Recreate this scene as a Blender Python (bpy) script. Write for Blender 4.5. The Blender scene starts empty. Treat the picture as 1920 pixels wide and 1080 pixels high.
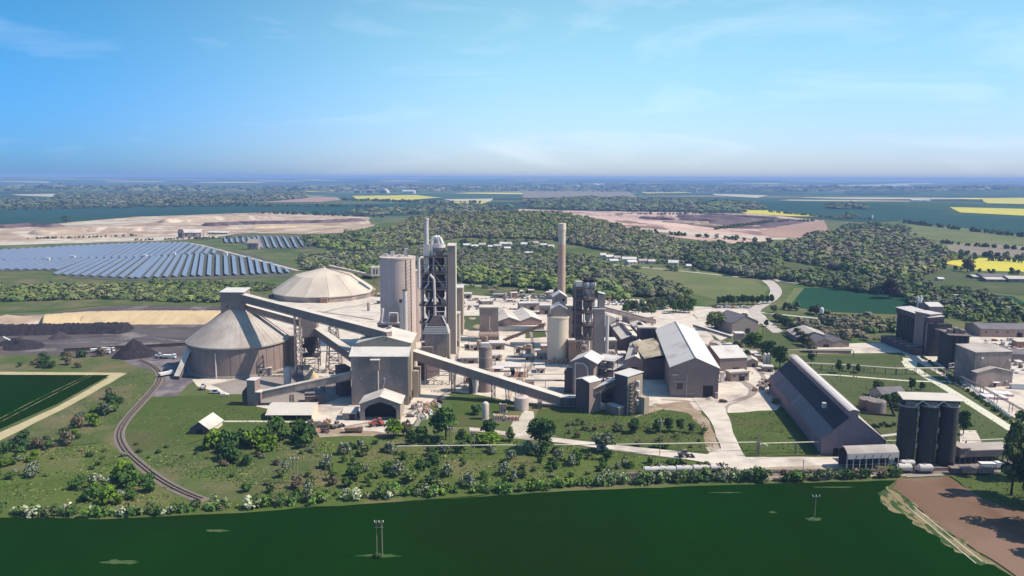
import bpy, bmesh, math, random
import numpy as np
from mathutils import Vector, Matrix
from mathutils.geometry import delaunay_2d_cdt
R = math.radians
V = Vector
scene = bpy.context.scene
col = scene.collection
random.seed(7)
# ---------------------------------------------------------------- camera
FL, CAMZ = 1450.0, 120.0
PITCH, ROLL = math.atan(207/1450), R(0.22)
fwd = V((0, math.cos(PITCH), -math.sin(PITCH)))
rt0 = V((1, 0, 0)); up0 = rt0.cross(fwd)
rt = rt0*math.cos(ROLL) + up0*math.sin(ROLL)
up = up0*math.cos(ROLL) - rt0*math.sin(ROLL)
cam = bpy.data.cameras.new('camera'); camo = bpy.data.objects.new('camera', cam)
col.objects.link(camo); scene.camera = camo
camo.matrix_world = Matrix(((rt.x, up.x, -fwd.x, 0), (rt.y, up.y, -fwd.y, 0), (rt.z, up.z, -fwd.z, CAMZ), (0, 0, 0, 1)))
cam.sensor_width = 36; cam.lens = 36*FL/1920; cam.clip_start = 1; cam.clip_end = 60000
# ---------------------------------------------------------------- light
SUN_EL, SUN_AZ = R(50), R(94)          # azimuth clockwise from +Y
sd = V((math.sin(SUN_AZ)*math.cos(SUN_EL), math.cos(SUN_AZ)*math.cos(SUN_EL), math.sin(SUN_EL)))
sl = bpy.data.lights.new('sun', 'SUN'); sl.energy = 5.0; sl.angle = R(0.5); sl.color = (1, .89, .735)
so = bpy.data.objects.new('sun', sl); col.objects.link(so)
so.rotation_euler = sd.to_track_quat('Z', 'Y').to_euler()
so.location = (0, 0, 500)
w = bpy.data.worlds.new('World'); scene.world = w; w.use_nodes = True
nt = w.node_tree; nt.nodes.clear()
wo = nt.nodes.new('ShaderNodeOutputWorld'); bg = nt.nodes.new('ShaderNodeBackground')
sky = nt.nodes.new('ShaderNodeTexSky'); sky.sky_type = 'NISHITA'; sky.sun_disc = False
sky.sun_elevation = SUN_EL; sky.sun_rotation = SUN_AZ
sky.altitude = 200; sky.air_density = 1.0; sky.dust_density = 0.6; sky.ozone_density = 3.0
# thin cirrus, a layer by view direction
tc = nt.nodes.new('ShaderNodeTexCoord')
mp = nt.nodes.new('ShaderNodeMapping'); mp.inputs['Scale'].default_value = (2.2, 3, 11); mp.inputs['Rotation'].default_value = (0, R(-9), 0)
nz = nt.nodes.new('ShaderNodeTexNoise'); nz.inputs['Scale'].default_value = 1.7; nz.inputs['Detail'].default_value = 7; nz.inputs['Roughness'].default_value = .55
nz.inputs['Distortion'].default_value = .6
rp = nt.nodes.new('ShaderNodeValToRGB'); rp.color_ramp.elements[0].position = .54; rp.color_ramp.elements[1].position = .86
rp.color_ramp.elements[0].color = (0, 0, 0, 1); rp.color_ramp.elements[1].color = (.26, .26, .26, 1)
mx = nt.nodes.new('ShaderNodeMix'); mx.data_type = 'RGBA'
nt.links.new(tc.outputs['Generated'], mp.inputs['Vector']); nt.links.new(mp.outputs[0], nz.inputs['Vector'])
nt.links.new(nz.outputs['Fac'], rp.inputs['Fac']); nt.links.new(rp.outputs['Color'], mx.inputs['Factor'])
sx_ = nt.nodes.new('ShaderNodeSeparateXYZ'); nt.links.new(tc.outputs['Generated'], sx_.inputs[0])
def ramp_(src, a_, b_, ca, cb):
    r_ = nt.nodes.new('ShaderNodeMapRange'); r_.interpolation_type = 'SMOOTHSTEP'; r_.inputs['From Min'].default_value = a_; r_.inputs['From Max'].default_value = b_; nt.links.new(src, r_.inputs['Value'])
    m_ = nt.nodes.new('ShaderNodeMix'); m_.data_type = 'RGBA'; nt.links.new(r_.outputs[0], m_.inputs['Factor']); m_.inputs['A'].default_value = (*ca, 1); m_.inputs['B'].default_value = (*cb, 1); return m_.outputs['Result']
tz = ramp_(sx_.outputs['Z'], -.01, .2, (.91, 1.02, 1.40), (1.03, 1.33, 1.18)); tx = ramp_(sx_.outputs['X'], -.6, .05, (.22, .50, .80), (1, 1, 1)); tx2 = ramp_(sx_.outputs['X'], .1, .6, (1, 1, 1), (.80, .83, .9))
t2_ = nt.nodes.new('ShaderNodeMix'); t2_.data_type = 'RGBA'; t2_.blend_type = 'MULTIPLY'; t2_.inputs['Factor'].default_value = 1; nt.links.new(tz, t2_.inputs['A']); nt.links.new(tx, t2_.inputs['B'])
tn = nt.nodes.new('ShaderNodeMix'); tn.data_type = 'RGBA'; tn.blend_type = 'MULTIPLY'; tn.inputs['Factor'].default_value = 1
t3_ = nt.nodes.new('ShaderNodeMix'); t3_.data_type = 'RGBA'; t3_.blend_type = 'MULTIPLY'; t3_.inputs['Factor'].default_value = 1; nt.links.new(t2_.outputs['Result'], t3_.inputs['A']); nt.links.new(tx2, t3_.inputs['B']); nt.links.new(t3_.outputs['Result'], tn.inputs['B']); nt.links.new(sky.outputs[0], tn.inputs['A']); nt.links.new(tn.outputs['Result'], mx.inputs['A']); mx.inputs['B'].default_value = (9.5, 9.6, 10.5, 1)
nt.links.new(mx.outputs['Result'], bg.inputs['Color']); bg.inputs['Strength'].default_value = 0.115
nt.links.new(bg.outputs[0], wo.inputs['Surface'])
scene.view_settings.view_transform = 'Standard'; scene.view_settings.look = 'None'
scene.view_settings.exposure = 0.34; scene.view_settings.gamma = 1.0
scene.render.engine = 'CYCLES'
cy = scene.cycles
cy.max_bounces = 4; cy.diffuse_bounces = 2; cy.glossy_bounces = 2; cy.volume_bounces = 0; cy.transparent_max_bounces = 4
cy.use_denoising = True; cy.volume_step_rate = 10

# ---------------------------------------------------------------- terrain
def sst(a, b, x):
    t = min(1, max(0, (x-a)/(b-a))); return t*t*(3-2*t)
HILLS = [  # cx, cy, sx, sy, amp
    (-30, 1560, 340, 230, 43), (330, 1500, 260, 200, 15), (-620, 3400, 900, 500, 12),
    (780, 1750, 420, 320, 9), (1700, 3300, 800, 600, 22), (500, 4200, 900, 500, 16)]
def hgt(x, y):
    d = math.hypot(x, y)
    if d < 850: return 0.0
    z = 0
    for cx, cy_, sx, sy, a in HILLS:
        u = ((x-cx)/sx)**2 + ((y-cy_)/sy)**2
        if u < 20: z += a*math.exp(-u)
    z *= sst(850, 1150, d)
    k = sst(3000, 9000, d)
    if k > 0:
        z += k*(16*math.sin(x/1300+1)*math.sin(y/1700+.5) + 9*math.sin(x/700+y/900) + 5*math.sin(x/330-y/520+2))
    k = sst(11000, 19000, d)
    if k > 0:
        z = z*(1-.5*k) + k*(72 + 9*math.sin(x/2300+.6) + 6*math.sin(x/900) - x*.0005 + 4*math.sin(x/410+1))
    return min(z, 134)
def ray(px, py):
    return (rt*((px-960)/FL) + up*((540-py)/FL) + fwd)
def G(px, py, z=None):
    d = ray(px, py); d = d/d.y
    if z is not None:
        t = (z-CAMZ)/d.z; return V((d.x*t, t, z))
    if d.z < 0:
        t = -CAMZ/d.z
        if math.hypot(d.x*t, t) < 850: return V((d.x*t, t, 0))
    a = 500.0
    while a < 24000:
        b = a*1.012
        if CAMZ+d.z*b < hgt(d.x*b, b):
            for _ in range(14):
                m = (a+b)/2
                if CAMZ+d.z*m < hgt(d.x*m, m): b = m
                else: a = m
            break
        a = b
    return V((d.x*b, b, hgt(d.x*b, b)))
def PX(p):
    v = V(p)-V((0, 0, CAMZ)); f = v.dot(fwd)
    return (960+FL*v.dot(rt)/f, 540-FL*v.dot(up)/f)
def ZAT(p, py):
    "height above the point p at which it shows at picture row py"
    lo, hi = -200.0, 600.0
    for _ in range(50):
        m = (lo+hi)/2
        if PX((p[0], p[1], m))[1] > py: lo = m
        else: hi = m
    return (lo+hi)/2
def MPP(p): return (V(p)-V((0, 0, CAMZ))).dot(fwd)/FL   # metres per photo pixel

# ---------------------------------------------------------------- materials
MATS = {}
TONE = {'grass': .72, 'mown_grass': .6, 'lush_grass': .56, 'scrub_grass': .62, 'flat_crop': .7, 'meadow': .72, 'crop': .215, 'crop_teal': .6, 'crop_far': .6, 'rape': .8, 'soil': .62, 'soil_far': .7, 'pink_field': .68, 'tan_field': .7,
  'pale_field': .75, 'quarry': .74, 'quarry_pink': .84, 'quarry_dark': .5, 'dome_skin': .84, 'thin_crop': .6, 'dust': .84, 'dust_grey': .72, 'coal_ground': .52, 'sand': .85, 'track': .75, 'road_pale': .85, 'concrete_path': .85, 'dirt': .75, 'yellow_track': .75, 'ballast': .62,
  'clad': .7, 'clad_beige': .66, 'clad_pink': .66, 'clad_dark': .5, 'clad_mid': .68, 'roof_dusty': .86, 'roof_white': .78, 'roof_grey': .85, 'roof_slate': .7, 'concrete_grey': .21, 'clad_violet': .68, 'roof_navy_shade': .3, 'roof_mauve': .75, 'solar_glass': .5, 'concrete': .75, 'concrete_pink': 1.0, 'steel_dark': .6, 'steel_mid': .7, 'brick': .8}
def mat(name, c1, c2=None, scale=.2, rough=.9, detail=5, c3=None, scale3=.02, bump=0, metal=0, spec=.12, ramp=(.35, .65), streak=None, attr=None, island=0, ramp3=(.45, .6), stretch=None):
    k_ = TONE.get(name, 1); c1, c2, c3 = [tuple(v*k_ for v in c) if c else c for c in (c1, c2, c3)]
    m = bpy.data.materials.new(name); m.use_nodes = True; MATS[name] = m
    n = m.node_tree.nodes; L = m.node_tree.links; n.clear()
    o = n.new('ShaderNodeOutputMaterial'); b = n.new('ShaderNodeBsdfPrincipled'); L.new(b.outputs[0], o.inputs[0])
    b.inputs['Roughness'].default_value = rough; b.inputs['Metallic'].default_value = metal; b.inputs['Specular IOR Level'].default_value = spec
    g = n.new('ShaderNodeNewGeometry'); vec = g.outputs['Position']
    if stretch:
        mpn = n.new('ShaderNodeMapping'); mpn.inputs['Scale'].default_value = stretch[:3]
        if len(stretch) > 3: mpn.inputs['Rotation'].default_value = (0, 0, stretch[3])
        L.new(vec, mpn.inputs['Vector']); vec = mpn.outputs[0]
    def noise(sc, det, rmp, v=None):
        t = n.new('ShaderNodeTexNoise'); t.inputs['Scale'].default_value = sc; t.inputs['Detail'].default_value = det; t.inputs['Roughness'].default_value = .62
        L.new(v or vec, t.inputs['Vector'])
        r = n.new('ShaderNodeMapRange'); r.inputs['From Min'].default_value = rmp[0]; r.inputs['From Max'].default_value = rmp[1]
        L.new(t.outputs['Fac'], r.inputs['Value']); return r.outputs[0]
    def mixc(f, a, bb, mode='MIX'):
        x = n.new('ShaderNodeMix'); x.data_type = 'RGBA'; x.blend_type = mode
        for s, v in ((x.inputs['Factor'], f), (x.inputs['A'], a), (x.inputs['B'], bb)):
            if hasattr(v, 'links'): L.new(v, s)
            elif isinstance(v, tuple): s.default_value = (*v, 1) if len(v) == 3 else v
            else: s.default_value = v
        return x.outputs['Result']
    c = c1
    if c2: c = mixc(noise(scale, detail, ramp), c1, c2)
    if c3: c = mixc(noise(scale3, 6, ramp3, g.outputs['Position']), c, c3)
    if streak:    # vertical grime / rain streaks on cladding: (colour, amount)
        s2 = n.new('ShaderNodeMapping'); s2.inputs['Scale'].default_value = (1, 1, .06)
        L.new(g.outputs['Position'], s2.inputs['Vector'])
        c = mixc(mul(n, L, noise(.55, 4, (.45, .75), s2.outputs[0]), streak[1]*.75), c, tuple(v*min(1, k_*1.15) for v in streak[0]))
    if attr:
        a = n.new('ShaderNodeAttribute'); a.attribute_name = attr
        c = mixc(1.0, c, a.outputs['Color'], 'MULTIPLY')
    if island:
        r = n.new('ShaderNodeMapRange'); r.inputs['To Min'].default_value = 1-island; r.inputs['To Max'].default_value = 1+island
        L.new(g.outputs['Random Per Island'], r.inputs['Value'])
        h = n.new('ShaderNodeHueSaturation'); L.new(r.outputs[0], h.inputs['Value'])
        if hasattr(c, 'links'): L.new(c, h.inputs['Color'])
        else: h.inputs['Color'].default_value = (*c, 1)
        c = h.outputs[0]
    if hasattr(c, 'links'): L.new(c, b.inputs['Base Color'])
    else: b.inputs['Base Color'].default_value = (*c, 1)
    if bump:
        t = n.new('ShaderNodeTexNoise'); t.inputs['Scale'].default_value = bump[0]; t.inputs['Detail'].default_value = 4
        L.new(g.outputs['Position'], t.inputs['Vector'])
        bp = n.new('ShaderNodeBump'); bp.inputs['Strength'].default_value = bump[1]; bp.inputs['Distance'].default_value = bump[2]
        L.new(t.outputs['Fac'], bp.inputs['Height']); L.new(bp.outputs[0], b.inputs['Normal'])
    return m
def mul(n, L, a, k):
    x = n.new('ShaderNodeMath'); x.operation = 'MULTIPLY'; L.new(a, x.inputs[0]); x.inputs[1].default_value = k; return x.outputs[0]
M = MATS
# land cover
mat('grass', (.075, .115, .030), (.12, .15, .05), .05, c3=(.19, .165, .085), scale3=.03, bump=(.5, .5, .5), ramp3=(.46, .6))
mat('mown_grass', (.095, .13, .04), (.13, .155, .06), .03, c3=(.2, .18, .09), scale3=.02, bump=(.8, .3, .2), ramp3=(.56, .7))
mat('lush_grass', (.095, .15, .030), (.13, .175, .045), .06, c3=(.15, .15, .06), scale3=.025, ramp3=(.5, .68), bump=(.6, .6, .5))
mat('solar_ground', (.075, .075, .06), (.10, .10, .07), .05)
mat('meadow', (.16, .19, .06), (.13, .17, .055), .02, c3=(.2, .2, .09), scale3=.012)
mat('crop', (.014, .105, .004), (.020, .135, .008), .02, rough=1, spec=0, stretch=(1, .08, 1, .12), c3=(.034, .085, .006), scale3=.007, ramp3=(.42, .62), bump=(1.2, .25, .3))
mat('crop_teal', (.012, .075, .034), (.018, .095, .042), .01, rough=1, stretch=(1, .3, 1, .4))
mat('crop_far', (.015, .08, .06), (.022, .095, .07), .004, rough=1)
mat('rape', (.66, .56, .06), (.56, .52, .09), .01)
mat('soil', (.21, .125, .078), (.275, .17, .115), .05, stretch=(1, .12, 1, -.5), c3=(.32, .2, .15), scale3=.02, bump=(1.5, .3, .3))
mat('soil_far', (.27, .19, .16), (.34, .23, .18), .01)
mat('pink_field', (.42, .27, .21), (.5, .33, .26), .01)
mat('tan_field', (.26, .22, .17), (.32, .27, .2), .01)
mat('pale_field', (.55, .5, .42), (.6, .56, .45), .01)
mat('quarry', (.36, .25, .18), (.58, .44, .33), .010, c3=(.72, .60, .48), scale3=.016, ramp3=(.5, .6), bump=(.03, 1, 6), stretch=(1, .5, 1))
mat('quarry_pink', (.46, .31, .26), (.66, .48, .41), .008, c3=(.24, .15, .14), scale3=.010, ramp3=(.54, .6), bump=(.03, 1, 5))
mat('thin_crop', (.06, .13, .03), (.12, .16, .07), .3, stretch=(1, .3, 1))
mat('quarry_dark', (.17, .11, .125), (.36, .25, .24), .02, c3=(.10, .065, .08), scale3=.012, ramp3=(.52, .6), bump=(.05, 1, 5))
mat('dust', (.70, .62, .54), (.60, .525, .455), .12, c3=(.36, .30, .27), scale3=.045, ramp3=(.5, .72), ramp=(.4, .6))
mat('dust_grey', (.36, .31, .28), (.46, .40, .37), .06, c3=(.28, .23, .22), scale3=.03)
mat('coal_ground', (.13, .105, .115), (.22, .18, .18), .05, c3=(.38, .33, .32), scale3=.03, ramp3=(.56, .66), stretch=(.5, 1, 1))
mat('coal_dust', (.10, .085, .10), (.17, .14, .155), .12, c3=(.28, .24, .23), scale3=.06, ramp3=(.5, .7), stretch=(1, .4, 1, -.7))
mat('coal', (.022, .018, .024), (.04, .034, .042), .4, bump=(.7, .7, .8))
mat('bank_dark', (.045, .035, .045), (.07, .055, .065), .2, bump=(.5, .7, .8))
mat('sand', (.66, .50, .29), (.56, .42, .26), .06, c3=(.42, .30, .20), scale3=.05, ramp3=(.55, .75), bump=(.15, .6, 1.5))
mat('track', (.62, .56, .47), (.70, .64, .54), .3, c3=(.5, .44, .35), scale3=.05)
mat('yellow_track', (.50, .42, .24), (.56, .48, .3), .2)
mat('road_pale', (.46, .40, .37), (.54, .48, .44), .1)
mat('concrete_path', (.62, .60, .48), (.68, .66, .54), .3)
mat('ballast', (.25, .20, .185), (.33, .27, .25), .8, bump=(2, .4, .2))
mat('dirt', (.32, .23, .16), (.40, .30, .21), .15, c3=(.5, .42, .34), scale3=.04)
mat('blue_yard', (.30, .29, .33), (.36, .34, .38), .1)
mat('flat_crop', (.30, .24, .13), (.05, .10, .03), .35, stretch=(1, .35, 1, -.6), ramp=(.48, .54))
mat('scrub_grass', (.14, .185, .045), (.10, .15, .03), .05, c3=(.22, .20, .09), scale3=.03, ramp3=(.5, .66), bump=(.5, .6, .5))

# ---------------------------------------------------------------- object helpers
def tag(o, label=None, cat=None, group=None, kind=None):
    if label: o['label'] = label
    if cat: o['category'] = cat
    if group: o['group'] = group
    if kind: o['kind'] = kind
    return o
def link(name, me, m, parent=None, loc=None):
    o = bpy.data.objects.new(name, me); col.objects.link(o)
    if m is not None and not me.materials:
        for mm in (m if isinstance(m, (list, tuple)) else [m]): me.materials.append(M[mm] if isinstance(mm, str) else mm)
    if parent is not None: o.parent = parent
    if loc is not None: o.location = loc
    return o
def pip(x, y, P):
    ins = False; j = len(P)-1
    for i in range(len(P)):
        xi, yi = P[i]; xj, yj = P[j]
        if (yi > y) != (yj > y) and x < (xj-xi)*(y-yi)/(yj-yi)+xi: ins = not ins
        j = i
    return ins
def rough_edge(P, amp, step):
    out = []
    n = len(P)
    for i in range(n):
        a, b = V(P[i][:2]), V(P[(i+1) % n][:2]); L = (b-a).length
        k = max(1, min(60, int(L/step))); nrm = V((-(b-a).y, (b-a).x))/max(L, .01)
        for j in range(k):
            q = a+(b-a)*j/k
            if j: q = q+nrm*random.uniform(-amp, amp)
            out.append((q.x, q.y))
    return out
LAY = [0.0]
def sheet(name, P, m, off=None, amp=0, step=10, kind='structure', label=None):
    "a ground sheet draped on the terrain; P = world xy points"
    if amp: P = rough_edge(P, amp, step)
    xs = [p[0] for p in P]; ys = [p[1] for p in P]
    D = min(math.hypot(x, y) for x, y in P); far = max(math.hypot(x, y) for x, y in P)
    LAY[0] += .0025
    if off is None: off = .02+LAY[0]
    pts = [V((p[0], p[1])) for p in P]; n = len(pts)
    edges = [(i, (i+1) % n) for i in range(n)]
    if far > 850:
        if not amp:
            P2 = rough_edge(P, 0.0001, max(25, D*.03)); pts = [V(p) for p in P2]; n = len(pts); edges = [(i, (i+1) % n) for i in range(n)]
        sx = max((max(xs)-min(xs))/38, 16); sy = max((max(ys)-min(ys))/38, 16)
        x = min(xs)
        while x < max(xs):
            y = min(ys)
            while y < max(ys):
                if pip(x, y, P): pts.append(V((x+random.uniform(-2, 2), y)))
                y += sy
            x += sx
        off += .25*(D/1000)**1.6
    vs, es, fs, *_ = delaunay_2d_cdt(pts, edges, [list(range(n))], 1, 1e-4)
    base = V((sum(xs)/len(xs), sum(ys)/len(ys), 0))
    me = bpy.data.meshes.new(name)
    me.from_pydata([(v.x-base.x, v.y-base.y, hgt(v.x, v.y)+off) for v in vs], [], [f if True else f for f in fs]); me.update()
    o = link(name, me, m, loc=base)
    o['kind'] = kind
    if label: o['label'] = label
    return o
def land(name, pp, m, **k):
    return sheet(name, [G(*p)[:2] for p in pp], m, **k)
def strip_pts(pp, wd):
    "pixel polyline -> world polygon of constant width"
    W = [V(G(*p)[:2]) for p in pp]
    return ribbon(W, wd)
def smooth(W, it=2):
    for _ in range(it):
        Q = [W[0]]
        for a, b in zip(W, W[1:]): Q += [a*.75+b*.25, a*.25+b*.75]
        Q.append(W[-1]); W = Q
    return W
def ribbon(W, wd):
    Lf, Rt = [], []
    for i, p in enumerate(W):
        t = (W[min(i+1, len(W)-1)]-W[max(i-1, 0)]).normalized(); nn = V((-t.y, t.x))
        w_ = wd if not isinstance(wd, (list, tuple)) else wd[0]+(wd[1]-wd[0])*i/(len(W)-1)
        Lf.append(p+nn*w_/2); Rt.append(p-nn*w_/2)
    return [tuple(p) for p in Lf+Rt[::-1]]
def strip(name, pp, wd, m, sm=2, **k):
    W = smooth([V(G(*p)[:2]) for p in pp], sm)
    return sheet(name, ribbon(W, wd), m, **k)
# ---------------------------------------------------------------- ground sheet to the horizon
def build_ground():
    rs = [0, 60, 120, 200, 300, 420, 560, 700, 850]
    while rs[-1] < 3200: rs.append(rs[-1]+26)
    while rs[-1] < 26000: rs.append(rs[-1]*1.035)
    na = 420; a0, a1 = R(-62), R(62)
    vs = []; fs = []
    for r in rs:
        for i in range(na+1):
            a = a0+(a1-a0)*i/na; x, y = r*math.sin(a), r*math.cos(a)-(80 if r < 500 else 0)
            vs.append((x, y, hgt(x, y)))
    for j in range(len(rs)-1):
        for i in range(na):
            q = j*(na+1)+i; fs.append((q, q+1, q+na+2, q+na+1))
    me = bpy.data.meshes.new('ground'); me.from_pydata(vs, [], fs); me.update()
    for p in me.polygons: p.use_smooth = True
    m = bpy.data.materials.new('countryside'); m.use_nodes = True; n = m.node_tree.nodes; L = m.node_tree.links
    b = n['Principled BSDF']; b.inputs['Roughness'].default_value = 1; b.inputs['Specular IOR Level'].default_value = .1
    g = n.new('ShaderNodeNewGeometry')
    mpn = n.new('ShaderNodeMapping'); mpn.inputs['Scale'].default_value = (1/900, 1/520, 1); mpn.inputs['Rotation'].default_value = (0, 0, .3)
    w1 = n.new('ShaderNodeTexNoise'); w1.inputs['Scale'].default_value = .0012; 
    L.new(g.outputs['Position'], w1.inputs['Vector'])
    add = n.new('ShaderNodeVectorMath'); add.operation = 'MULTIPLY_ADD'; add.inputs[1].default_value = (300, 300, 0); L.new(w1.outputs['Color'], add.inputs[0]); L.new(g.outputs['Position'], add.inputs[2])
    L.new(add.outputs[0], mpn.inputs[0])
    vo = n.new('ShaderNodeTexVoronoi'); vo.voronoi_dimensions = '2D'; vo.inputs['Scale'].default_value = 1; vo.inputs['Randomness'].default_value = .8
    L.new(mpn.outputs[0], vo.inputs['Vector'])
    sep = n.new('ShaderNodeSeparateColor'); L.new(vo.outputs['Color'], sep.inputs[0])
    cr = n.new('ShaderNodeValToRGB'); cr.color_ramp.interpolation = 'CONSTANT'; E_ = cr.color_ramp.elements
    cols = [(0, (.03, .07, .035)), (.2, (.05, .10, .04)), (.38, (.022, .045, .022)), (.58, (.075, .11, .05)), (.70, (.2, .16, .12)), (.77, (.03, .08, .04)), (.93, (.42, .37, .26)), (.965, (.62, .55, .06))]
    E_[0].color = (*cols[0][1], 1); E_[1].position = cols[1][0]; E_[1].color = (*cols[1][1], 1)
    for p_, c_ in cols[2:]: e = E_.new(p_); e.color = (*c_, 1)
    L.new(sep.outputs[0], cr.inputs[0])
    # near: rough grass
    ds = n.new('ShaderNodeVectorMath'); ds.operation = 'LENGTH'; L.new(g.outputs['Position'], ds.inputs[0])
    mr = n.new('ShaderNodeMapRange'); mr.inputs['From Min'].default_value = 2300; mr.inputs['From Max'].default_value = 2600; L.new(ds.outputs['Value'], mr.inputs['Value'])
    t = n.new('ShaderNodeTexNoise'); t.inputs['Scale'].default_value = .02; t.inputs['Detail'].default_value = 8; L.new(g.outputs['Position'], t.inputs['Vector'])
    c2 = n.new('ShaderNodeValToRGB'); c2.color_ramp.elements[0].position = .35; c2.color_ramp.elements[0].color = (.055, .095, .026, 1); c2.color_ramp.elements[1].position = .7; c2.color_ramp.elements[1].color = (.15, .135, .065, 1)
    L.new(t.outputs['Fac'], c2.inputs[0])
    mxx = n.new('ShaderNodeMix'); mxx.data_type = 'RGBA'; L.new(mr.outputs[0], mxx.inputs['Factor']); L.new(c2.outputs[0], mxx.inputs['A']); L.new(cr.outputs[0], mxx.inputs['B'])
    L.new(mxx.outputs['Result'], b.inputs['Base Color'])
    o = link('ground', me, m); o['kind'] = 'structure'
build_ground()
mat('brick_dust', (.42, .27, .21), (.5, .35, .28), .1)
# ---------------------------------------------------------------- far fields (photo pixel outlines dropped on the terrain)
def off_at(d): return 0
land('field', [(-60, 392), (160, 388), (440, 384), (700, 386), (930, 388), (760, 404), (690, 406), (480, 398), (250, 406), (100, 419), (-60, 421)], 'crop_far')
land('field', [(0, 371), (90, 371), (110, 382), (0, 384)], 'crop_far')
land('field', [(520, 377), (590, 369), (632, 370), (642, 376), (600, 380), (490, 380)], 'pink_field')
land('field', [(380, 363), (470, 364), (620, 368), (520, 375), (380, 370)], 'tan_field')
land('field', [(573, 354), (650, 353), (645, 359), (574, 361)], 'rape')
land('field', [(660, 368), (780, 366), (830, 371), (760, 376), (670, 374)], 'rape')
land('field', [(830, 374), (925, 373), (920, 378), (850, 378)], 'pale_field')
land('field', [(835, 379), (920, 378), (900, 384), (870, 383)], 'rape')
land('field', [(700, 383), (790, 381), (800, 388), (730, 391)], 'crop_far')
land('field', [(1045, 350), (1135, 345), (1130, 350), (1060, 354)], 'pale_field')
land('field', [(1200, 360), (1300, 358), (1295, 362), (1215, 364)], 'rape')
land('field', [(980, 360), (1180, 358), (1200, 372), (980, 372)], 'tan_field')
land('field', [(1335, 364), (1440, 367), (1420, 372), (1340, 367)], 'pale_field')
land('field', [(990, 384), (1090, 385), (1088, 388), (1000, 388)], 'pale_field')
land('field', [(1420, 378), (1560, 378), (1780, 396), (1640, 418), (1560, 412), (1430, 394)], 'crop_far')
land('field', [(1370, 394), (1440, 395), (1560, 407), (1480, 406), (1400, 401)], 'rape')
land('field', [(1780, 389), (1980, 394), (1980, 408), (1800, 399)], 'rape')
land('field', [(1840, 372), (1980, 370), (1980, 385), (1850, 382)], 'rape')
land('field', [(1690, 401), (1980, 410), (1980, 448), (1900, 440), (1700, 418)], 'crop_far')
land('field', [(1690, 420), (1800, 426), (1980, 446), (1980, 462), (1780, 456), (1640, 432)], 'meadow')
land('field', [(1740, 455), (1800, 452), (1980, 466), (1980, 490), (1800, 476)], 'tan_field')
land('field', [(1760, 492), (1830, 484), (1980, 489), (1980, 512), (1840, 508)], 'rape')
land('field', [(1400, 349), (1700, 345), (1720, 352), (1500, 354)], 'pale_field')
land('field', [(1580, 358), (1700, 357), (1720, 364), (1600, 366)], 'crop_far')
# quarries
land('quarry_floor', [(-80, 424), (100, 420), (250, 407), (480, 399), (560, 399), (690, 407), (700, 425), (640, 437), (560, 440), (470, 437), (380, 448), (300, 452), (-80, 462)], 'quarry', amp=6, step=40)
land('quarry_floor', [(970, 392), (1060, 395), (1260, 398), (1440, 402), (1540, 414), (1550, 425), (1470, 432), (1440, 452), (1380, 458), (1270, 446), (1160, 425), (1060, 408)], 'quarry_pink', amp=6, step=40)
land('quarry_floor', [(1265, 402), (1440, 408), (1530, 414), (1440, 428), (1360, 430), (1290, 422)], 'quarry_dark', amp=8, step=30)
land('field', [(1420, 434), (1470, 420), (1545, 413), (1555, 440), (1540, 447), (1440, 447)], 'pink_field')
land('haul_road', [(1200, 428), (1330, 438), (1440, 446), (1540, 449), (1440, 450), (1320, 443), (1200, 432)], 'pale_field')
land('field_track', [(97, 421), (180, 418), (330, 411), (330, 413), (200, 421), (100, 424)], 'pale_field')
land('track', [(-60, 456), (60, 453), (180, 449), (300, 445), (380, 441), (420, 446), (300, 450), (180, 454), (60, 459), (-60, 463)], 'track', amp=3, step=20)
# middle distance
land('meadow', [(1130, 494), (1300, 505), (1395, 520), (1442, 540), (1430, 556), (1380, 568), (1330, 560), (1280, 548), (1180, 515)], 'meadow')
land('field', [(1478, 575), (1505, 540), (1700, 540), (1900, 556), (1960, 590), (1700, 590), (1560, 585)], 'crop_teal')
land('field_margin', [(1463, 577), (1490, 540), (1508, 540), (1478, 577)], 'meadow')
land('pasture', [(1420, 490), (1540, 498), (1660, 512), (1640, 520), (1450, 504)], 'mown_grass')
land('pasture', [(1700, 520), (1760, 505), (1820, 512), (1980, 530), (1980, 560), (1860, 548), (1690, 535)], 'mown_grass')
land('solar_field', [(-80, 478), (60, 469), (240, 458), (360, 455), (430, 470), (480, 478), (560, 506), (540, 520), (400, 524), (230, 526), (140, 522), (90, 508), (-80, 512)], 'solar_ground')
land('solar_field', [(400, 445), (460, 442), (560, 443), (650, 448), (660, 462), (560, 467), (490, 468)], 'solar_ground')
strip('track', [(340, 455), (370, 458), (420, 471), (470, 484), (560, 508)], 5, 'track')
land('rough_grass', [(-80, 515), (90, 512), (140, 526), (400, 528), (560, 530), (600, 545), (420, 575), (200, 573), (60, 585), (-80, 590)], 'grass')
land('dirt_bank', [(850, 533), (950, 538), (1040, 547), (1080, 556), (1040, 562), (850, 552)], 'grass', amp=2, step=12)
strip('track', [(852, 532), (875, 534), (900, 537), (934, 539)], 4, 'dust')
# coal and storage yard
land('storage_yard', [(-80, 592), (75, 590), (230, 572), (430, 571), (520, 555), (700, 560), (720, 600), (670, 640), (560, 700), (400, 690), (270, 676), (-80, 668)], 'coal_ground', amp=1.5, step=12)
land('storage_yard', [(420, 590), (480, 575), (500, 560), (720, 555), (720, 610), (640, 640), (600, 700), (540, 700), (430, 620)], 'dust', amp=1.5, step=12)
land('coal_yard', [(215, 678), (360, 665), (368, 712), (330, 742), (272, 762), (288, 735), (310, 712), (296, 700), (250, 690)], 'coal_dust', amp=1.2, step=8)
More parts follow.
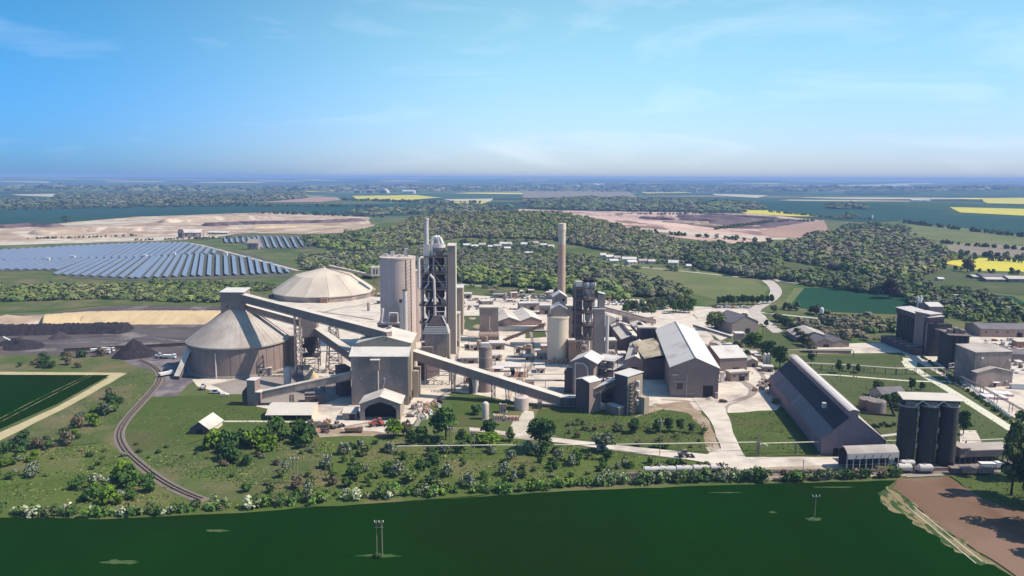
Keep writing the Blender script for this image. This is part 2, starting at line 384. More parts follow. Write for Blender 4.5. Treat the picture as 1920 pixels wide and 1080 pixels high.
# plant yard
land('plant_yard', [(360, 712), (450, 706), (560, 700), (640, 640), (700, 600), (720, 560), (860, 545), (1080, 556), (1200, 565), (1300, 575), (1345, 600), (1360, 650), (1450, 690), (1480, 745), (1440, 775), (1350, 775), (1230, 757), (1190, 772), (1030, 762), (850, 735), (800, 755), (740, 790), (600, 815), (590, 795), (430, 745), (370, 725)], 'dust', amp=1.5, step=12)
land('plant_yard', [(395, 722), (480, 705), (570, 700), (650, 712), (640, 745), (600, 760), (470, 760), (440, 742)], 'dust_grey', amp=1.2, step=10)
land('plant_yard', [(590, 762), (650, 745), (790, 735), (845, 742), (800, 762), (775, 795), (720, 812), (610, 818), (588, 800)], 'dust', amp=1, step=8)
land('plant_yard', [(1190, 745), (1350, 750), (1450, 742), (1475, 758), (1440, 778), (1370, 778), (1230, 757)], 'dust', amp=1, step=8)
land('haul_loop', [(1355, 706), (1385, 710), (1412, 722), (1418, 738), (1395, 750), (1360, 755), (1400, 742), (1404, 730), (1390, 718), (1355, 712)], 'dust_grey', amp=.5, step=5)
land('lawn', [(850, 742), (895, 745), (960, 752), (960, 770), (900, 800), (850, 800)], 'lush_grass', amp=1, step=6)
land('lawn', [(1010, 768), (1060, 762), (1190, 775), (1235, 758), (1290, 755), (1325, 790), (1345, 835), (1330, 850), (1180, 835), (1060, 822), (1000, 800)], 'lush_grass', amp=1, step=8)
land('bare_bank', [(1185, 785), (1220, 760), (1290, 752), (1330, 790), (1352, 845), (1330, 850), (1316, 800), (1290, 775), (1240, 768)], 'dirt', amp=1, step=5)
land('bare_bank', [(960, 795), (985, 770), (1000, 772), (990, 820), (1010, 826), (960, 822)], 'track', amp=1, step=5)
land('lawn', [(862, 592), (900, 592), (900, 618), (862, 618)], 'mown_grass')
land('lawn', [(985, 618), (1020, 616), (1025, 632), (985, 635)], 'mown_grass')
for pp, w_ in (([(1375, 850), (1362, 800), (1345, 765), (1300, 752), (1240, 750)], 1.6), ([(1385, 848), (1370, 795), (1356, 762), (1390, 752), (1425, 735), (1400, 715), (1360, 708)], 1.8), ([(780, 800), (800, 760), (840, 735), (870, 715), (930, 700), (1000, 705)], 2.2), ([(620, 805), (680, 795), (760, 780), (800, 755)], 1.8),
  ([(700, 600), (640, 590), (560, 580), (500, 572), (440, 590)], 4), ([(710, 570), (650, 575), (590, 590), (560, 620)], 3), ([(870, 600), (860, 640), (855, 690), (850, 720)], 2.2), ([(985, 580), (1000, 640), (1000, 690), (960, 720)], 2.2), ([(1300, 590), (1330, 615), (1345, 645), (1420, 690), (1440, 720)], 2.6), ([(300, 650), (200, 640), (80, 645), (-20, 640)], 4), ([(340, 640), (250, 630), (120, 640)], 2.5), ([(900, 560), (960, 570), (1030, 563)], 3), ([(1620, 650), (1700, 650), (1750, 680)], 3), ([(1820, 660), (1860, 650), (1920, 650)], 3), ([(1400, 866), (1500, 865), (1600, 867)], 1.3), ([(1400, 871), (1500, 870), (1600, 871)], 1.0), ([(1000, 822), (1100, 838), (1250, 858), (1330, 866)], .8)):
    strip('wheel_track', pp, w_, 'dust_grey' if pp[0][0] > 400 else 'coal_dust')
for i in range(16):
    cx, cy = random.uniform(870, 1010), random.uniform(590, 730); rx, ry = random.uniform(5, 16), random.uniform(2, 6)
    land('stain', [(cx+rx*math.cos(t)*random.uniform(.6, 1), cy+ry*math.sin(t)*random.uniform(.6, 1)) for t in [k*math.pi/8 for k in range(16)]], random.choice(['dust_grey', 'dirt', 'dust_grey', 'brick_dust']))
# lawns and service roads on the right
land('green_bank', [(1360, 775), (1455, 770), (1478, 762), (1500, 790), (1535, 855), (1395, 856)], 'lush_grass', amp=1, step=8)
land('lawn', [(1500, 668), (1700, 664), (1905, 808), (1905, 840), (1800, 825), (1680, 840), (1600, 770), (1500, 690)], 'mown_grass', amp=.6, step=8)
land('lawn', [(1330, 608), (1380, 606), (1362, 650), (1340, 640)], 'mown_grass')
land('lawn', [(1430, 600), (1460, 620), (1500, 655), (1440, 655), (1430, 640)], 'mown_grass')
land('yard', [(1510, 648), (1700, 640), (1760, 660), (1780, 720), (1860, 700), (1990, 700), (1990, 830), (1930, 800), (1690, 662), (1520, 664)], 'dust', amp=.5, step=9)
land('yard', [(1790, 628), (1980, 630), (1990, 720), (1820, 700)], 'dust')
land('yard', [(1300, 575), (1420, 580), (1440, 600), (1350, 640), (1310, 610)], 'dust', amp=1, step=8)
land('car_park', [(1130, 560), (1200, 562), (1200, 578), (1135, 580)], 'dust')
strip('service_road', [(1700, 672), (1710, 690), (1780, 732), (1850, 776), (1900, 808)], 5.5, 'concrete_path')
land('turning_circle', [(1690, 678), (1705, 672), (1722, 676), (1718, 688), (1708, 696), (1696, 688)], 'concrete_path')
strip('footpath', [(1500, 703), (1560, 703), (1640, 710), (1720, 716), (1775, 716)], 2.6, 'concrete_path')
strip('road', [(1438, 526), (1455, 540), (1455, 555), (1430, 572), (1412, 582), (1420, 594), (1445, 612), (1460, 625)], [13, 9], 'road_pale', sm=3)
strip('road', [(1440, 524), (1480, 530), (1535, 534)], 14, 'road_pale')
strip('road', [(1300, 580), (1350, 577), (1412, 581)], 8, 'road_pale')
strip('road', [(1415, 585), (1480, 592), (1560, 600), (1640, 612), (1700, 622)], 6, 'road_pale')
strip('lane', [(1100, 492), (1250, 506), (1385, 520)], 6, 'track')
# haul road through the front
land('haul_road', [(1298, 748), (1355, 752), (1362, 775), (1385, 835), (1398, 858), (1560, 858), (1690, 862), (1690, 872), (1560, 874), (1430, 878), (1470, 893), (1400, 893), (1380, 880), (1310, 866), (1160, 845), (1020, 828), (880, 808), (880, 802), (1060, 824), (1180, 838), (1325, 853), (1352, 842), (1332, 790)], 'dust', amp=.5, step=7)
land('dirt_siding', [(1180, 884), (1300, 872), (1380, 884), (1420, 878), (1570, 874), (1740, 885), (1860, 880), (1860, 892), (1640, 895), (1460, 902), (1300, 893), (1180, 893)], 'dirt', amp=.6, step=6)
land('silo_apron', [(1680, 870), (1900, 862), (1990, 850), (1990, 872), (1890, 886), (1700, 896)], 'dust_grey', amp=.4, step=6)
land('silo_apron', [(1800, 808), (1830, 808), (1850, 850), (1800, 850)], 'dust')
# left foreground
land('rail_verge', [(-80, 664), (200, 668), (300, 700), (288, 740), (230, 800), (262, 860), (400, 945), (330, 945), (230, 885), (200, 830), (-80, 850)], 'grass', amp=1, step=10)
land('yellow_track', [(-80, 697), (240, 700), (130, 762), (10, 822), (-80, 868), (-80, 850), (0, 812), (110, 762), (205, 708), (-80, 703)], 'yellow_track', amp=.3, step=6)
land('field', [(-80, 703), (206, 704), (110, 757), (0, 806), (-80, 840)], 'crop')
strip('tramline', [(165, 704), (80, 744), (-20, 796)], .55, 'flat_crop')
strip('tramline', [(172, 705), (87, 747), (-14, 800)], .55, 'flat_crop')
land('lawn', [(285, 745), (460, 740), (480, 765), (640, 800), (600, 812), (420, 812), (330, 840), (262, 864), (222, 812), (240, 790)], 'lush_grass', amp=1.5, step=9)
land('dirt_path', [(590, 800), (720, 812), (770, 815), (700, 822), (600, 822)], 'dirt', amp=.8, step=5)
strip('path', [(420, 791), (500, 791), (590, 793)], 2.2, 'track')
# foreground scrub and the near crop field
land('scrub_ground', [(-80, 860), (200, 830), (262, 860), (420, 830), (650, 818), (880, 812), (1160, 848), (1310, 870), (1280, 885), (1180, 895), (900, 930), (640, 950), (200, 975), (-80, 970)], 'scrub_grass', amp=2, step=12)
land('scrub_ground', [(262, 850), (420, 822), (600, 830), (620, 900), (560, 935), (400, 945), (300, 900)], 'grass', amp=2, step=10)
NEAR = [(-300, 972), (0, 972), (200, 975), (400, 966), (640, 950), (820, 938), (1060, 922), (1440, 908), (1680, 902), (1650, 925), (1680, 955), (1760, 1000), (1860, 1060), (1960, 1120), (2100, 1300), (-300, 1300)]
land('crop_field', NEAR, 'crop', amp=.4, step=6)
land('soil_field', [(1682, 900), (1780, 895), (1840, 935), (1990, 985), (2150, 1080), (2100, 1250), (1960, 1118), (1860, 1050), (1760, 990), (1700, 935), (1672, 918)], 'soil', amp=.6, step=5)
land('field_margin', [(1665, 912), (1700, 935), (1760, 985), (1870, 1062), (1840, 1062), (1740, 1000), (1650, 942), (1645, 925)], 'flat_crop', amp=1.8, step=2.2)
land('verge', [(1780, 893), (1990, 880), (2100, 980), (1990, 985), (1840, 935)], 'lush_grass', amp=.6, step=5)
for a, b in (((1700, 950), (1830, 1058)), ((1712, 950), (1842, 1055))): strip('tramline', [a, ((a[0]+b[0])/2, (a[1]+b[1])/2), b], .35, 'track')
for cx, cy, rx, ry in ((712, 1044, 55, 5), (225, 1056, 40, 6), (405, 997, 30, 3), (1448, 962, 10, 2), (1526, 975, 22, 4), (1360, 925, 40, 1.2), (1560, 915, 50, 1.5)):
    land('thin_crop', [(cx+rx*math.cos(t)*random.uniform(.5, 1), cy+ry*math.sin(t)*random.uniform(.4, 1)) for t in [i*math.pi/12 for i in range(24)]], 'thin_crop')
# ---------------------------------------------------------------- building materials
mat('clad', (.51, .38, .33), (.57, .43, .375), .15, c3=(.30, .265, .25), scale3=.06, streak=((.22, .19, .18), .5), rough=.7)
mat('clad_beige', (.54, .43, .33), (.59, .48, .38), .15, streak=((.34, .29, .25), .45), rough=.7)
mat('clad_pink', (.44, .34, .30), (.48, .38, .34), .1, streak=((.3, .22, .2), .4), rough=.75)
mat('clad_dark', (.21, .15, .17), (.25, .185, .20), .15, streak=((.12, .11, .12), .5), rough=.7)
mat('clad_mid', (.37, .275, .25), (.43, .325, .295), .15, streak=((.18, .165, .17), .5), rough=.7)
mat('roof_dusty', (.60, .54, .48), (.67, .61, .55), .12, c3=(.46, .40, .36), scale3=.05, ramp3=(.5, .7), rough=.85)
mat('roof_white', (.74, .70, .67), (.70, .65, .62), .08, c3=(.55, .46, .43), scale3=.045, ramp3=(.56, .68), rough=.6)
mat('roof_grey', (.37, .315, .285), (.43, .37, .335), .12, c3=(.5, .45, .42), scale3=.05, rough=.8)
mat('roof_slate', (.20, .18, .20), (.26, .235, .26), .2, rough=.8)
mat('roof_dark', (.11, .10, .115), (.15, .135, .15), .08, c3=(.2, .18, .19), scale3=.04, ramp3=(.55, .7), rough=.7)
mat('dome_skin', (.62, .53, .44), (.66, .57, .48), .05, c3=(.54, .46, .40), scale3=.03, rough=.8)
mat('concrete', (.44, .38, .34), (.50, .44, .39), .12, streak=((.30, .26, .24), .5), rough=.85)
mat('concrete_pink', (.50, .41, .38), (.56, .46, .425), .12, streak=((.36, .28, .27), .5), rough=.85)
mat('concrete_grey', (.27, .245, .24), (.32, .29, .285), .12, streak=((.17, .155, .155), .6), rough=.85)
mat('concrete_cream', (.62, .53, .42), (.66, .57, .46), .1, streak=((.40, .33, .27), .6), rough=.8)
mat('steel_dark', (.12, .09, .095), (.17, .13, .13), .3, rough=.7)
mat('steel_mid', (.30, .235, .225), (.37, .30, .285), .3, rough=.65)
mat('steel_pale', (.50, .46, .45), (.56, .52, .50), .3, rough=.6)
mat('duct', (.55, .48, .47), (.6, .53, .52), .2, rough=.6)
mat('rust', (.30, .17, .12), (.38, .24, .18), .2, rough=.85)
mat('brick', (.38, .22, .17), (.42, .26, .2), .1, c3=(.5, .34, .27), scale3=.03, rough=.9)
mat('brick_pale', (.60, .50, .42), (.64, .55, .46), .1, streak=((.45, .36, .3), .5))
mat('opening', (.03, .026, .03), (.04, .035, .04), .3)
mat('glass', (.05, .06, .08), (.07, .08, .1), .3, rough=.2, spec=.6)
mat('white_paint', (.72, .70, .70), (.66, .64, .64), .3, rough=.5)
mat('red_paint', (.42, .12, .08), (.36, .10, .07), .5, rough=.5)
mat('orange_paint', (.55, .25, .06), (.5, .22, .05), .5, rough=.5)
mat('blue_paint', (.08, .14, .32), (.07, .12, .28), .5, rough=.5)
mat('green_paint', (.07, .16, .08), (.08, .18, .09), .5, rough=.5)
mat('tyre', (.03, .03, .03), (.04, .04, .04), .5)
mat('solar_glass', (.26, .31, .46), (.34, .38, .52), .3, rough=.35, spec=.5)
mat('timber', (.25, .19, .14), (.3, .23, .17), .5)
mat('pipe', (.55, .50, .40), (.6, .55, .45), .3, rough=.6)
mat('stone', (.50, .42, .33), (.56, .48, .38), .2)
mat('roof_village', (.42, .38, .36), (.5, .46, .43), .1)
# ---------------------------------------------------------------- mesh collector
class MB:
    def __init__(s): s.v = []; s.f = []
    def add(s, vs, fs):
        k = len(s.v); s.v += [tuple(v) for v in vs]; s.f += [tuple(i+k for i in f) for f in fs]; return s
    def box(s, x0, x1, y0, y1, z0, z1):
        return s.add([(x0, y0, z0), (x1, y0, z0), (x1, y1, z0), (x0, y1, z0), (x0, y0, z1), (x1, y0, z1), (x1, y1, z1), (x0, y1, z1)],
                     [(3, 2, 1, 0), (4, 5, 6, 7), (0, 1, 5, 4), (1, 2, 6, 5), (2, 3, 7, 6), (3, 0, 4, 7)])
    def prism(s, P, z0, z1):
        n = len(P); z0s = z0 if isinstance(z0, (list, tuple)) else [z0]*n; z1s = z1 if isinstance(z1, (list, tuple)) else [z1]*n
        return s.add([(p[0], p[1], z) for p, z in zip(P, z0s)]+[(p[0], p[1], z) for p, z in zip(P, z1s)],
                     [tuple(range(n-1, -1, -1)), tuple(range(n, 2*n))]+[(i, (i+1) % n, n+(i+1) % n, n+i) for i in range(n)])
    def cyl(s, cx, cy_, z0, z1, r, r2=None, n=20, cap=True):
        r2 = r if r2 is None else r2
        vs = [(cx+r*math.cos(2*math.pi*i/n), cy_+r*math.sin(2*math.pi*i/n), z0) for i in range(n)]
        vs += [(cx+r2*math.cos(2*math.pi*i/n), cy_+r2*math.sin(2*math.pi*i/n), z1) for i in range(n)]
        fs = [(i, (i+1) % n, n+(i+1) % n, n+i) for i in range(n)]
        if cap: fs += [tuple(range(n-1, -1, -1)), tuple(range(n, 2*n))]
        return s.add(vs, fs)
    def bar(s, a, b, w, h=None, n=None):
        "beam from a to b; square w x h, or round with n sides"
        a, b = V(a), V(b); d = (b-a)
        if d.length < 1e-5: return s
        d.normalize(); u = d.cross(V((0, 0, 1)))
        if u.length < .01: u = V((1, 0, 0))
        u.normalize(); t = u.cross(d); h = h or w
        if n: ring = [u*math.cos(2*math.pi*i/n)*w/2+t*math.sin(2*math.pi*i/n)*w/2 for i in range(n)]
        else: ring = [u*sx*w/2+t*sz*h/2 for sx, sz in ((-1, -1), (1, -1), (1, 1), (-1, 1))]
        k = len(ring)
        return s.add([a+r for r in ring]+[b+r for r in ring], [(i, (i+1) % k, k+(i+1) % k, k+i) for i in range(k)]+[tuple(range(k-1, -1, -1)), tuple(range(k, 2*k))])
    def path(s, P, w, n=8):
        for a, b in zip(P, P[1:]): s.bar(a, b, w, n=n)
        return s
    def gable(s, x0, x1, y0, y1, z0, zr, t=.25, ov=.5, axis='y', cut=0):
        "gable roof slab pair; ridge along axis"
        if axis == 'y':
            c = (x0+x1)/2; k = (zr-z0)/(c-x0)
            for sg in (-1, 1):
                xe = c+sg*((x1-x0)/2+ov); ze = z0-k*ov
                P = [(c, zr), (xe, ze)]
                vs = [(c, y0-ov, zr), (xe, y0-ov, ze), (xe, y1+ov, ze), (c, y1+ov, zr)]
                s.slab(vs, t)
        else:
            c = (y0+y1)/2; k = (zr-z0)/(c-y0)
            for sg in (-1, 1):
                ye = c+sg*((y1-y0)/2+ov); ze = z0-k*ov
                s.slab([(x0-ov, c, zr), (x0-ov, ye, ze), (x1+ov, ye, ze), (x1+ov, c, zr)], t)
        return s
    def slab(s, q, t):
        q = [V(p) for p in q]; n = (q[1]-q[0]).cross(q[2]-q[0]).normalized()
        if n.z < 0: q = q[::-1]; n = -n
        k = len(q); up_ = V((0, 0, t))
        return s.add([p for p in q]+[p+up_ for p in q], [tuple(range(k-1, -1, -1)), tuple(range(k, 2*k))]+[(i, (i+1) % k, k+(i+1) % k, k+i) for i in range(k)])
    def gwall(s, x0, x1, y0, y1, z0, ze, zr, axis='y', x=None):
        "solid block with gabled top"
        if axis == 'y':
            P = [(x0, z0), (x1, z0), (x1, ze), ((x0+x1)/2, zr), (x0, ze)]
            vs = [(a, y0, b) for a, b in P]+[(a, y1, b) for a, b in P]
        else:
            P = [(y0, z0), (y1, z0), (y1, ze), ((y0+y1)/2, zr), (y0, ze)]
            vs = [(x0, a, b) for a, b in P]+[(x1, a, b) for a, b in P]
        return s.add(vs, [(4, 3, 2, 1, 0), (5, 6, 7, 8, 9)]+[(i, (i+1) % 5, 5+(i+1) % 5, 5+i) for i in range(5)])
    def lathe(s, cx, cy_, prof, n=24, ang0=0):
        m_ = len(prof); vs = []; fs = []
        for r, z in prof:
            for i in range(n):
                a = ang0+2*math.pi*i/n; vs.append((cx+r*math.cos(a), cy_+r*math.sin(a), z))
        for j in range(m_-1):
            for i in range(n): fs.append((j*n+i, j*n+(i+1) % n, (j+1)*n+(i+1) % n, (j+1)*n+i))
        fs.append(tuple(range(n-1, -1, -1))); fs.append(tuple(range((m_-1)*n, m_*n)))
        return s.add(vs, fs)
    def ribs(s, x0, x1, y, z0, z1, n, w=.12, t=.1):
        for i in range(n+1):
            x = x0+(x1-x0)*i/n; s.box(x-w/2, x+w/2, y-t, y, z0, z1)
        return s
    def build(s, name, m, parent=None, smooth_=False, label=None, loc=None):
        me = bpy.data.meshes.new(name); me.from_pydata(s.v, [], s.f); me.update()
        bm = bmesh.new(); bm.from_mesh(me); bmesh.ops.recalc_face_normals(bm, faces=bm.faces); bm.to_mesh(me); bm.free()
        o = link(name, me, m, parent, loc)
        if smooth_:
            for p in me.polygons: p.use_smooth = True
            try: me.set_sharp_from_angle(angle=R(40))
            except Exception: pass
        if label: o['label'] = label
        return o
def thing(name, label, cat, loc=(0, 0, 0), rz=0, group=None):
    o = bpy.data.objects.new(name, None); col.objects.link(o); o.empty_display_size = 1
    o.location = loc; o.rotation_euler = (0, 0, rz); tag(o, label, cat, group); return o
def single(o, label, cat, group=None, loc=None, rz=0): return tag(o, label, cat, group)
class F:
    "local frame: origin at ground pixel A, +x towards ground pixel B, +y away from the camera"
    def __init__(s, A, B, z=0):
        s.a = G(*A, z); s.b = G(*B, z) if not isinstance(B, (int, float)) else None
        d = s.b-s.a; s.w = math.hypot(d.x, d.y); s.rz = math.atan2(d.y, d.x)
        s.c, s.s = math.cos(s.rz), math.sin(s.rz)
    def world(s, x, y, z=0): return V((s.a.x+x*s.c-y*s.s, s.a.y+x*s.s+y*s.c, s.a.z+z))
    def local(s, p):
        dx, dy = p[0]-s.a.x, p[1]-s.a.y; return V((dx*s.c+dy*s.s, -dx*s.s+dy*s.c, (p[2] if len(p) > 2 else 0)-s.a.z))
    def h(s, x, y, py): return ZAT(s.world(x, y), py)-s.a.z
    def thing(s, name, label, cat, group=None): return thing(name, label, cat, s.a, s.rz, group)
def copy_tree(o, parent=None):
    c = o.copy(); col.objects.link(c); c.parent = parent
    for ch in list(o.children): copy_tree(ch, c)
    return c
def lattice(mb, x0, x1, y0, y1, z0, z1, n, w=.35, taper=1.0):
    "four-legged braced tower"
    cx, cy_ = (x0+x1)/2, (y0+y1)/2
    def C(i, z):
        k = 1+(taper-1)*(1-(z-z0)/(z1-z0)); x, y = [(x0, y0), (x1, y0), (x1, y1), (x0, y1)][i % 4]
        return V((cx+(x-cx)*k, cy_+(y-cy_)*k, z))
    for i in range(4): mb.bar(C(i, z0), C(i, z1), w)
    for j in range(n):
        za, zb = z0+(z1-z0)*j/n, z0+(z1-z0)*(j+1)/n
        for i in range(4):
            mb.bar(C(i, zb), C(i+1, zb), w*.7)
            if j % 2: mb.bar(C(i, za), C(i+1, zb), w*.6)
            else: mb.bar(C(i+1, za), C(i, zb), w*.6)
    return mb
def gallery(p, q, wd, ht, label, name='conveyor_gallery', m='clad', mr='roof_dusty', group=None):
    "covered belt gallery from p to q (floor line)"
    p, q = V(p), V(q); t = thing(name, label, 'conveyor', (p.x, p.y, p.z), math.atan2((q-p).y, (q-p).x), group)
    L_ = math.hypot((q-p).x, (q-p).y); dz = (q-p).z; W = wd/2
    b = MB().add([(0, -W, 0), (L_, -W, dz), (L_, W, dz), (0, W, 0), (0, -W, ht), (L_, -W, dz+ht), (L_, W, dz+ht), (0, W, ht)],
                 [(3, 2, 1, 0), (4, 5, 6, 7), (0, 1, 5, 4), (1, 2, 6, 5), (2, 3, 7, 6), (3, 0, 4, 7)])
    b.build('casing', m, t)
    r = MB(); e = W+.25
    r.slab([(-.3, -e, ht+.003-dz/L_*.3), (L_+.3, -e, dz+ht+.003+dz/L_*.3), (L_+.3, e, dz+ht+.003+dz/L_*.3), (-.3, e, ht+.003-dz/L_*.3)], .18)
    r.build('roof', mr, t)
    g = MB(); n = max(3, int(L_/6))
    for i in range(n+1):
        x = L_*i/n; z = dz*i/n
        g.box(x-.15, x+.15, -W-.12, -W-.003, z-.2, z+ht)
    g.bar((0, -W-.1, -.25), (L_, -W-.1, dz-.25), .3); g.bar((0, W+.1, -.25), (L_, W+.1, dz-.25), .3)
    g.build('frame', 'steel_mid', t)
    return t
def trestle(px, py, ztop, wx, wy, label, n=5, taper=1.5, m='steel_mid', rz=0, w=.35, name='trestle'):
    g = G(px, py, 0); t = lattice(MB(), -wx/2, wx/2, -wy/2, wy/2, 0, ztop, n, w, taper).build(name, m)
    t.location = g; t.rotation_euler = (0, 0, rz); return tag(t, label, 'support tower', 'steel trestles under the conveyors')
def rail_top(mb, x0, x1, y0, y1, z, h=1.1, w=.08, n=5):
    for (a, b) in (((x0, y0), (x1, y0)), ((x1, y0), (x1, y1)), ((x1, y1), (x0, y1)), ((x0, y1), (x0, y0))):
        mb.bar((*a, z+h), (*b, z+h), w); mb.bar((*a, z+h/2), (*b, z+h/2), w*.8)
        for i in range(n): 
            x = a[0]+(b[0]-a[0])*i/n; y = a[1]+(b[1]-a[1])*i/n; mb.bar((x, y, z), (x, y, z+h), w)
    return mb
# ================================================================ left group
# cone store
gf = G(452, 709, 0); dirv = V((gf.x, gf.y, 0)).normalized(); RC = 30.5
cc = gf+dirv*RC; hw_ = 18.3; za = ZAT(cc, 577); R_TOP = 7
t = thing('clinker_store', 'large round grey store with a pale cone roof, the left end of the long conveyors', 'storage silo', cc)
MB().cyl(0, 0, 0, hw_, RC, n=64).build('wall', 'clad_mid', t, True)
o = MB().lathe(0, 0, [(RC+1.2, hw_-.5), (RC+1.2, hw_+.4), (R_TOP, za-.5), (R_TOP-.5, za)], 64).build('roof', 'roof_grey', t, True)
seam = MB()
for i in range(48):
    a = 2*math.pi*i/48; seam.bar(((RC+1.2)*math.cos(a), (RC+1.2)*math.sin(a), hw_+.45), (R_TOP*math.cos(a), R_TOP*math.sin(a), za-.4), .14)
seam.build('seam', 'roof_grey', o)
b = MB()
for i in range(36):
    a = 2*math.pi*i/36; b.bar((RC*math.cos(a)+.1*math.cos(a), RC*math.sin(a)+.1*math.sin(a), 0), ((RC+.1)*math.cos(a), (RC+.1)*math.sin(a), hw_-.6), .12)
b.build('stiffener', 'clad_mid', t)
a = math.atan2(-1, -.12); MB().bar(((RC+.6)*math.cos(a), (RC+.6)*math.sin(a), 0), ((RC+.6)*math.cos(a), (RC+.6)*math.sin(a), hw_-2.5), .9, n=8).build('downpipe', 'steel_pale', t)
MB().lathe(0, 0, [(RC+.8, 0), (RC+.8, 1.2), (RC+.1, 1.3)], 64).build('plinth', 'concrete', t)
hb = thing('small_hut', 'small beige lean-to hut against the foot of the round cone-roofed store', 'hut', G(497, 704, 0), .35)
MB().box(-4.5, 4, 0, 4, 0, 4.2).build('wall', 'clad', hb); MB().box(-4.8, 4.3, -.3, 4.3, 4.2, 4.45).build('roof', 'roof_dusty', hb); MB().box(-3.9, -1.6, -.12, 0, 0, 3).build('door', 'opening', hb)
# head house on the cone
ztop = ZAT(cc, 546); zb = za-6
hx = MPP(cc)
t = thing('head_house', 'grey box-shaped conveyor head house perched on top of the pale cone roof', 'head house', (cc.x-1.2, cc.y, zb), 0)
H_ = ztop-zb; W_ = 7.3
MB().box(-W_, W_, -6, 6, 4.2, H_).build('wall', 'clad_mid', t)
MB().slab([(-W_-.4, -6.4, H_+.003), (W_+.4, -6.4, H_+.003), (W_+.4, 6.4, H_+1.2), (-W_-.4, 6.4, H_+1.2)], .3).build('roof', 'roof_white', t)
b = MB()
for sx in (-1, 1):
    for sy in (-1, 1): b.bar((sx*(W_-.5), sy*5.2, 0), (sx*(W_-.5), sy*5.2, 4.2), .8)
b.box(-5, 5, -5, 5, 0, 4.2); b.build('leg', 'steel_dark', t)
MB().box(-3.6, -2.6, -6.12, -6.003, 7, 8.6).build('window', 'glass', t)
HEAD = V((cc.x+W_-1.4, cc.y, ztop))
# big storage building (front frame)
fb = F((660, 760), (766, 760))
D1 = 26.0
w1 = fb.w; hB = fb.h(0, 0, 668)
TX = G(727, 628, 0)
# transfer tower behind, trestles, galleries
pB = fb.world(w1*.5, 10, 0)
zin = ZAT(pB, 632)
gA_end = V((pB.x+4, pB.y, zin-1.5))
gallery((HEAD.x-1, HEAD.y-3.6, ztop-5.6), gA_end, 4.2, 4.4, 'long covered conveyor from the top of the cone store down to the big gabled building', m='clad_mid')
tt = G(580, 694, 0)
ztt = ZAT(tt, 592); zbt = ZAT(tt, 633); zh = ZAT(tt, 658)
t = thing('transfer_tower', 'grey transfer tower with a dark hopper on steel legs between the two trestles', 'transfer tower', (tt.x, tt.y+6, 0), .12)
ws = 13.5*MPP(tt)
MB().gwall(-ws, ws, -5, 5, zbt, ztt-.2, ztt+1, 'y').build('wall', 'clad_mid', t)
MB().gable(-ws, ws, -5, 5, ztt-.2, ztt+1.05, .2, .3).build('roof', 'roof_dusty', t)
MB().lathe(0, 0, [(1.6, zh-3), (ws-1, zh+1), (ws-.4, zbt-.5)], 16).build('hopper', 'steel_dark', t, True)
b = lattice(MB(), -ws-.3, ws+.3, -5.5, 5.5, 0, zbt, 5, .45)
for z in (zh-4, zh+2): b.box(-ws-1, ws+1, -6, 6, z, z+.2); rail_top(b, -ws-1, ws+1, -6, 6, z)
b.build('leg_frame', 'steel_dark', t)
gallery((HEAD.x, HEAD.y-2, ztop-12), (tt.x-ws+1, tt.y+6, ZAT(tt, 610)-2), 3.6, 3.8, 'shorter conveyor under the long one, from the cone store to the transfer tower', m='clad_mid')
eC = fb.world(-1, 10, 0)
gallery((tt.x+ws, tt.y+5, ZAT(tt, 622)-2.5), (eC.x+2, eC.y, ZAT(eC, 672)-2), 4.2, 4.2, 'steep conveyor from the transfer tower down to the left wall of the big gabled building', m='clad_mid')
g1 = G(561, 706, 0); trestle(561, 706, ZAT(g1, 592), 3, 3, 'dark lattice trestle beside the small steel silo, left of the transfer tower', 9, 1.2, w=.45, m='steel_mid')
g1 = G(627, 697, 0); trestle(627, 697, ZAT(g1, 612), 4.5, 4.5, 'tapering lattice trestle right of the transfer tower under the long conveyor', 7, 2.0, w=.5, m='steel_mid')
# inclined skip gallery down the cone
gallery((cc.x+7, cc.y+3, za-1.5), (cc.x+RC*1.12, cc.y+5, hw_-3), 2, 1.6, 'narrow enclosed chute running down the right side of the cone roof', 'enclosed_chute', 'clad_dark', 'roof_grey')
t = thing('chute_tower', 'slim grey elevator tower against the right side of the cone store', 'elevator tower', (cc.x+RC+2, cc.y+4, 0))
MB().box(-2, 2, -3, 3, 0, 19).build('wall', 'clad_mid', t); MB().box(-2.3, 2.3, -3.3, 3.3, 19, 19.4).build('roof', 'roof_grey', t); MB().box(-2.1, -2, -3, 3, 3, 6).build('door', 'opening', t)
# small steel silo
g = G(538, 725, 0); k = MPP(g)
t = thing('steel_silo', 'small slender light grey steel silo behind the inclined conveyor near the cone store', 'silo', g)
hh = ZAT(g, 690); MB().lathe(0, 2, [(7.5*k, 0), (7.5*k, hh-.6), (5*k, hh)], 20).build('shell', 'steel_pale', t, True)
b = MB(); rail_top(b, -2, 2, 0, 4, hh); b.bar((2.4, .3, 0), (2.4, .3, hh), .3); b.build('ladder', 'steel_mid', t)
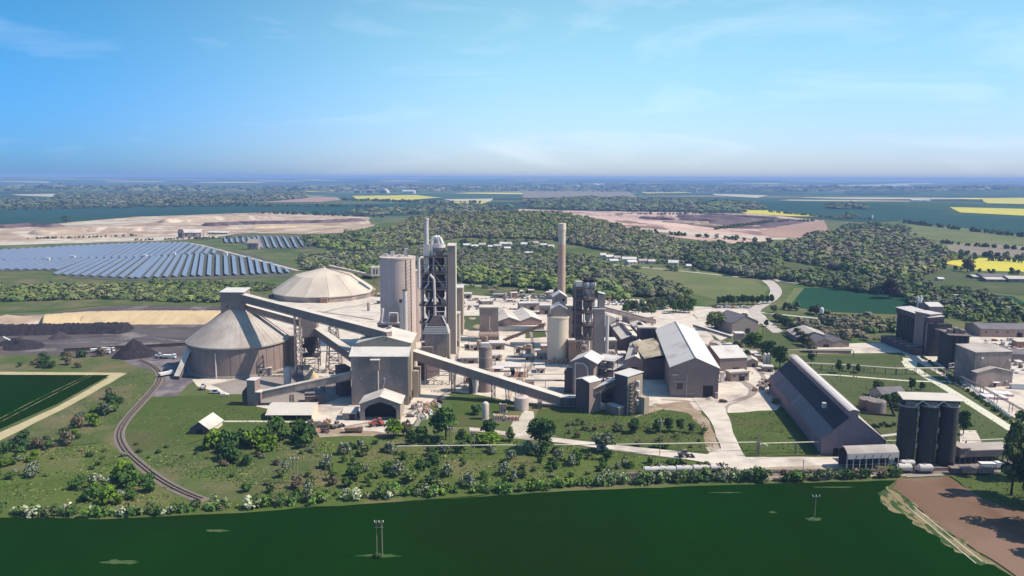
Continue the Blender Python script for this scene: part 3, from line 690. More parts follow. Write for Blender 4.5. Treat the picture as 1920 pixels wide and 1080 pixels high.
# hopper building + gallery E
f = F((455, 761), (476, 762)); hh = f.h(0, 0, 713)
t = f.thing('feed_hopper', 'small dark grey feed hopper building at the lower left end of the low inclined conveyor', 'hopper building')
MB().box(f.w*.45, f.w+1, 0, 6, 0, hh).build('wall', 'clad_mid', t)
MB().box(f.w*.4, f.w+1.4, -.4, 6.4, hh, hh+.3).build('roof', 'roof_white', t)
MB().add([(0, 0, 0), (f.w*.45, 0, 0), (f.w*.45, 0, hh*.78), (0, 0, hh*.55), (0, 6, 0), (f.w*.45, 6, 0), (f.w*.45, 6, hh*.78), (0, 6, hh*.55)], [(0, 1, 2, 3), (7, 6, 5, 4), (3, 2, 6, 7), (0, 3, 7, 4), (1, 0, 4, 5)]).build('chute', 'steel_dark', t)
MB().box(f.w+1, f.w+4, 0, 5, 3.5, hh*.55).build('annex', 'clad_mid', t); MB().box(f.w+.8, f.w+4.4, -.3, 5.3, hh*.55, hh*.55+.25).build('annex_roof', 'roof_white', t)
p0 = f.world(f.w+2, 3, 4); e0 = fb.world(0, 5, 0)
gallery(p0, (e0.x+.5, e0.y, ZAT(e0, 703)-1.5), 3.6, 3.4, 'low inclined conveyor rising from the small feed hopper to the big gabled building')
for px_, py_, zt in ((547, 758, 741), (606, 737, 724)):
    g = G(px_, py_, 0); trestle(px_, py_, ZAT(g, zt), 1.6, 2.2, 'short lattice leg under the low inclined conveyor', 4, 1.0, w=.22)
# open-front shed
f = F((501, 788), (584, 788)); D = 13; hf = f.h(0, 0, 778); 
t = f.thing('open_shed', 'long low open-fronted shed with a pale roof beside the white dusty yard', 'shed')
MB().box(0, f.w, D-.3, D, 0, 5).box(0, .3, 0, D-.3, 0, 3.8).build('wall', 'clad', t)
MB().add([(f.w, 0, 0), (f.w, D, 0), (f.w, D, 5.3), (f.w, D*.55, 5.6), (f.w, 0, hf), (f.w+.3, 0, 0), (f.w+.3, D, 0), (f.w+.3, D, 5.3), (f.w+.3, D*.55, 5.6), (f.w+.3, 0, hf)], [(0, 1, 2, 3, 4), (9, 8, 7, 6, 5), (0, 5, 6, 1), (4, 9, 5, 0), (2, 7, 8, 3), (3, 8, 9, 4), (1, 6, 7, 2)]).build('end_wall', 'concrete_cream', t)
MB().slab([(-.6, -1.2, hf+.1), (f.w+.6, -1.2, hf+.1), (f.w+.6, D*.6, 6.1), (-.6, D*.6, 6.1)], .2).slab([(-.6, D*.6, 6.1), (f.w+.6, D*.6, 6.1), (f.w+.6, D+.4, 5.1), (-.6, D+.4, 5.1)], .2).build('roof', 'roof_dusty', t)
for i in range(4): MB().box(f.w*i/3.03, f.w*i/3.03+.35, 0, .35, 0, hf).build('post', 'steel_mid', t)
# small barn
f = F((356, 815), (393, 816)); w = f.w; D = 14; he = f.h(0, 0, 804); hr = f.h(w/2, 0, 791)
t = f.thing('small_barn', 'small isolated barn with a pale roof on the grass left of the bushes', 'barn')
MB().gwall(0, w, 0, D, 0, he, hr-.03).build('wall', 'brick_pale', t)
MB().add([(.1, -.12, 0), (w-.1, -.12, 0), (w-.1, -.12, he), (w/2, -.12, hr-.2), (.1, -.12, he), (.1, -.01, 0), (w-.1, -.01, 0), (w-.1, -.01, he), (w/2, -.01, hr-.2), (.1, -.01, he)], [(0, 1, 2, 3, 4), (9, 8, 7, 6, 5), (4, 3, 8, 9), (3, 2, 7, 8), (0, 4, 9, 5), (1, 6, 7, 2)]).build('gable_shade', 'clad_dark', t)  # dark panel over the pale wall puts the gable's shade into colour
MB().gable(0, w, 0, D, he, hr, .2, .5).build('roof', 'roof_dusty', t)
MB().box(w*.35, w*.65, -.2, -.125, 0, 2.8).build('door', 'opening', t)
# ---------------------------------------------------------------- big gabled building
t = fb.thing('storage_building', 'biggest grey storage building in the front, stepped roof and conveyors on both sides', 'industrial building')
hG0 = fb.h(w1*.5, 8, 652); hG1 = fb.h(w1*.5, 8, 634)
MB().box(0, w1, 0, 8.5, 0, hB).build('wall', 'clad', t)
MB().box(w1+.003, w1+.2, 0, 8.5, 0, hB).build('end_wall', 'clad_beige', t)  # beige here stands in for the sunlight on this end face
xl, xr = w1*.065, w1*1.02
hG0 = hB+5.2; hG1 = hB+9
MB().gwall(xl, xr, 8.52, D1+8, 0, hG0, hG1, 'y').build('rear_wall', 'clad_beige', t)
MB().gable(xl, xr, 8.52, D1+8, hG0, hG1+.02, .3, .6).build('roof', 'roof_dusty', t)
MB().slab([(-.9, -.8, hB-.2), (w1+.8, -.8, hB-.2), (w1+.8, 8.5, hB+3.2), (-.9, 8.5, hB+3.2)], .3).build('lean_roof', 'roof_white', t)
MB().box(w1*.36, w1*.51, -3, 0-.003, hB-6.5, hB-1.6).build('hoist_box', 'clad_mid', t)
MB().box(w1*.35, w1*.52, -3.3, .1, hB-1.6, hB-1.2).build('hoist_roof', 'roof_white', t)
MB().bar((w1*.475, -.6, 0), (w1*.475, -.6, hB-6), .7, n=8).build('downpipe', 'steel_pale', t)
MB().bar((w1*.6, -.5, hB-12), (w1*.54, -.5, hB-19), .3, n=6).bar((w1*.54, -.5, hB-19), (w1*.54, -.5, 8), .3, n=6).build('duct', 'duct', t)
for x in (.165, .57): MB().box(w1*x, w1*x+.5, -.4, -.003, hB-12.3, hB-11.8).build('lamp', 'white_paint', t)
MB().box(xl+1.8, xl+2.8, 8.3, 8.5, hG0-2.5, hG0-1.9).build('vent', 'opening', t)
MB().box((xl+xr)/2-.8, (xl+xr)/2+.8, D1+2, D1+7.5, hG1-1, hG1+1.2).build('ridge_vent', 'clad', t)
MB().ribs(.3, w1-.3, -.003, .5, hB-.4, 26, .1, .08).build('cladding_rib', 'clad', t)
b = MB()
for i in range(9): b.box(w1+.2, w1+.3, i*.95+.4, i*.95+.55, .5, hB-.3)
b.build('side_rib', 'clad_beige', t)
MB().box(w1+1.0, w1+4, 14, 26, 0, 15).build('side_annex', 'clad_beige', t)
MB().cyl(xl+3, 20, hG0+.5, hG0+6.5, 1, n=12).cyl(xl+3, 20, hG0+6.5, hG0+7, 1.6, n=12).build('vent_stack', 'steel_pale', t, True)
for i, (y, hh) in enumerate(((2, 4), (10, 5), (16, 5))): 
    MB().box((w1+.3 if i == 0 else xr+.003), (w1+.5 if i == 0 else xr+.15), y, y+3, 0, hh).build('door', 'opening', t)
# front extension
fe = F((676, 789), (751, 789)); we = fe.w; he = fe.h(0, 0, 757); hr = fe.h(we*.44, 0, 745); De = 14
t = fe.thing('portal_shed', 'gabled shed with a huge dark open mouth in front of the big storage building', 'shed')
b = MB(); b.gable(0, we, 0, De, he, hr+.3, .3, .7); b.build('roof', 'roof_dusty', t)
b = MB(); b.box(0, .5, 0, De, 0, he-.1); b.box(0, we, De-.3, De, 0, he-.1); b.build('wall', 'clad_mid', t)
MB().box(we-.5, we, 0, De, 0, he-.1).build('side_wall', 'clad_beige', t)
b = MB(); b.box(0, 2.2, -.3, -.003, 0, he-.3).box(we-2, we, -.3, -.003, 0, he-.3)
op = [(2.2, he-3), (4.5, he-.8), (we*.5, he+.6), (we-4.3, he-.8), (we-2, he-3)]
b.add([(2.2, -.3, he-3), (2.2, -.3, he-.3), (0, -.3, he-.3), (we/2, -.3, hr), (we, -.3, he-.3), (we-2, -.3, he-.3), (we-2, -.3, he-3), (we-4.3, -.3, he-.8), (we/2, -.3, he+.9), (4.5, -.3, he-.8)], [(0, 1, 2, 3, 8, 9), (3, 4, 5, 6, 7, 8)])
b.build('portal_frame', 'clad', t)
MB().box(.6, we-.6, 6, 6.4, .05, he-1).build('mouth_shade', 'opening', t)  # near-black panel painted as the shade deep inside the shed mouth
MB().box(.55, we-.55, .5, De-.4, .01, .06).build('slab', 'dirt', t)
# side shack
f = F((642, 788), (668, 788))
t = f.thing('lean_shack', 'little flat-roofed shack left of the dark open shed mouth', 'shed')
MB().box(0, f.w, 0, 7, 0, 3.6).build('wall', 'clad', t); MB().slab([(-.4, -.5, 3.65), (f.w+.4, -.5, 3.65), (f.w+.4, 7.4, 4.6), (-.4, 7.4, 4.6)], .15).build('roof', 'roof_dusty', t)
MB().box(f.w*.5, f.w-.5, -.1, -.003, 0, 3).build('door', 'opening', t)
f = F((572, 760), (605, 758))
t = f.thing('dark_bin', 'low dark walled bin in the shade left of the big storage building', 'storage bin')
MB().box(0, f.w, 0, 9, 0, 4.6).build('wall', 'clad_dark', t); MB().box(-.2, f.w+.2, -.2, 9.2, 4.6, 4.75).build('roof', 'steel_mid', t); MB().box(f.w*.3, f.w*.7, -.1, -.003, 0, 3).build('door', 'opening', t)
f = F((640, 745), (660, 742))
t = f.thing('side_annex', 'tall dark annex against the left wall of the big storage building', 'annex')
MB().box(0, f.w-.3, 0, 9, 0, 16).build('wall', 'clad_dark', t); MB().box(-.3, f.w-.3, -.3, 9.3, 16, 16.3).build('roof', 'clad_dark', t)
# conveyor D to the mill towers
pD = V(fb.world(xr+.5, D1-4, 0)); pD.z = ZAT(pD, 672)
gE = G(1082, 770, 0); gE.y += 8
gallery(pD, (gE.x-8, gE.y-1, ZAT(gE, 757)), 5.2, 4.6, 'longest covered conveyor descending from the big building to the dark mill towers', m='clad_mid')
gallery((gE.x-9, gE.y-1, ZAT(gE, 757)-.1), (gE.x+2, gE.y-1, ZAT(gE, 757)-.3), 5.2, 4.4, 'short level end of the longest conveyor where it enters the dark tower', m='clad_dark')
for px_, py_, zt in ((850, 735, 690), (925, 748, 712), (1012, 765, 752)):
    g = G(px_, py_, 0); trestle(px_, py_, ZAT(g, zt), 2, 3.6, 'lattice leg under the descending part of the longest conveyor', 6, 1.0, w=.3)
# ---------------------------------------------------------------- limestone dome
gf = G(609, 568, 0); RD = 51; cd = gf+V((gf.x, gf.y, 0)).normalized()*RD
t = thing('domed_store', 'wide low twelve-sided store with a beige dome roof behind the conveyors', 'storage dome', cd)
zc = ZAT(cd, 502)
MB().lathe(0, 0, [(RD, 0), (RD, 5.6)], 14, .1).build('wall', 'clad', t)
MB().lathe(0, 0, [(RD+1, 5), (RD+1, 5.7), (RD*.56, zc*.76), (1.5, zc)], 14, .1).build('roof', 'dome_skin', t)
b = MB()
for i in range(14):
    a = .1+2*math.pi*i/14; b.bar(((RD+1)*math.cos(a), (RD+1)*math.sin(a), 5.8), (RD*.56*math.cos(a), RD*.56*math.sin(a), zc*.76+.1), .16); b.bar((RD*.56*math.cos(a), RD*.56*math.sin(a), zc*.76+.1), (0, 0, zc+.1), .16)
b.build('ridge_cap', 'clad_beige', t)
MB().box(8, 15, -RD-.7, -RD+3, 0, 4.6).build('door', 'rust', t)
MB().cyl(0, 0, zc, zc+1, 1.8).build('vent', 'dome_skin', t)
t = thing('small_tower', 'small cream hut on legs at the right of the beige dome', 'lookout hut', G(706, 556, 0))
g = G(706, 556, 0); z1 = ZAT(g, 517); z2 = ZAT(g, 501)
lattice(MB(), -3, 3, -3, 3, 0, z1, 3, .4).build('leg_frame', 'rust', t); MB().box(-4.5, 4.5, -4, 4, z1, z2).build('wall', 'concrete_cream', t); MB().box(-5, 5, -4.5, 4.5, z2, z2+.4).build('roof', 'roof_white', t)
for x in (-2, .8): MB().box(x, x+1.6, -4.1, -4.003, z1+2, z2-1.5).build('window', 'glass', t)
gallery((g.x-3, g.y, z1-1), (cd.x+6, cd.y, zc+.5), 2.6, 2, 'thin conveyor bridge from the small cream hut to the top of the beige dome', m='clad_beige', name='conveyor_bridge')
# ================================================================ central plant
def box_b(A, B, D, ytop, label, cat, m='clad', mr='roof_dusty', name='plant_building', roof='flat', rise=None, door=True, group=None, z=0, win=0, ov=.4, side=None, rz=None):
    "building with parts: wall, roof, door, windows"
    f = F(A, B); h = f.h(0, 0, ytop); w = f.w; t = f.thing(name, label, cat, group)
    if roof == 'flat':
        MB().box(0, w, 0, D, z, h).build('wall', m, t); MB().box(-ov, w+ov, -ov, D+ov, h, h+.35).build('roof', mr, t)
        MB().box(-ov, w+ov, -ov, -ov+.25, h+.352, h+.8).build('parapet', m, t)
    elif roof == 'shed':
        rise = rise or 1.5
        MB().add([(0, 0, z), (w, 0, z), (w, D, z), (0, D, z), (0, 0, h), (w, 0, h), (w, D, h+rise), (0, D, h+rise)], [(3, 2, 1, 0), (4, 5, 6, 7), (0, 1, 5, 4), (1, 2, 6, 5), (2, 3, 7, 6), (3, 0, 4, 7)]).build('wall', m, t)
        MB().slab([(-ov, -ov, h+.01), (w+ov, -ov, h+.01), (w+ov, D+ov, h+rise+.02), (-ov, D+ov, h+rise+.02)], .25).build('roof', mr, t)
    else:
        rise = rise or w*.18
        MB().gwall(0, w, 0, D, z, h, h+rise-.02, roof).build('wall', m, t)
        MB().gable(0, w, 0, D, h, h+rise+.02, .25, ov, roof).build('roof', mr, t)
    if side: MB().box(w+.003, w+.1, 0, D, z, h-.05).build('lighter_side', side, t)
    if door and z == 0: dw = min(4, w*.3); MB().box(w*.6-dw/2, w*.6+dw/2, -.12, -.003, 0, min(4, h*.6)).build('door', 'opening', t)
    if win:
        for i in range(win):
            x = w*(i+.5)/win; MB().box(x-.7, x+.7, -.1, -.003, h*.55, h*.55+1.3).build('window', 'glass', t)
    return f, t, h
def silo(px, yb, rpx, ytop, label, m='concrete', name='silo', deck=True, n=40, zb=0):
    g = G(px, yb, 0); r = rpx*MPP(g); c = g+V((g.x, g.y, 0)).normalized()*r; h = ZAT(g, ytop)
    t = thing(name, label, 'silo', c)
    MB().cyl(0, 0, zb, h, r, n=n).build('shell', m, t, True)
    MB().lathe(0, 0, [(r+.25, h-.9), (r+.25, h+.25), (r-.2, h+.3)], n).build('rim', m, t, True)
    b = MB()
    for i in range(18):
        a = 2*math.pi*i/18; b.bar((r*math.cos(a), r*math.sin(a), h+.3), (r*math.cos(a), r*math.sin(a), h+1.5), .1); a2 = 2*math.pi*(i+1)/18
        b.bar((r*math.cos(a), r*math.sin(a), h+1.5), (r*math.cos(a2), r*math.sin(a2), h+1.5), .1)
    b.build('railing', 'steel_mid', t)
    return t, c, r, h
# homogenising silo
t, c, r, h = silo(748, 652, 33.5, 485, 'tallest wide beige concrete silo left of the dark lattice tower', 'concrete_pink', zb=0)
for (x, y, z1) in ((-8, 0, 2.2), (-4, 3, 3.5), (2, -3, 2), (6, 2, 6)): MB().box(x-1.2, x+1.2, y-1.2, y+1.2, h+.3, h+z1).build('filter_box', 'steel_pale', t)
b = MB(); b.bar((3, 2, h), (3, 2, h+12), .35).bar((-2, 4, h), (-2, 4, h+7), .3).bar((8, -4, h), (8, -4, h+6), .4); b.path([(3, 2, h+4), (10, 0, h+4), (17, 0, h+5)], .5); b.build('mast', 'steel_mid', t)
b = MB()
for a0 in (-.95, -.62): b.bar((r*math.cos(a0)*1.02, r*math.sin(a0)*1.02, 0), (r*math.cos(a0)*1.02, r*math.sin(a0)*1.02, h-1), .35)
for i in range(24): z = 2+(h-4)*i/24; b.bar((r*math.cos(-.95)*1.02, r*math.sin(-.95)*1.02, z), (r*math.cos(-.62)*1.02, r*math.sin(-.62)*1.02, z+(h-4)/24), .2)
b.build('stair', 'steel_mid', t)
t2, c2, r2, h2 = silo(781, 642, 12, 508, 'narrower beige silo squeezed between the wide silo and the lattice tower', 'concrete_pink')
# preheater tower 1 (open lattice)
f = F((791, 664), (838, 664)); w = f.w; D = 17
lv = [f.h(0, 0, y) for y in (640, 607, 574, 543, 513, 482)]
t = f.thing('preheater_tower', 'tallest dark open lattice tower with decks, ducts and a beige shaft at its right side', 'process tower')
b = MB()
for x in (0, w/2, w):
    for y in (0, D/2, D): b.bar((x, y, 0), (x, y, lv[-1]), .75)
z0 = 0
for j, z in enumerate(lv):
    for y in (0, D): b.bar((0, y, z), (w, y, z), .6)
    for x in (0, w): b.bar((x, 0, z), (x, D, z), .6)
    b.bar((w/2, 0, z), (w, 0, z0), .4); b.bar((0, 0, z0), (w/2, 0, z), .3) if j < 2 else None
    b.bar((0, 0, z), (0, D, z0), .4); b.bar((w, 0, z), (w, D, z0), .35); b.bar((0, 0, (z+z0)/2), (w, 0, (z+z0)/2), .3)
    z0 = z
b.build('frame', mat('lattice_steel', (.40, .30, .29), (.48, .37, .355), .3, rough=.7), t)
for z in lv:
    b = MB(); b.box(-1.3, w+.8, -1.3, D+.5, z+.3, z+.55); dk = b.build('deck', 'steel_dark', t)
    rail_top(MB(), -1.3, w+.8, -1.3, D+.5, z+.55, n=8).build('railing', 'steel_mid', dk)
for i, z in enumerate(lv[:-1]):
    zz = z+.6; H2 = lv[i+1]-z
    for cx in (w*.3, w*.72):
        MB().lathe(cx, D*.5, [(.8, zz), (1, zz+1), (3.1, zz+H2*.45), (3.1, zz+H2*.82), (2, zz+H2*.93)], 16).build('cyclone', 'steel_dark', t, True)
MB().path([(-1.2, -1.8, lv[3]+1), (-1.2, -1.8, lv[5]-2), (-.2, -1.2, lv[5]-.2), (2, -.6, lv[5]-.3)], 1.9, 12).build('duct', 'duct', t, True)
MB().path([(w*.36, -1.6, lv[4]-.5), (w*.52, -1.6, lv[4]-3.5), (w*.55, -1.6, lv[2]+1.5)], 1.7, 12).build('duct', 'duct', t, True)
MB().path([(w*.56, -1.2, lv[2]), (w*.56, -1.2, lv[0])], 1.2, 10).build('duct', 'steel_pale', t, True)
MB().box(0, w, D*.55, D*.6, 0, lv[1]).build('back_wall', 'clad_dark', t)
for i, z in enumerate(lv[:-1]):
    MB().path([(w*.15, -1, z+1), (w*.3, -1, z+4), (w*.3, 1, z+9)], .9, 8).build('pipe', 'duct', t, True)
    MB().box(w*.78, w*.95, .8, 4, z+.6, z+4.2).build('equipment_box', 'clad_pink', t)
for z in (3, 9): MB().bar((-.5, -2, z), (w*.6, -2, z), 1.2, n=10).build('pipe', 'duct', t, True)
MB().box(.5, w-.5, D*.3, D*.9, lv[3]+.6, lv[3]+7).build('plant_room', 'clad_dark', t)
zt = lv[-1]+.6
sh = f.h(w, 0, 461)
MB().box(w+1.0, w+6.0, -1, 8, 0, sh).build('lift_shaft', 'clad_pink', t)
MB().box(w+6.0+.003, w+6.5, -1, 8, 0, sh-.3).build('shaft_side', 'concrete_cream', t)  # paler slab puts the sunlight on the shaft's right edge into colour
MB().slab([(w+.8, -1.3, sh+.01), (w+6.8, -1.3, sh+.01), (w+6.8, 8.3, sh+1), (w+.8, 8.3, sh+1)], .3).build('shaft_roof', 'roof_dusty', t)
zc1 = f.h(w*.7, 3, 458)
MB().lathe(w*.72, 4, [(1.5, zt), (3.6, zt+3), (3.9, zc1-2.5), (4.0, zc1), (3, zc1+.6)], 20).build('top_cyclone', 'clad_pink', t, True)
MB().lathe(w*.72, 4, [(4.2, zc1-2.2), (4.2, zc1-.2)], 20).build('collar', 'white_paint', t, True)
hp = f.h(w*.6, 3, 444)
MB().path([(w*.72, 4, zc1), (w*.66, 4, hp-1), (w*.56, 4, hp), (w*.45, 4, hp-1.6), (w*.42, 4, zt)], 2.6, 14).build('gooseneck', 'white_paint', t, True)
MB().path([(w*.85, 4, zc1), (w*.74, 4, hp-.6), (w*.66, 4, hp)], 2.4, 14).build('gooseneck', 'white_paint', t, True)
hs = f.h(w*.22, 2, 409)
MB().cyl(w*.23, 2, lv[-2], hs-1, 1.45, n=18).cyl(w*.23, 2, hs-1, hs, 1.8, n=18).build('exhaust_stack', 'steel_pale', t, True)
MB().box(w*.1, w*.34, .4, 4, zt, zt+8).build('fan_housing', 'duct', t)
MB().box(w*.88, w*1.06, 3, 9, 0, lv[0]).build('foot_wall', 'clad_pink', t)
# lit rough concrete structure right of the shaft
box_b((852, 650), (862, 650), 12, 590, 'narrow pale broken-edged concrete block right of the tall tower shaft', 'plant building', 'concrete_cream', win=0)
box_b((852, 628), (868, 628), 22, 541, 'tall beige block behind the right foot of the lattice tower', 'plant building', 'clad_beige', 'roof_white')
# filter house on legs
f = F((797, 722), (838, 722)); zb = f.h(0, 0, 668); zt = f.h(0, 0, 626); w = f.w; D = 9
t = f.thing('filter_house', 'pale dust filter house on legs with a ribbed roof and dark pyramid hood', 'filter house')
MB().box(0, w, 0, D, zb, zt).build('wall', 'clad', t)
MB().box(w+.003, w+1.6, 0, D, zb-2, zt).build('side_wall', 'clad_beige', t)
b = MB()
for i in range(5): b.box(-1-i*.0+i*.35, w+1.4-i*.25, -.8+i*.3, D+.8-i*.3, zt+.003+i*.95, zt+.6+i*.95)
b.build('roof', 'steel_pale', t)
zz = zt+4.8; b = MB().add([(1.6, .6, zz), (w, .6, zz), (w, D-.6, zz), (1.6, D-.6, zz), (w*.38, 3, zz+5), (w*.78, 3, zz+5), (w*.78, D-3, zz+5), (w*.38, D-3, zz+5)], [(0, 1, 5, 4), (1, 2, 6, 5), (2, 3, 7, 6), (3, 0, 4, 7), (4, 5, 6, 7)]); b.build('hood', 'steel_dark', t)
b = MB().bar((w, .5, zz), (w*.78, 2.9, zz+5.1), .5).path([(w*.45, 4, zz+5), (w*.45, 4, zz+7.5), (w*.9, 4, zz+7.5), (w*.9, 4, zz+2)], .5, 6); b.build('pipe', 'steel_pale', t)
MB().add([(0, 0, zb), (w, 0, zb), (w, D, zb), (0, D, zb), (w*.35, D*.35, zb-6), (w*.65, D*.35, zb-6), (w*.65, D*.65, zb-6), (w*.35, D*.65, zb-6)], [(0, 1, 5, 4), (1, 2, 6, 5), (2, 3, 7, 6), (3, 0, 4, 7), (7, 6, 5, 4)]).build('hopper', 'steel_dark', t)
lattice(MB(), 0, w+1.4, 0, D, 0, zb, 3, .45).build('leg_frame', 'steel_mid', t)
MB().box(-1.5, 5, -2.6, -.003, zb+2.5, zb+6).build('fan_box', 'clad_mid', t); MB().bar((-5, -1.5, zb+4.4), (0, -1.5, zb+5), 2, n=12).build('duct', 'duct', t, True)
# stacks behind the storage building
for px_, yb, rp, yt, lb, mm in ((761, 668, 4.2, 545, 'taller ribbed grey pipe stack in front of the wide beige silo', 'steel_pale'), (753, 668, 2.5, 567, 'thinner shorter pipe stack with a dark cap in front of the wide beige silo', 'duct')):
    g = G(px_, yb, 0); k = MPP(g); t = thing('pipe_stack', lb, 'chimney', g)
    hh = ZAT(g, yt); MB().cyl(0, 0, 0, hh, rp*k, n=18).build('shaft', mm, t, True)
    for i in range(int(hh/5)): MB().cyl(0, 0, 2+i*5, 2.4+i*5, rp*k+.12, n=18).build('band', mm, t)
    MB().cyl(0, 0, hh, hh+.8 if rp > 3 else hh+2, rp*k*1.12, n=18).build('cap', 'steel_dark', t, True)
f, t, h = box_b((709, 668), (747, 668), 9, 608, 'dark filter unit with a white pipe frame on top, behind the gabled roof', 'filter unit', 'clad_dark', 'roof_white', 'filter_unit', door=False)
b = MB().path([(f.w*.55, 4, h+.3), (f.w*.55, 4, h+7), (f.w*.96, 4, h+7), (f.w*.96, 4, h+.3)], .9, 8).build('pipe_frame', 'white_paint', t); MB().box(f.w*.58, f.w*.92, 3, 6, h+.3, h+5.5).build('fan', 'clad_mid', t)
MB().path([(f.w*.12, 4, h), (f.w*.22, 4, h+8), (f.w*.22, 4, h+10)], 2.0, 12).build('duct', 'duct', t, True)
f, t, h = box_b((783, 712), (795, 714), 16, 668, 'dark lower block behind the long descending conveyor, beside the big building', 'plant building', 'clad_dark', 'clad_dark', door=False)
# central block with drum
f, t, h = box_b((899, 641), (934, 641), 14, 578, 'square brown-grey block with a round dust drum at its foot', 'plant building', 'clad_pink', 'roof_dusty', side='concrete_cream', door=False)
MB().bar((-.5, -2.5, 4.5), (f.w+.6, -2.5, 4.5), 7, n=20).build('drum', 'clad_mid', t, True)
b = MB().path([(f.w*.54, -.5, h-6), (f.w*.54, -.5, h-14)], .5, 6).path([(f.w*.54, -.5, h-14), (f.w*.4, -.5, h-19)], .4, 6).path([(f.w*.54, -.5, h-14), (f.w*.7, -.5, h-19)], .4, 6).build('pipe', 'steel_pale', t)
# workshop with zigzag roof
f = F((935, 619), (1016, 617)); hh = f.h(0, 0, 604); w = f.w; D = 44
t = f.thing('workshop', 'brick workshop with two wavy pale roof ridges, left of the cream silo', 'workshop')
MB().box(0, w, 0, D, 0, hh).build('wall', 'brick', t)
b = MB()
for i in range(2):
    x0, x1 = w*i/2, w*(i+1)/2; b.gwall(x0+(.01 if i else 0), x1, 0, D, hh+.003, hh+.6, hh+3.6)
b.build('gable', 'clad_pink', t)
b = MB()
for i in range(2):
    x0, x1 = w*i/2, w*(i+1)/2; b.gable(x0+(.4 if i else 0), x1-(0 if i else .4), 0, D, hh+.6, hh+3.7, .2, .35)
b.build('roof', 'roof_dusty', t)
for i in range(9): MB().box(w*(i+.3)/9, w*(i+.3)/9+2, -.1, -.003, 1.6, 4).build('window', 'glass', t)
MB().box(-.5, w+1, -5, -.15, 0, 3.2).build('lean_to', 'brick_pale', t); MB().box(-.7, w+1.2, -5.3, -.15, 3.2, 3.4).build('lean_roof', 'roof_white', t)
gallery(V(G(945, 645, 0))+V((0, 0, 2)), (G(1024, 668, 0).x, G(1024, 655, 0).y, ZAT(G(1024, 655, 0), 610)), 2.2, 1.8, 'thin brown conveyor rising across the workshop front to the cream silo', m='rust', mr='clad_pink')
# small steel silo + cyclone behind conveyor
t, c, r, h = silo(910, 737, 12.2, 652, 'light grey steel silo in the middle of the yard just behind the long descending conveyor', 'clad_mid')
MB().box(-r*.6, r*.6, -1, 2, h+.3, h+2).build('filter_top', 'white_paint', t)
for z in (8, 14, 20): MB().cyl(0, 0, z, z+.25, r+.12, n=40).build('band', 'steel_pale', t)
g = G(891, 738, 0); t = thing('cyclone', 'silver cyclone pipe below the long conveyor, left of the light grey silo', 'cyclone', g)
MB().lathe(0, 0, [(1, 0), (1.4, 3), (2, 7), (2.1, 10.5), (1.2, 11.5)], 16).build('body', 'steel_pale', t, True); MB().box(-3.5, -1.5, -.5, 2, 0, 12).build('casing', 'clad_dark', t)
# chimney
g = G(1051.5, 622, 0); k = MPP(g); zt = ZAT(g, 419); z1 = ZAT(g, 458)
t = thing('chimney', 'tall round brick-coloured chimney with a cream upper section, tallest thing right of centre', 'chimney', g)
r0, r1 = 8.2*k, 6.4*k
def rr(z): return r0+(r1-r0)*z/zt
MB().lathe(0, 0, [(rr(0), 0), (rr(z1), z1)], 32).build('lower_shaft', mat('chimney_red', (.44, .31, .24), (.48, .34, .27), .2, streak=((.3, .18, .15), .4)), t, True)
MB().lathe(0, 0, [(rr(z1), z1+.01), (rr(zt-5), zt-5)], 32).build('upper_shaft', mat('chimney_cream', (.52, .44, .36), (.56, .48, .4), .2, streak=((.36, .3, .25), .4)), t, True)
MB().lathe(0, 0, [(rr(zt)+.3, zt-5), (rr(zt)+.3, zt), (rr(zt)-.6, zt+.1)], 32).build('cap', 'concrete_cream', t, True)
# cream silo with head houses
t, c, r, h = silo(1046, 681, 21, 596, 'wide cream concrete silo with two small gabled houses above it', 'concrete_cream')
hz = ZAT(c, 577); zr = ZAT(c, 569); kx = MPP(c)
MB().gwall(-14*kx, 15*kx, -5, 5, h+.3, hz, zr, 'y').build('head_house', 'clad', t); MB().gable(-14*kx, 15*kx, -5, 5, hz, zr+.05, .25, .4).build('head_house_roof', 'roof_white', t)
b = MB()
for i in range(7): b.box(-9+i*2.6, -7.6+i*2.6, -r-3, -r-1.5, 0, 2+i % 3); b.bar((-9+i*2.6, -r-2, 1), (-7+i*2.6, -r-2.5, 3.4), .3)
b.build('pump_group', 'brick', t)
f, t, h = box_b((1036, 650), (1062, 650), 12, 557, 'slim gabled tower house just behind the cream silo, at the chimney foot', 'plant tower', 'clad_pink', 'roof_white', roof='y', rise=3.2, door=False)
MB().box(f.w*.68, f.w*.85, -.1, -.003, h-3, h-1).build('window', 'opening', t); MB().box(f.w*.22, f.w*.3, -.1, -.003, h-1.6, h-.8).build('window', 'opening', t)
box_b((1062, 655), (1078, 655), 10, 575, 'plain brown link block between the cream silo and the second lattice tower', 'plant building', 'clad_pink', 'roof_dusty', door=False)
box_b((1066, 684), (1078, 684), 10, 640, 'rust-orange block at the right foot of the cream silo', 'plant building', 'rust', 'roof_dusty', door=False)
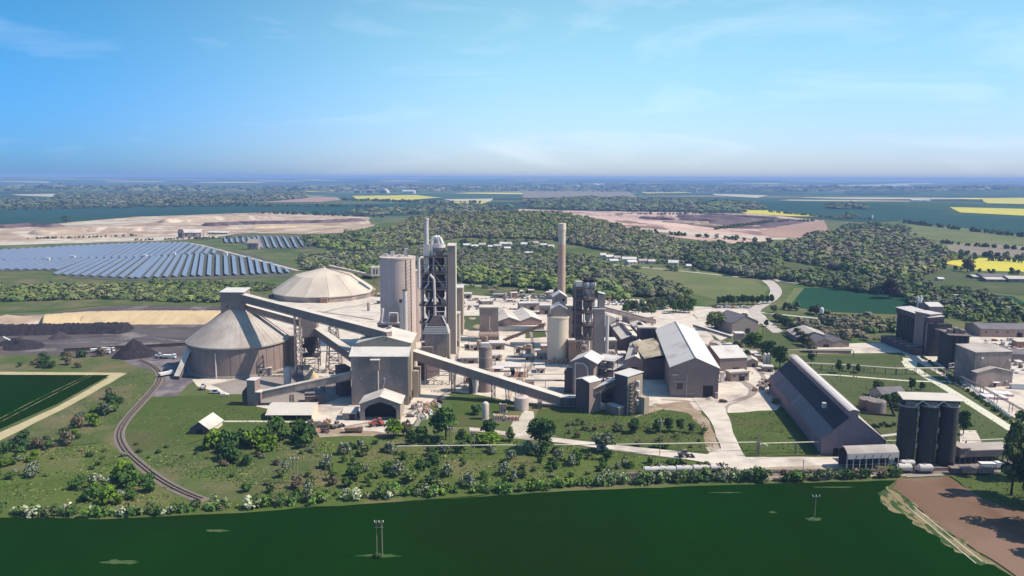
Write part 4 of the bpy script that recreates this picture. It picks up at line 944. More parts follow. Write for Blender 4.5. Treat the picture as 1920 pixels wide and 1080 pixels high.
# preheater 2
f = F((1077, 678), (1112, 678)); w = f.w; D = 13; lv = [f.h(0, 0, y) for y in (636, 612, 588, 563, 541)]
t = f.thing('preheater_tower', 'second, shorter dark lattice tower with twin cyclones on top, right of the chimney', 'process tower')
b = MB()
for x in (0, w*.45, w):
    for y in (0, D): b.bar((x, y, lv[0]), (x, y, lv[-1]+4), .55)
z0 = lv[0]
for j, z in enumerate(lv):
    for y in (0, D): b.bar((0, y, z), (w, y, z), .5)
    for x in (0, w): b.bar((x, 0, z), (x, D, z), .5)
    if j: b.bar((w*.45, 0, z0), (w, 0, z), .35); b.bar((0, 0, (z+z0)/2), (w, 0, (z+z0)/2), .25); b.bar((0, 0, z), (0, D, z0), .3)
    z0 = z
b.build('frame', 'steel_mid', t)
b = MB()
for x in (0, w*.33, w*.7, w):
    for y in (0, D): b.box(x-.7, x+.7, y-.7, y+.7, 0, lv[0])
b.box(-1, w+1, -1, D+1, lv[0]-1.2, lv[0]-.3); b.build('concrete_leg', 'concrete_pink', t)
for z in lv:
    dk = MB().box(-1, w+.8, -1, D+.5, z+.26, z+.5).build('deck', 'steel_dark', t); rail_top(MB(), -1, w+.8, -1, D+.5, z+.5, n=7).build('railing', 'steel_mid', dk)
MB().box(0, w*.38, 1, D, lv[0], lv[-1]+1).build('core_wall', 'clad_dark', t)
for i, z in enumerate(lv[:-1]):
    H2 = lv[i+1]-z
    for cx in ((w*.72,) if i % 2 else (w*.6, w*.86)): MB().lathe(cx, 4, [(.5, z+.6), (.8, z+1.5), (2.1, z+H2*.5), (2.1, z+H2*.85), (1.2, z+H2*.95)], 14).build('cyclone', 'steel_pale' if i % 2 else 'steel_mid', t, True)
zt = lv[-1]+.6
for cx in (w*.62, w*.92):
    c_ = MB().lathe(cx, 3, [(1, zt-4), (2.2, zt-1), (2.5, zt+2.8), (1.8, zt+3.4)], 16).build('cyclone', 'steel_pale', t, True); MB().lathe(cx, 3, [(2.3, zt+3.4), (2.4, zt+5), (1.4, zt+6)], 16).build('cap', 'opening', c_, True)
MB().box(0, w*.36, 0, 4, zt+.5, zt+4).build('crane_cabin', 'steel_pale', t)
f2 = F((1113, 690), (1132, 690)); h1, h2_ = f2.h(0, 0, 580), f2.h(0, 0, 553)
t = f2.thing('lift_tower', 'plain brown tower block joined to the right of the second lattice tower', 'plant tower')
MB().box(0, f2.w, 0, 8, 0, h1).build('wall', 'clad_pink', t); MB().box(-.4, f2.w+.3, -.3, 8.3, h1, h1+.4).build('roof', 'roof_white', t)
MB().box(f2.w*.4, f2.w*1.0, 1, 7, h1+.4, h2_).build('head_box', 'clad_pink', t); MB().slab([(f2.w*.36, .6, h2_+1.2), (f2.w*1.05, .6, h2_), (f2.w*1.05, 7.4, h2_), (f2.w*.36, 7.4, h2_+1.2)], .3).build('head_roof', 'roof_white', t)
MB().bar((f2.w+1.6, -.8, 6), (f2.w+1.6, -.8, f2.h(0, 0, 590)), 2.2, n=14).build('duct', 'steel_pale', t, True)
MB().box(f2.w*.5, f2.w*.8, -.1, -.003, 0, 3.5).build('door', 'opening', t)
# rotary kiln end on
g = G(1095, 682, 0); t = thing('rotary_kiln', 'fat white kiln tube with a black ring before the second lattice tower', 'kiln', g, R(-84))
z = 10; MB().bar((0, 0, z), (-34, 0, z+1.3), 4.6, n=24).build('shell', 'white_paint', t, True)
for x in (-3, -17, -30): MB().bar((x, 0, z+.1-x*.04), (x-1.2, 0, z+.15-x*.04), 5.6, n=24).build('ring', 'steel_dark', t, True)
b = MB()
for x in (-4, -18, -31): b.box(x-1.5, x+1.5, -2.5, 2.5, 0, z-2.2)
b.build('pier', 'concrete', t)
MB().lathe(0, 0, [(2.2, z-.4), (2.2, z+2), (1, z+3)], 16).build('hood', 'steel_mid', t, True)
# far right gallery and sheds behind
gp = G(1130, 640, 0); gq = G(1226, 632, 0)
gallery((gp.x, gp.y, ZAT(gp, 582)), (gq.x, gq.y, ZAT(gq, 606)), 3.4, 3, 'conveyor leaving the second lattice tower to the right over the sheds', m='clad_pink')
for px_, yb, yt in ((1157, 638, 596), (1222, 633, 607)):
    g = G(px_, yb, 0); trestle(px_, yb, ZAT(g, yt), 1.4, 2.5, 'leg under the conveyor that leaves the second lattice tower', 4, 1, w=.28)
box_b((1134, 632), (1180, 630), 30, 612, 'low wide shed with a pinkish roof behind the second lattice tower', 'shed', 'clad_pink', 'roof_grey', roof='y', rise=5)
box_b((1180, 608), (1225, 606), 16, 596, 'long narrow roofed shed behind the right conveyor', 'shed', 'clad_pink', 'roof_dusty', roof='x', rise=2)
def monitor_shed(A, B, ye, yr, D, label, mons, m='clad_mid', mr='roof_dusty'):
    f = F(A, B); he = f.h(0, 0, ye); hr = f.h(f.w/2, 0, yr); t = f.thing('long_shed', label, 'shed')
    MB().gwall(0, f.w, 0, D, 0, he, hr-.02).build('wall', m, t); MB().gable(0, f.w, 0, D, he, hr+.03, .25, .5).build('roof', mr, t)
    for (y0, y1) in mons:
        o = MB().box(f.w/2-1, f.w/2+1, D*y0, D*y1, hr-.3, hr+1.1).build('roof_monitor', 'steel_dark', t)
        MB().box(f.w/2+.2, f.w/2+5, D*(y0+y1)/2, D*(y0+y1)/2+1, hr-2.5, hr-.2).build('cross_duct', 'steel_dark', o)
    MB().box(f.w*.35, f.w*.65, -.12, -.003, 0, he*.6).build('door', 'opening', t)
    return f, t
monitor_shed((1172, 706), (1207, 708), 675, 668, 50, 'front one of the long ridged sheds left of the big white roof', [(.1, .5)])
f, t = monitor_shed((1165, 661), (1200, 661), 636, 630, 58, 'long ridged shed with dark roof monitors behind the front one', [(.05, .75)], 'clad_dark')
monitor_shed((1201, 648), (1227, 648), 627, 623, 45, 'short ridged shed with a dark monitor just left of the big white roof', [(.25, .8)], 'clad_pink')
f, t, h = box_b((1198, 664), (1229, 664), 10, 616, 'dark square box house between the ridged sheds and the big white roof', 'plant building', 'clad_dark', 'roof_dusty', door=False)
b = MB()
for i in range(5): b.box(f.w*(.15+.12*i), f.w*(.15+.12*i)+.5, -.15, -.003, h-5-(i % 2), h-1)
b.build('stain', 'opening', t)
# dusty lean-to roof between sheds
fs = F((1207, 712), (1252, 712)); t = fs.thing('dusty_lean_to', 'low lean-to roof thick with tan dust, left of the big white roof', 'lean-to')
ha, hb2 = fs.h(0, 0, 672), fs.h(fs.w, 0, 664)
MB().box(.3, fs.w-.3, 0, 46, 0, ha-.4).build('wall', 'clad_dark', t)
MB().slab([(0, -.5, ha-.3), (fs.w, -.5, hb2), (fs.w, 46, hb2), (0, 46, ha-.3)], .3).build('roof', mat('dust_roof', (.36, .30, .22), (.48, .41, .3), .12, stretch=(1, .25, 1), c3=(.16, .13, .1), scale3=.08, ramp3=(.52, .62)), t)
# big white-roofed shed
f = F((1256, 744), (1346, 747)); w = f.w; he = f.h(0, 0, 688); hr = f.h(w/2, 0, 671); D = 108
t = f.thing('big_shed', 'biggest long shed with a broad whitish roof right of centre', 'shed')
MB().gwall(0, w, 0, D, 0, he, hr-.02).build('wall', 'clad_mid', t)
MB().gable(0, w, 0, D, he, hr+.05, .3, .7).build('roof', 'roof_white', t)
MB().bar((w/2, -.7, hr+.45), (w/2, D+.7, hr+.45), .5).build('ridge_cap', 'roof_dusty', t)
MB().ribs(.2, w-.2, -.003, .3, he-.3, 30, .1, .07).build('cladding_rib', 'clad_mid', t)
MB().box(w*.685, w*.89, -.15, -.003, 0, 7).build('door', 'opening', t)
MB().box(w*.93, w*.99, -1.5, -.003, .1, 3.5).build('cabin', 'clad', t)
MB().box(w*.02, w*.15, -.7, -.003, he-4.4, he-4.1).build('canopy', 'white_paint', t)
MB().box(w*.14, w*.26, -.1, -.003, 4.5, 8).build('hatch', 'steel_dark', t)
b = MB().bar((w*.34, -.3, 0), (w*.34, -.3, he-4), .35, n=6).bar((w*.34, -.3, 2.5), (w*.5, -.3, 2.5), .3, n=6).bar((w*.06, -.3, he-8), (w*.34, -.3, he-8), .25, n=6).build('pipe', 'steel_pale', t)
MB().box(w+.01, w+.5, 2, 6, he-6, he-1).build('side_window', 'opening', t)
# mill building and clutter
f = F((1073, 741), (1112, 745)); w = f.w; he = f.h(0, 0, 676); hr = f.h(0, 0, 668); D = 16
t = f.thing('mill_building', 'dark gabled mill building with a curved duct on its face, behind the dark tower', 'mill building')
MB().gwall(0, w, 0, D, 0, he, hr).build('wall', 'clad_mid', t); MB().gable(-1, w+2, -.5, D, he-.6, hr+.4, .3, .4).build('roof', 'roof_white', t)
MB().path([(w*.15, -.8, 0), (w*.15, -.8, he-1), (w*.55, -.8, he-1), (w*.72, -.8, he-3), (w*.75, -.8, he-8)], .9, 10).build('duct', 'steel_pale', t, True)
MB().box(w*.6, w*.8, -.1, -.003, 0, 3).build('door', 'opening', t)
f = F((1114, 735), (1148, 740)); w = f.w
t = f.thing('open_steelwork', 'open steel platforms crowded with ducts between the mill building and the tall dark tower', 'steelwork')
b = MB()
zs = [f.h(0, 0, y) for y in (722, 706, 690, 674)]
for x in (0, w/2, w):
    for y in (0, 7, 14): b.bar((x, y, 0), (x, y, zs[-1]), .4)
for z in zs:
    for y in (0, 14): b.bar((0, y, z), (w, y, z), .4)
b.build('frame', 'steel_dark', t)
for z in zs: dk = MB().box(-.5, w+.5, -.5, 14.5, z+.2, z+.4).build('deck', 'steel_pale', t); rail_top(MB(), -.5, w+.5, -.5, 14.5, z+.4).build('railing', 'steel_mid', dk)
for i, z in enumerate([0]+zs[:-1]):
    MB().lathe(w*(.25+.4*(i % 2)), 5, [(1, z+.5), (1.6, z+1.5), (1.6, z+3.5), (.8, z+4)], 12).build('vessel', 'steel_pale', t, True); MB().box(w*.5, w*.9, 2, 6, z+.5, z+3).build('machine', 'steel_mid', t)
f, t, h = box_b((1058, 737), (1073, 738), 12, 700, 'dark low bunker left of the mill building under a flat walkway', 'plant building', 'clad_dark', 'steel_dark', door=False)
rail_top(MB(), 0, f.w, 0, 12, h+.8, 1.2, .12).build('railing', 'steel_mid', t)
# towers T1, T2
f = F((1079, 768), (1104, 776)); w = f.w; h = f.h(0, 0, 711)
t = f.thing('transfer_tower', 'shorter dark tower where the longest conveyor ends, left one of the pair', 'transfer tower')
MB().box(0, w, 0, 8.5, 0, h).build('wall', 'clad_dark', t); MB().gable(0, w, 0, 8.5, h+.003, h+1.2, .3, .3).build('roof', 'roof_white', t); MB().box(w+.003, w+.1, 0, 8.5, 0, h).build('lighter_side', 'clad_mid', t)  # unlit front put in as dark colour, sunlit right side as a lighter one
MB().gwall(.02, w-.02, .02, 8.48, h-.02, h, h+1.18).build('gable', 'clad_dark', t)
f2 = F((1151, 771), (1175, 779)); w2 = f2.w; h2_ = f2.h(0, 0, 700)
t = f2.thing('mill_tower', 'taller dark tower with a flat white roof and ladders on its sunlit right side', 'mill tower')
MB().box(0, w2, 0, 11, 0, h2_).build('wall', 'clad_dark', t); MB().box(w2+.003, w2+.12, 0, 11, 0, h2_).build('lighter_side', 'clad_beige', t)  # front coloured dark as unlit; beige overlay paints the sun on the right
MB().slab([(-.4, -.4, h2_+.01), (w2+.5, -.4, h2_+.01), (w2+.5, 11.4, h2_+.8), (-.4, 11.4, h2_+.8)], .3).build('roof', 'roof_white', t)
b = MB()
for i in range(9):
    z = 1.5+i*1.9; b.box(w2+.2, w2+2.4, 1, 3.4, z, z+.15); b.bar((w2+2.2, 1+(i % 2)*2.4, z), (w2+2.2, 3.4-(i % 2)*2.4, z+1.9), .2)
b.bar((w2+2.3, 1, 0), (w2+2.3, 1, 18), .25); b.bar((w2+2.3, 3.4, 0), (w2+2.3, 3.4, 18), .25); b.build('stair', 'steel_dark', t)
for z in (4, 9, 14): MB().lathe(w2+1.2, 6.5, [(.3, z), (1, z+1.6), (1, z+3.2), (.4, z+3.6)], 10).build('cyclone', 'steel_pale', t, True)
MB().box(w2+.2, w2+5, 7.5, 11, 0, 9).build('annex', 'clad_beige', t)
MB().box(-9.5, -.003, 3, 10, 0, h2_*.72).build('mid_wall', 'clad_dark', t)
MB().box(-1.5, w2*.8, -4, -.003, 0, 4.2).build('front_room', 'clad_mid', t); MB().box(-1.8, w2*.8+.3, -4.3, -.003, 4.2, 4.45).build('front_roof', 'roof_white', t)
MB().bar((-7.3, -2.5, 0), (-7.3, -2.5, 9), .5, n=8).build('post', 'white_paint', t)
MB().box(-9, -6, -1.5, 2.9, 3, 8).build('hopper', 'steel_dark', t)
p = f.world(w-1, 4, 0); q = f2.world(1, 5, 0)
gallery((p.x, p.y, ZAT(p, 737)), (q.x, q.y, ZAT(q, 712)), 3, 2.6, 'short steep conveyor bridging the pair of dark towers', m='clad_dark', mr='roof_white')
# low yard buildings
LOW = [((917, 656), (946, 656), 11, 645, 'small flat white-roofed building just right of the drum', 'clad_pink', 'roof_white'),
 ((920, 676), (941, 676), 10, 668, 'pale low hut behind the light grey silo', 'brick_pale', 'roof_white'),
 ((936, 703), (977, 703), 12, 690, 'brown-walled low building with a broad white roof, in the yard centre', 'clad_pink', 'roof_white'),
 ((924, 718), (957, 718), 9, 706, 'low building with a pale sloping roof just above the long conveyor', 'clad', 'roof_dusty'),
 ((864, 682), (896, 682), 13, 673, 'low broad deck building left of the light grey silo', 'clad_pink', 'roof_dusty'),
 ((880, 657), (899, 657), 10, 648, 'small beige cube building near the drum', 'brick_pale', 'dust'),
 ((1005, 700), (1022, 700), 8, 692, 'tiny pale hut on the white yard left of the bunker', 'brick_pale', 'roof_white'),
 ((958, 602), (975, 601), 9, 586, 'small square store behind the workshop roof', 'brick_pale', 'roof_dusty'),
 ((975, 583), (1012, 582), 12, 570, 'pale long store behind the workshop near the parked vehicles', 'clad', 'roof_white'),
 ((1013, 590), (1032, 590), 12, 574, 'white-roofed store left of the slim gabled tower house', 'clad_mid', 'roof_white'),
 ((866, 560), (884, 560), 12, 552, 'low shed among scrap at the back left of the yard', 'clad_pink', 'roof_dusty'),
 ((925, 559), (948, 559), 9, 553, 'low blue-roofed cabin at the far edge of the yard', 'clad', 'blue_yard'),
 ((905, 578), (925, 577), 14, 566, 'hump-roofed store behind the brown block', 'clad_pink', 'roof_dusty'),
 ((1134, 664), (1156, 664), 12, 640, 'plain grey plant room right of the second lattice tower', 'clad_mid', 'roof_white'),
 ((1136, 700), (1158, 700), 8, 690, 'pale low roof behind the tall dark tower', 'clad', 'roof_dusty')]
for A, B, D, yt, lb, m_, r_ in LOW: box_b(A, B, D, yt, lb, 'building', m_, r_, name='low_building', win=2)
# pipe racks
def rack(P, z, n, label, wd=1.6, m='steel_mid', pipes=2, cat='pipe bridge', name='pipe_rack', pm='pipe'):
    W = [G(*p, 0) for p in P]; t = thing(name, label, cat, W[0]); o = W[0]
    for k in range(pipes):
        b = MB()
        for a, c_ in zip(W, W[1:]):
            d = (c_-a).normalized(); nn = V((-d.y, d.x, 0))*(k-(pipes-1)/2)*wd*.8/max(1, pipes-1) if pipes > 1 else V((0, 0, 0))
            b.bar(a-o+nn+V((0, 0, z)), c_-o+nn+V((0, 0, z)), .5, n=8)
        b.build('pipe', pm, t, True)
    for a, c_ in zip(W, W[1:]):
        k = max(1, int((c_-a).length/n)); d = (c_-a).normalized(); nn = V((-d.y, d.x, 0))*wd/2
        for i in range(k+1):
            q = a+(c_-a)*i/k-o; b = MB(); b.bar(q+nn, q+nn+V((0, 0, z-.2)), .25); b.bar(q-nn, q-nn+V((0, 0, z-.2)), .25); b.bar(q-nn+V((0, 0, z-.35)), q+nn+V((0, 0, z-.35)), .25); b.build('post', m, t)
    return t
rack([(938, 690), (985, 690)], 6, 9, 'pipe rack over the yard just right of the light grey silo', m='steel_mid')
rack([(985, 727), (1060, 728)], 4.5, 10, 'flat pipe bridge running right to the bunker beside the mill', pm='steel_mid')
rack([(986, 712), (1060, 712)], 3.5, 12, 'lower thin pipe bridge behind the flat one near the mill', pm='steel_pale')
rack([(862, 640), (898, 645)], 5, 8, 'pipe bridge left of the drum')
rack([(1000, 634), (1024, 634)], 6, 8, 'short pipe bridge left of the cream silo')
for (a, b_, lb) in (((952, 752), (972, 706), 'left sloping lattice boom crossing under the long conveyor'), ((972, 752), (986, 706), 'right sloping lattice boom crossing under the long conveyor')):
    A, B = G(*a, 0), G(*b_, 0); B.y -= 12; t = thing('lattice_boom', lb, 'steel boom', A)
    B = B-A+V((0, 0, 9)); b = MB()
    for dx in (-.8, .8): b.bar((dx, 0, 0), B+V((dx, 0, 0)), .3)
    for i in range(10): b.bar(B*i/10+V((-.8, 0, 0)), B*(i+1)/10+V((.8, 0, 0)), .2)
    b.build('boom', 'rust', t); MB().box(-1.5, 1.5, -1, 1, 0, 1).build('base', 'concrete', t); MB().bar((B.x-.8, B.y, 0), B+V((-.8, 0, 0)), .3).bar((B.x+.8, B.y, 0), B+V((.8, 0, 0)), .3).build('support', 'steel_mid', t)
# tanks in the front lawn
g = G(978, 771, 0); r = 13.5*MPP(g); t = thing('squat_tank', 'squat grey-pink tank at the lawn edge below the long conveyor', 'tank', g+V((0, r, 0)))
h = ZAT(g, 748); MB().lathe(0, 0, [(r, 0), (r, h), (r*.9, h+.3), (.5, h+.6)], 32).build('shell', 'concrete_pink', t, True)
b = MB(); rail_top(b, -1, 1, -1, 1, h+.5); b.bar((-r-.4, 0, 0), (-r-.4, 0, h), .2); b.build('ladder', 'steel_mid', t)
g = G(910, 788, 0); r = 6.3*MPP(g); h = ZAT(g, 755); t = thing('pressure_tank', 'upright brownish-grey pressure tank with a domed top on the front lawn', 'tank', g+V((0, r, 0)))
MB().lathe(0, 0, [(r, .5), (r, h-1.2), (r*.85, h-.5), (r*.4, h)], 24).build('shell', 'concrete_pink', t, True); MB().cyl(0, 0, 0, .5, r+.6).build('base', 'concrete', t)
b = MB(); b.bar((r+.3, 0, 0), (r+.3, 0, h-1), .25); b.build('ladder', 'steel_pale', t)
for i, (px_, yb, wd_, ht_, mm, lb) in enumerate(((934, 789, 5, 2.6, 'brick', 'brown gas skid cabinet nearest to the upright pressure tank'), (960, 790, 7, 2.2, 'rust', 'wider reddish gas skid right of the brown cabinet'), (943, 775, 3.6, 4.4, 'steel_dark', 'dark framed cooler unit standing behind the gas skids'))):
    g = G(px_, yb, 0); t = thing('gas_skid', lb, 'machine', g)
    MB().box(-wd_/2, wd_/2, 0, 3, .3, ht_).build('cabinet', mm, t); MB().box(-wd_/2-.5, wd_/2+.5, -.5, 3.5, 0, .3).build('base', 'concrete', t)
    b = MB()
    for k in range(4): x = -wd_/2+wd_*(k+.5)/4; b.bar((x, -.3, .3), (x, -.3, ht_*.8), .2, n=6); b.bar((x, -.3, ht_*.8), (x+.6, 1, ht_+.5), .2, n=6)
    b.build('pipework', 'steel_pale', t); MB().box(-wd_/2, -wd_/2+.8, .5, 1.5, ht_, ht_+.6).build('vent', 'white_paint', t)
# ================================================================ right side
box_b((1349, 702), (1400, 700), 30, 672, 'brown-grey shed with a single white slope, just right of the big white roof', 'shed', 'clad_mid', 'roof_white', roof='x', rise=4.5)
box_b((1371, 716), (1404, 714), 7, 700, 'low flat-roofed block in the white turning yard', 'building', 'clad_pink', 'roof_dusty', name='low_building', win=3)
box_b((1352, 718), (1358, 718), 3, 700, 'small white standing tank box at the right wall of the big shed', 'building', 'white_paint', 'roof_white', name='equipment_box', door=False)
box_b((1400, 688), (1421, 689), 9, 677, 'small gabled hut right of the single-slope shed', 'hut', 'clad', 'roof_dusty', roof='y', rise=1.8, name='gabled_hut')
box_b((1430, 697), (1450, 698), 7, 689, 'tiny pale-roofed hut by the top end of the dark long store', 'hut', 'clad_mid', 'roof_white', name='flat_hut')
box_b((1357, 662), (1382, 660), 9, 650, 'small pale store behind the single-slope shed', 'building', 'clad_pink', 'roof_dusty', name='low_building')
for i, px_ in enumerate((1433, 1440)):
    g = G(px_, 688, 0); t = thing('slim_silo', ('left' if i == 0 else 'right')+' one of two slim pale silos near the top end of the dark long store', 'silo', g)
    MB().lathe(0, 0, [(.4, 0), (1, 1.5), (1.1, 8.5), (.4, 9.3)], 14).build('shell', 'steel_pale', t, True); MB().bar((1.3, 0, 0), (1.3, 0, 9), .2).build('ladder', 'steel_mid', t)
# brown gabled shed at the trees
f = F((1371, 622), (1415, 627)); f2 = f
box_b((1372, 627), (1421, 624), 26, 606, 'brown gabled shed among trees where the pale road meets the works', 'shed', 'clad_pink', 'roof_slate', roof='y', rise=5.5)
g = G(1384, 660, 0); z1, z2 = ZAT(g, 634), ZAT(g, 624)
t = thing('loading_bin', 'small square bin raised on a dark frame beside the brown gabled shed', 'loading bin', g)
lattice(MB(), -2.4, 2.4, -2.4, 2.4, 0, z1, 3, .35).build('leg_frame', 'steel_mid', t); MB().box(-3, 3, -3, 3, z1, z2).build('bin', 'clad_pink', t); MB().box(-3.5, 3.5, -3.5, 3.5, z2, z2+.4).build('roof', 'roof_white', t)
gp, gq = G(1300, 640, 0), G(1371, 652, 0)
gallery((gp.x, gp.y, ZAT(gp, 612)), (gq.x, gq.y, ZAT(gq, 634)), 2, 1.6, 'thin open conveyor from behind the big white roof toward the raised bin', m='steel_mid', mr='steel_pale', name='thin_conveyor')
g = G(1343, 652, 0); t = thing('settling_tank', 'low round tank behind the right slope of the big white roof', 'tank', g); MB().cyl(0, 0, 0, 4.5, 5).build('shell', 'concrete_pink', t, True); rail_top(MB(), -3, 3, -3, 3, 4.5).build('railing', 'steel_mid', t)
# sheds right of the lawn strip
box_b((1493, 642), (1558, 643), 26, 632, 'wide low shed with a curved grey roof behind shrubs', 'shed', 'clad_mid', 'roof_grey', roof='y', rise=4)
box_b((1528, 652), (1562, 652), 20, 642, 'left one of two joined low gabled sheds beside the flat wall', 'shed', 'clad_mid', 'roof_slate', roof='y', rise=3)
box_b((1562, 652), (1592, 651), 20, 643, 'right one of two joined low gabled sheds beside the flat wall', 'shed', 'clad_mid', 'roof_slate', roof='y', rise=2.6, door=False)
box_b((1524, 663), (1596, 663), 3, 657, 'long low dark brick wall of a bay in front of the joined gabled sheds', 'bay wall', 'brick', 'roof_dusty', name='storage_bay', door=False)
# triangle store
f = F((1539, 853), (1659, 858)); w = f.w; D = 106
he = f.h(0, 0, 822); z1 = f.h(w*.165, 0, 805); z2 = f.h(w*.4, 0, 783); zm = f.h(w*.47, 0, 769); a1, a2, xm0, xm1 = 0, w, w*.40, w*.545
t = f.thing('long_store', 'very long steep-roofed store with a dark left roof slope and a raised white ridge', 'storage shed')
P = [(0, 0), (w, 0), (w, he), (xm1, z2), (xm1, zm), (xm0, zm), (xm0, z2), (0, he)]
n = len(P); MB().add([(x, 0, z) for x, z in P]+[(x, D, z) for x, z in P], [tuple(range(n-1, -1, -1)), tuple(range(n, 2*n))]+[(i, (i+1) % n, n+(i+1) % n, n+i) for i in range(n)]).build('wall', mat('clad_violet', (.40, .27, .30), (.45, .31, .34), .1, streak=((.17, .14, .15), .4), rough=.75), t)
k = (z2-he)/xm0
MB().slab([(w*.175, -.5, he+k*w*.175+.05), (xm0, -.5, z2+.05), (xm0, D+.5, z2+.05), (w*.175, D+.5, he+k*w*.175+.05)], .25).build('left_roof', mat('roof_navy_shade', (.075, .07, .12), (.095, .088, .14), .1, rough=.6), t)  # dark roofing, coloured darker still so this slope looks unlit
MB().slab([(-.7, -.5, he-k*.7+.05), (w*.175, -.5, he+k*w*.175-.25), (w*.175, D*.48, he+k*w*.175-.25), (-.7, D*.48, he-k*.7+.05)], .25).build('lower_roof', mat('roof_mauve', (.27, .21, .215), (.31, .25, .25), .1, rough=.8), t)
MB().slab([(-.7, D*.54, he-k*.7+.05), (w*.175, D*.54, he+k*w*.175-.25), (w*.175, D*.86, he+k*w*.175-.25), (-.7, D*.86, he-k*.7+.05)], .25).build('lower_roof', 'roof_mauve', t)
k2 = (z2-he)/(w-xm1)
MB().slab([(w+.7, -.5, he-k2*.7+.05), (xm1, -.5, z2+.05), (xm1, D+.5, z2+.05), (w+.7, D+.5, he-k2*.7+.05)], .25).build('right_roof', 'roof_grey', t)
MB().slab([(xm0-.35, -.6, zm-.5), ((xm0+xm1)/2, -.6, zm+.15), ((xm0+xm1)/2, D+.6, zm+.15), (xm0-.35, D+.6, zm-.5)], .3).slab([(xm1+.35, -.6, zm-.5), ((xm0+xm1)/2, -.6, zm+.15), ((xm0+xm1)/2, D+.6, zm+.15), (xm1+.35, D+.6, zm-.5)], .3).build('ridge_roof', 'roof_white', t)
for x, ww, hh in ((w*.19, 3, 3.4), (w*.34, 1.5, 3), (w*.42, 2, 3.2), (w*.52, 4.5, 3.2), (w*.74, 5, 3)): MB().box(x, x+ww, -.15, -.003, 0, hh).build('door', 'opening', t)
MB().box(w*.2, w*.21+1.4, 20, 22, z2-2, z2+.3).build('roof_vent', 'roof_white', t)
# loading canopy
f = F((1588, 884), (1684, 880)); w = f.w; h = f.h(0, 0, 852)
t = f.thing('loading_canopy', 'low loading canopy with a curved grey roof in front of the long dark-roofed store', 'canopy')
b = MB()
for i in range(8):
    y0, y1 = 7*i/8, 7*(i+1)/8; s0, s1 = h+2.2*math.sin(math.pi*i/8), h+2.2*math.sin(math.pi*(i+1)/8)
    b.slab([(-.3, y0, s0), (w, y0, s0), (w, y1, s1), (-.3, y1, s1)], .12)
b.build('roof', 'roof_grey', t)
MB().box(0, w, 0-.003, .3, h-2.2, h).build('fascia', 'steel_pale', t); MB().box(0, w, 6.7, 7, 0, h).build('back_wall', 'clad_dark', t)
for i in range(9): MB().box(w*i/8-.15, w*i/8+.15, .31, .6, 0, h-.1).build('post', 'steel_pale', t)
for i in range(5): MB().bar((w*(.15+.16*i), -.1, h-1.8), (w*(.18+.16*i), -.3, h-.6), .2).build('brace', 'steel_dark', t)
# three tall silos
cs = []
for i, (px_, yb) in enumerate(((1703, 874), (1742, 876), (1780, 877))):
    g = G(px_, yb, 0); r = 16.2*MPP(g); c = g+V((0, r, 0)); h = ZAT(c, 757)
    t = thing('tall_silo', ('left', 'middle', 'right')[i]+' one of the three tall grey silos standing under one shared roof', 'silo', c, 0, None); cs.append((c, r, h))
    MB().cyl(0, 0, 0, h, r, n=36).build('shell', 'concrete_grey', t, True)
    MB().cyl(0, 0, h-.7, h+.05, r+.2, n=36).build('rim', 'concrete', t, True)
    MB().box(-1.2, 1.2, -r-.25, -r+.6, 0, 2.6).build('door', 'opening', t)
c0, r, h = cs[0]; x1 = cs[2][0].x-c0.x; y1 = cs[2][0].y-c0.y
ztp = ZAT(c0, 742); rz = math.atan2(y1, x1); L_ = math.hypot(x1, y1)
t = thing('silo_top_house', 'long pale-roofed house with zigzag struts bridging the tops of the three tall silos', 'head house', (c0.x, c0.y, h+.3), rz)
H_ = ztp-h-.3; r_ = r
MB().box(-r_*.9, L_+r_*.9, -r_*.5, r_*.6, 0, H_-.2).build('wall', 'concrete_grey', t)
MB().slab([(-r_-.2, -r_-.2, H_-.9), (L_+r_+.2, -r_-.2, H_-.9), (L_+r_+.2, r_*.8, H_+.6), (-r_-.2, r_*.8, H_+.6)], .3).build('roof', 'roof_dusty', t)
for i in range(2):
    xc = L_*(i+.5)/2
    for sg in (-3, 3): MB().bar((xc+sg, -r_-.1, 0), (xc, -r_-.1, H_-1), .4).build('strut', 'steel_pale', t)
for i in range(3): MB().box(L_*i/2-2.2, L_*i/2+2.2, -r_*.9, -r_*.5-.003, 0, 1.6).build('hatch', 'steel_mid', t)
for i in range(2):
    p = cs[i][0]+(cs[i+1][0]-cs[i][0])*.5; t = thing('silo_stair', ('left' if i == 0 else 'right')+' steel stair tower in the narrow gap between the three tall silos', 'stair tower', p)
    lattice(MB(), -.8, .8, 0, 2, 0, h, 12, .2).build('frame', 'steel_mid', t)
    for z in (7, 14, 21): MB().box(-.9, .9, -.5, 2, z, z+2.2).build('landing_box', 'steel_pale', t)
# low building right of the silos
f = F((1799, 872), (1900, 868)); w = f.w; h0, h1 = f.h(0, 0, 858), f.h(0, 0, 846)
t = f.thing('loading_shed', 'long flat-roofed loading shed on white-lit openings right of the three tall silos', 'shed')
MB().box(0, w, 0, 8, h0, h1).build('wall', 'clad_mid', t); MB().box(w*.18, w+.4, -.6, 8.4, h1+.003, h1+.4).build('roof', 'roof_grey', t); MB().box(-.3, w*.18-.01, -.4, 8.2, h1+1, h1+1.4).build('raised_roof', 'roof_grey', t); MB().box(0, w*.17, .1, 8, h1, h1+1).build('raised_wall', 'clad_mid', t)
for i in range(11): MB().box(w*i/10-.2, w*i/10+.2, 0, .4, 0, h0).box(w*i/10-.2, w*i/10+.2, 7.6, 8, 0, h0).build('post', 'steel_dark', t)
MB().box(0, w*.6, 3, 6, .2, 1.8).build('platform', 'clad_dark', t)
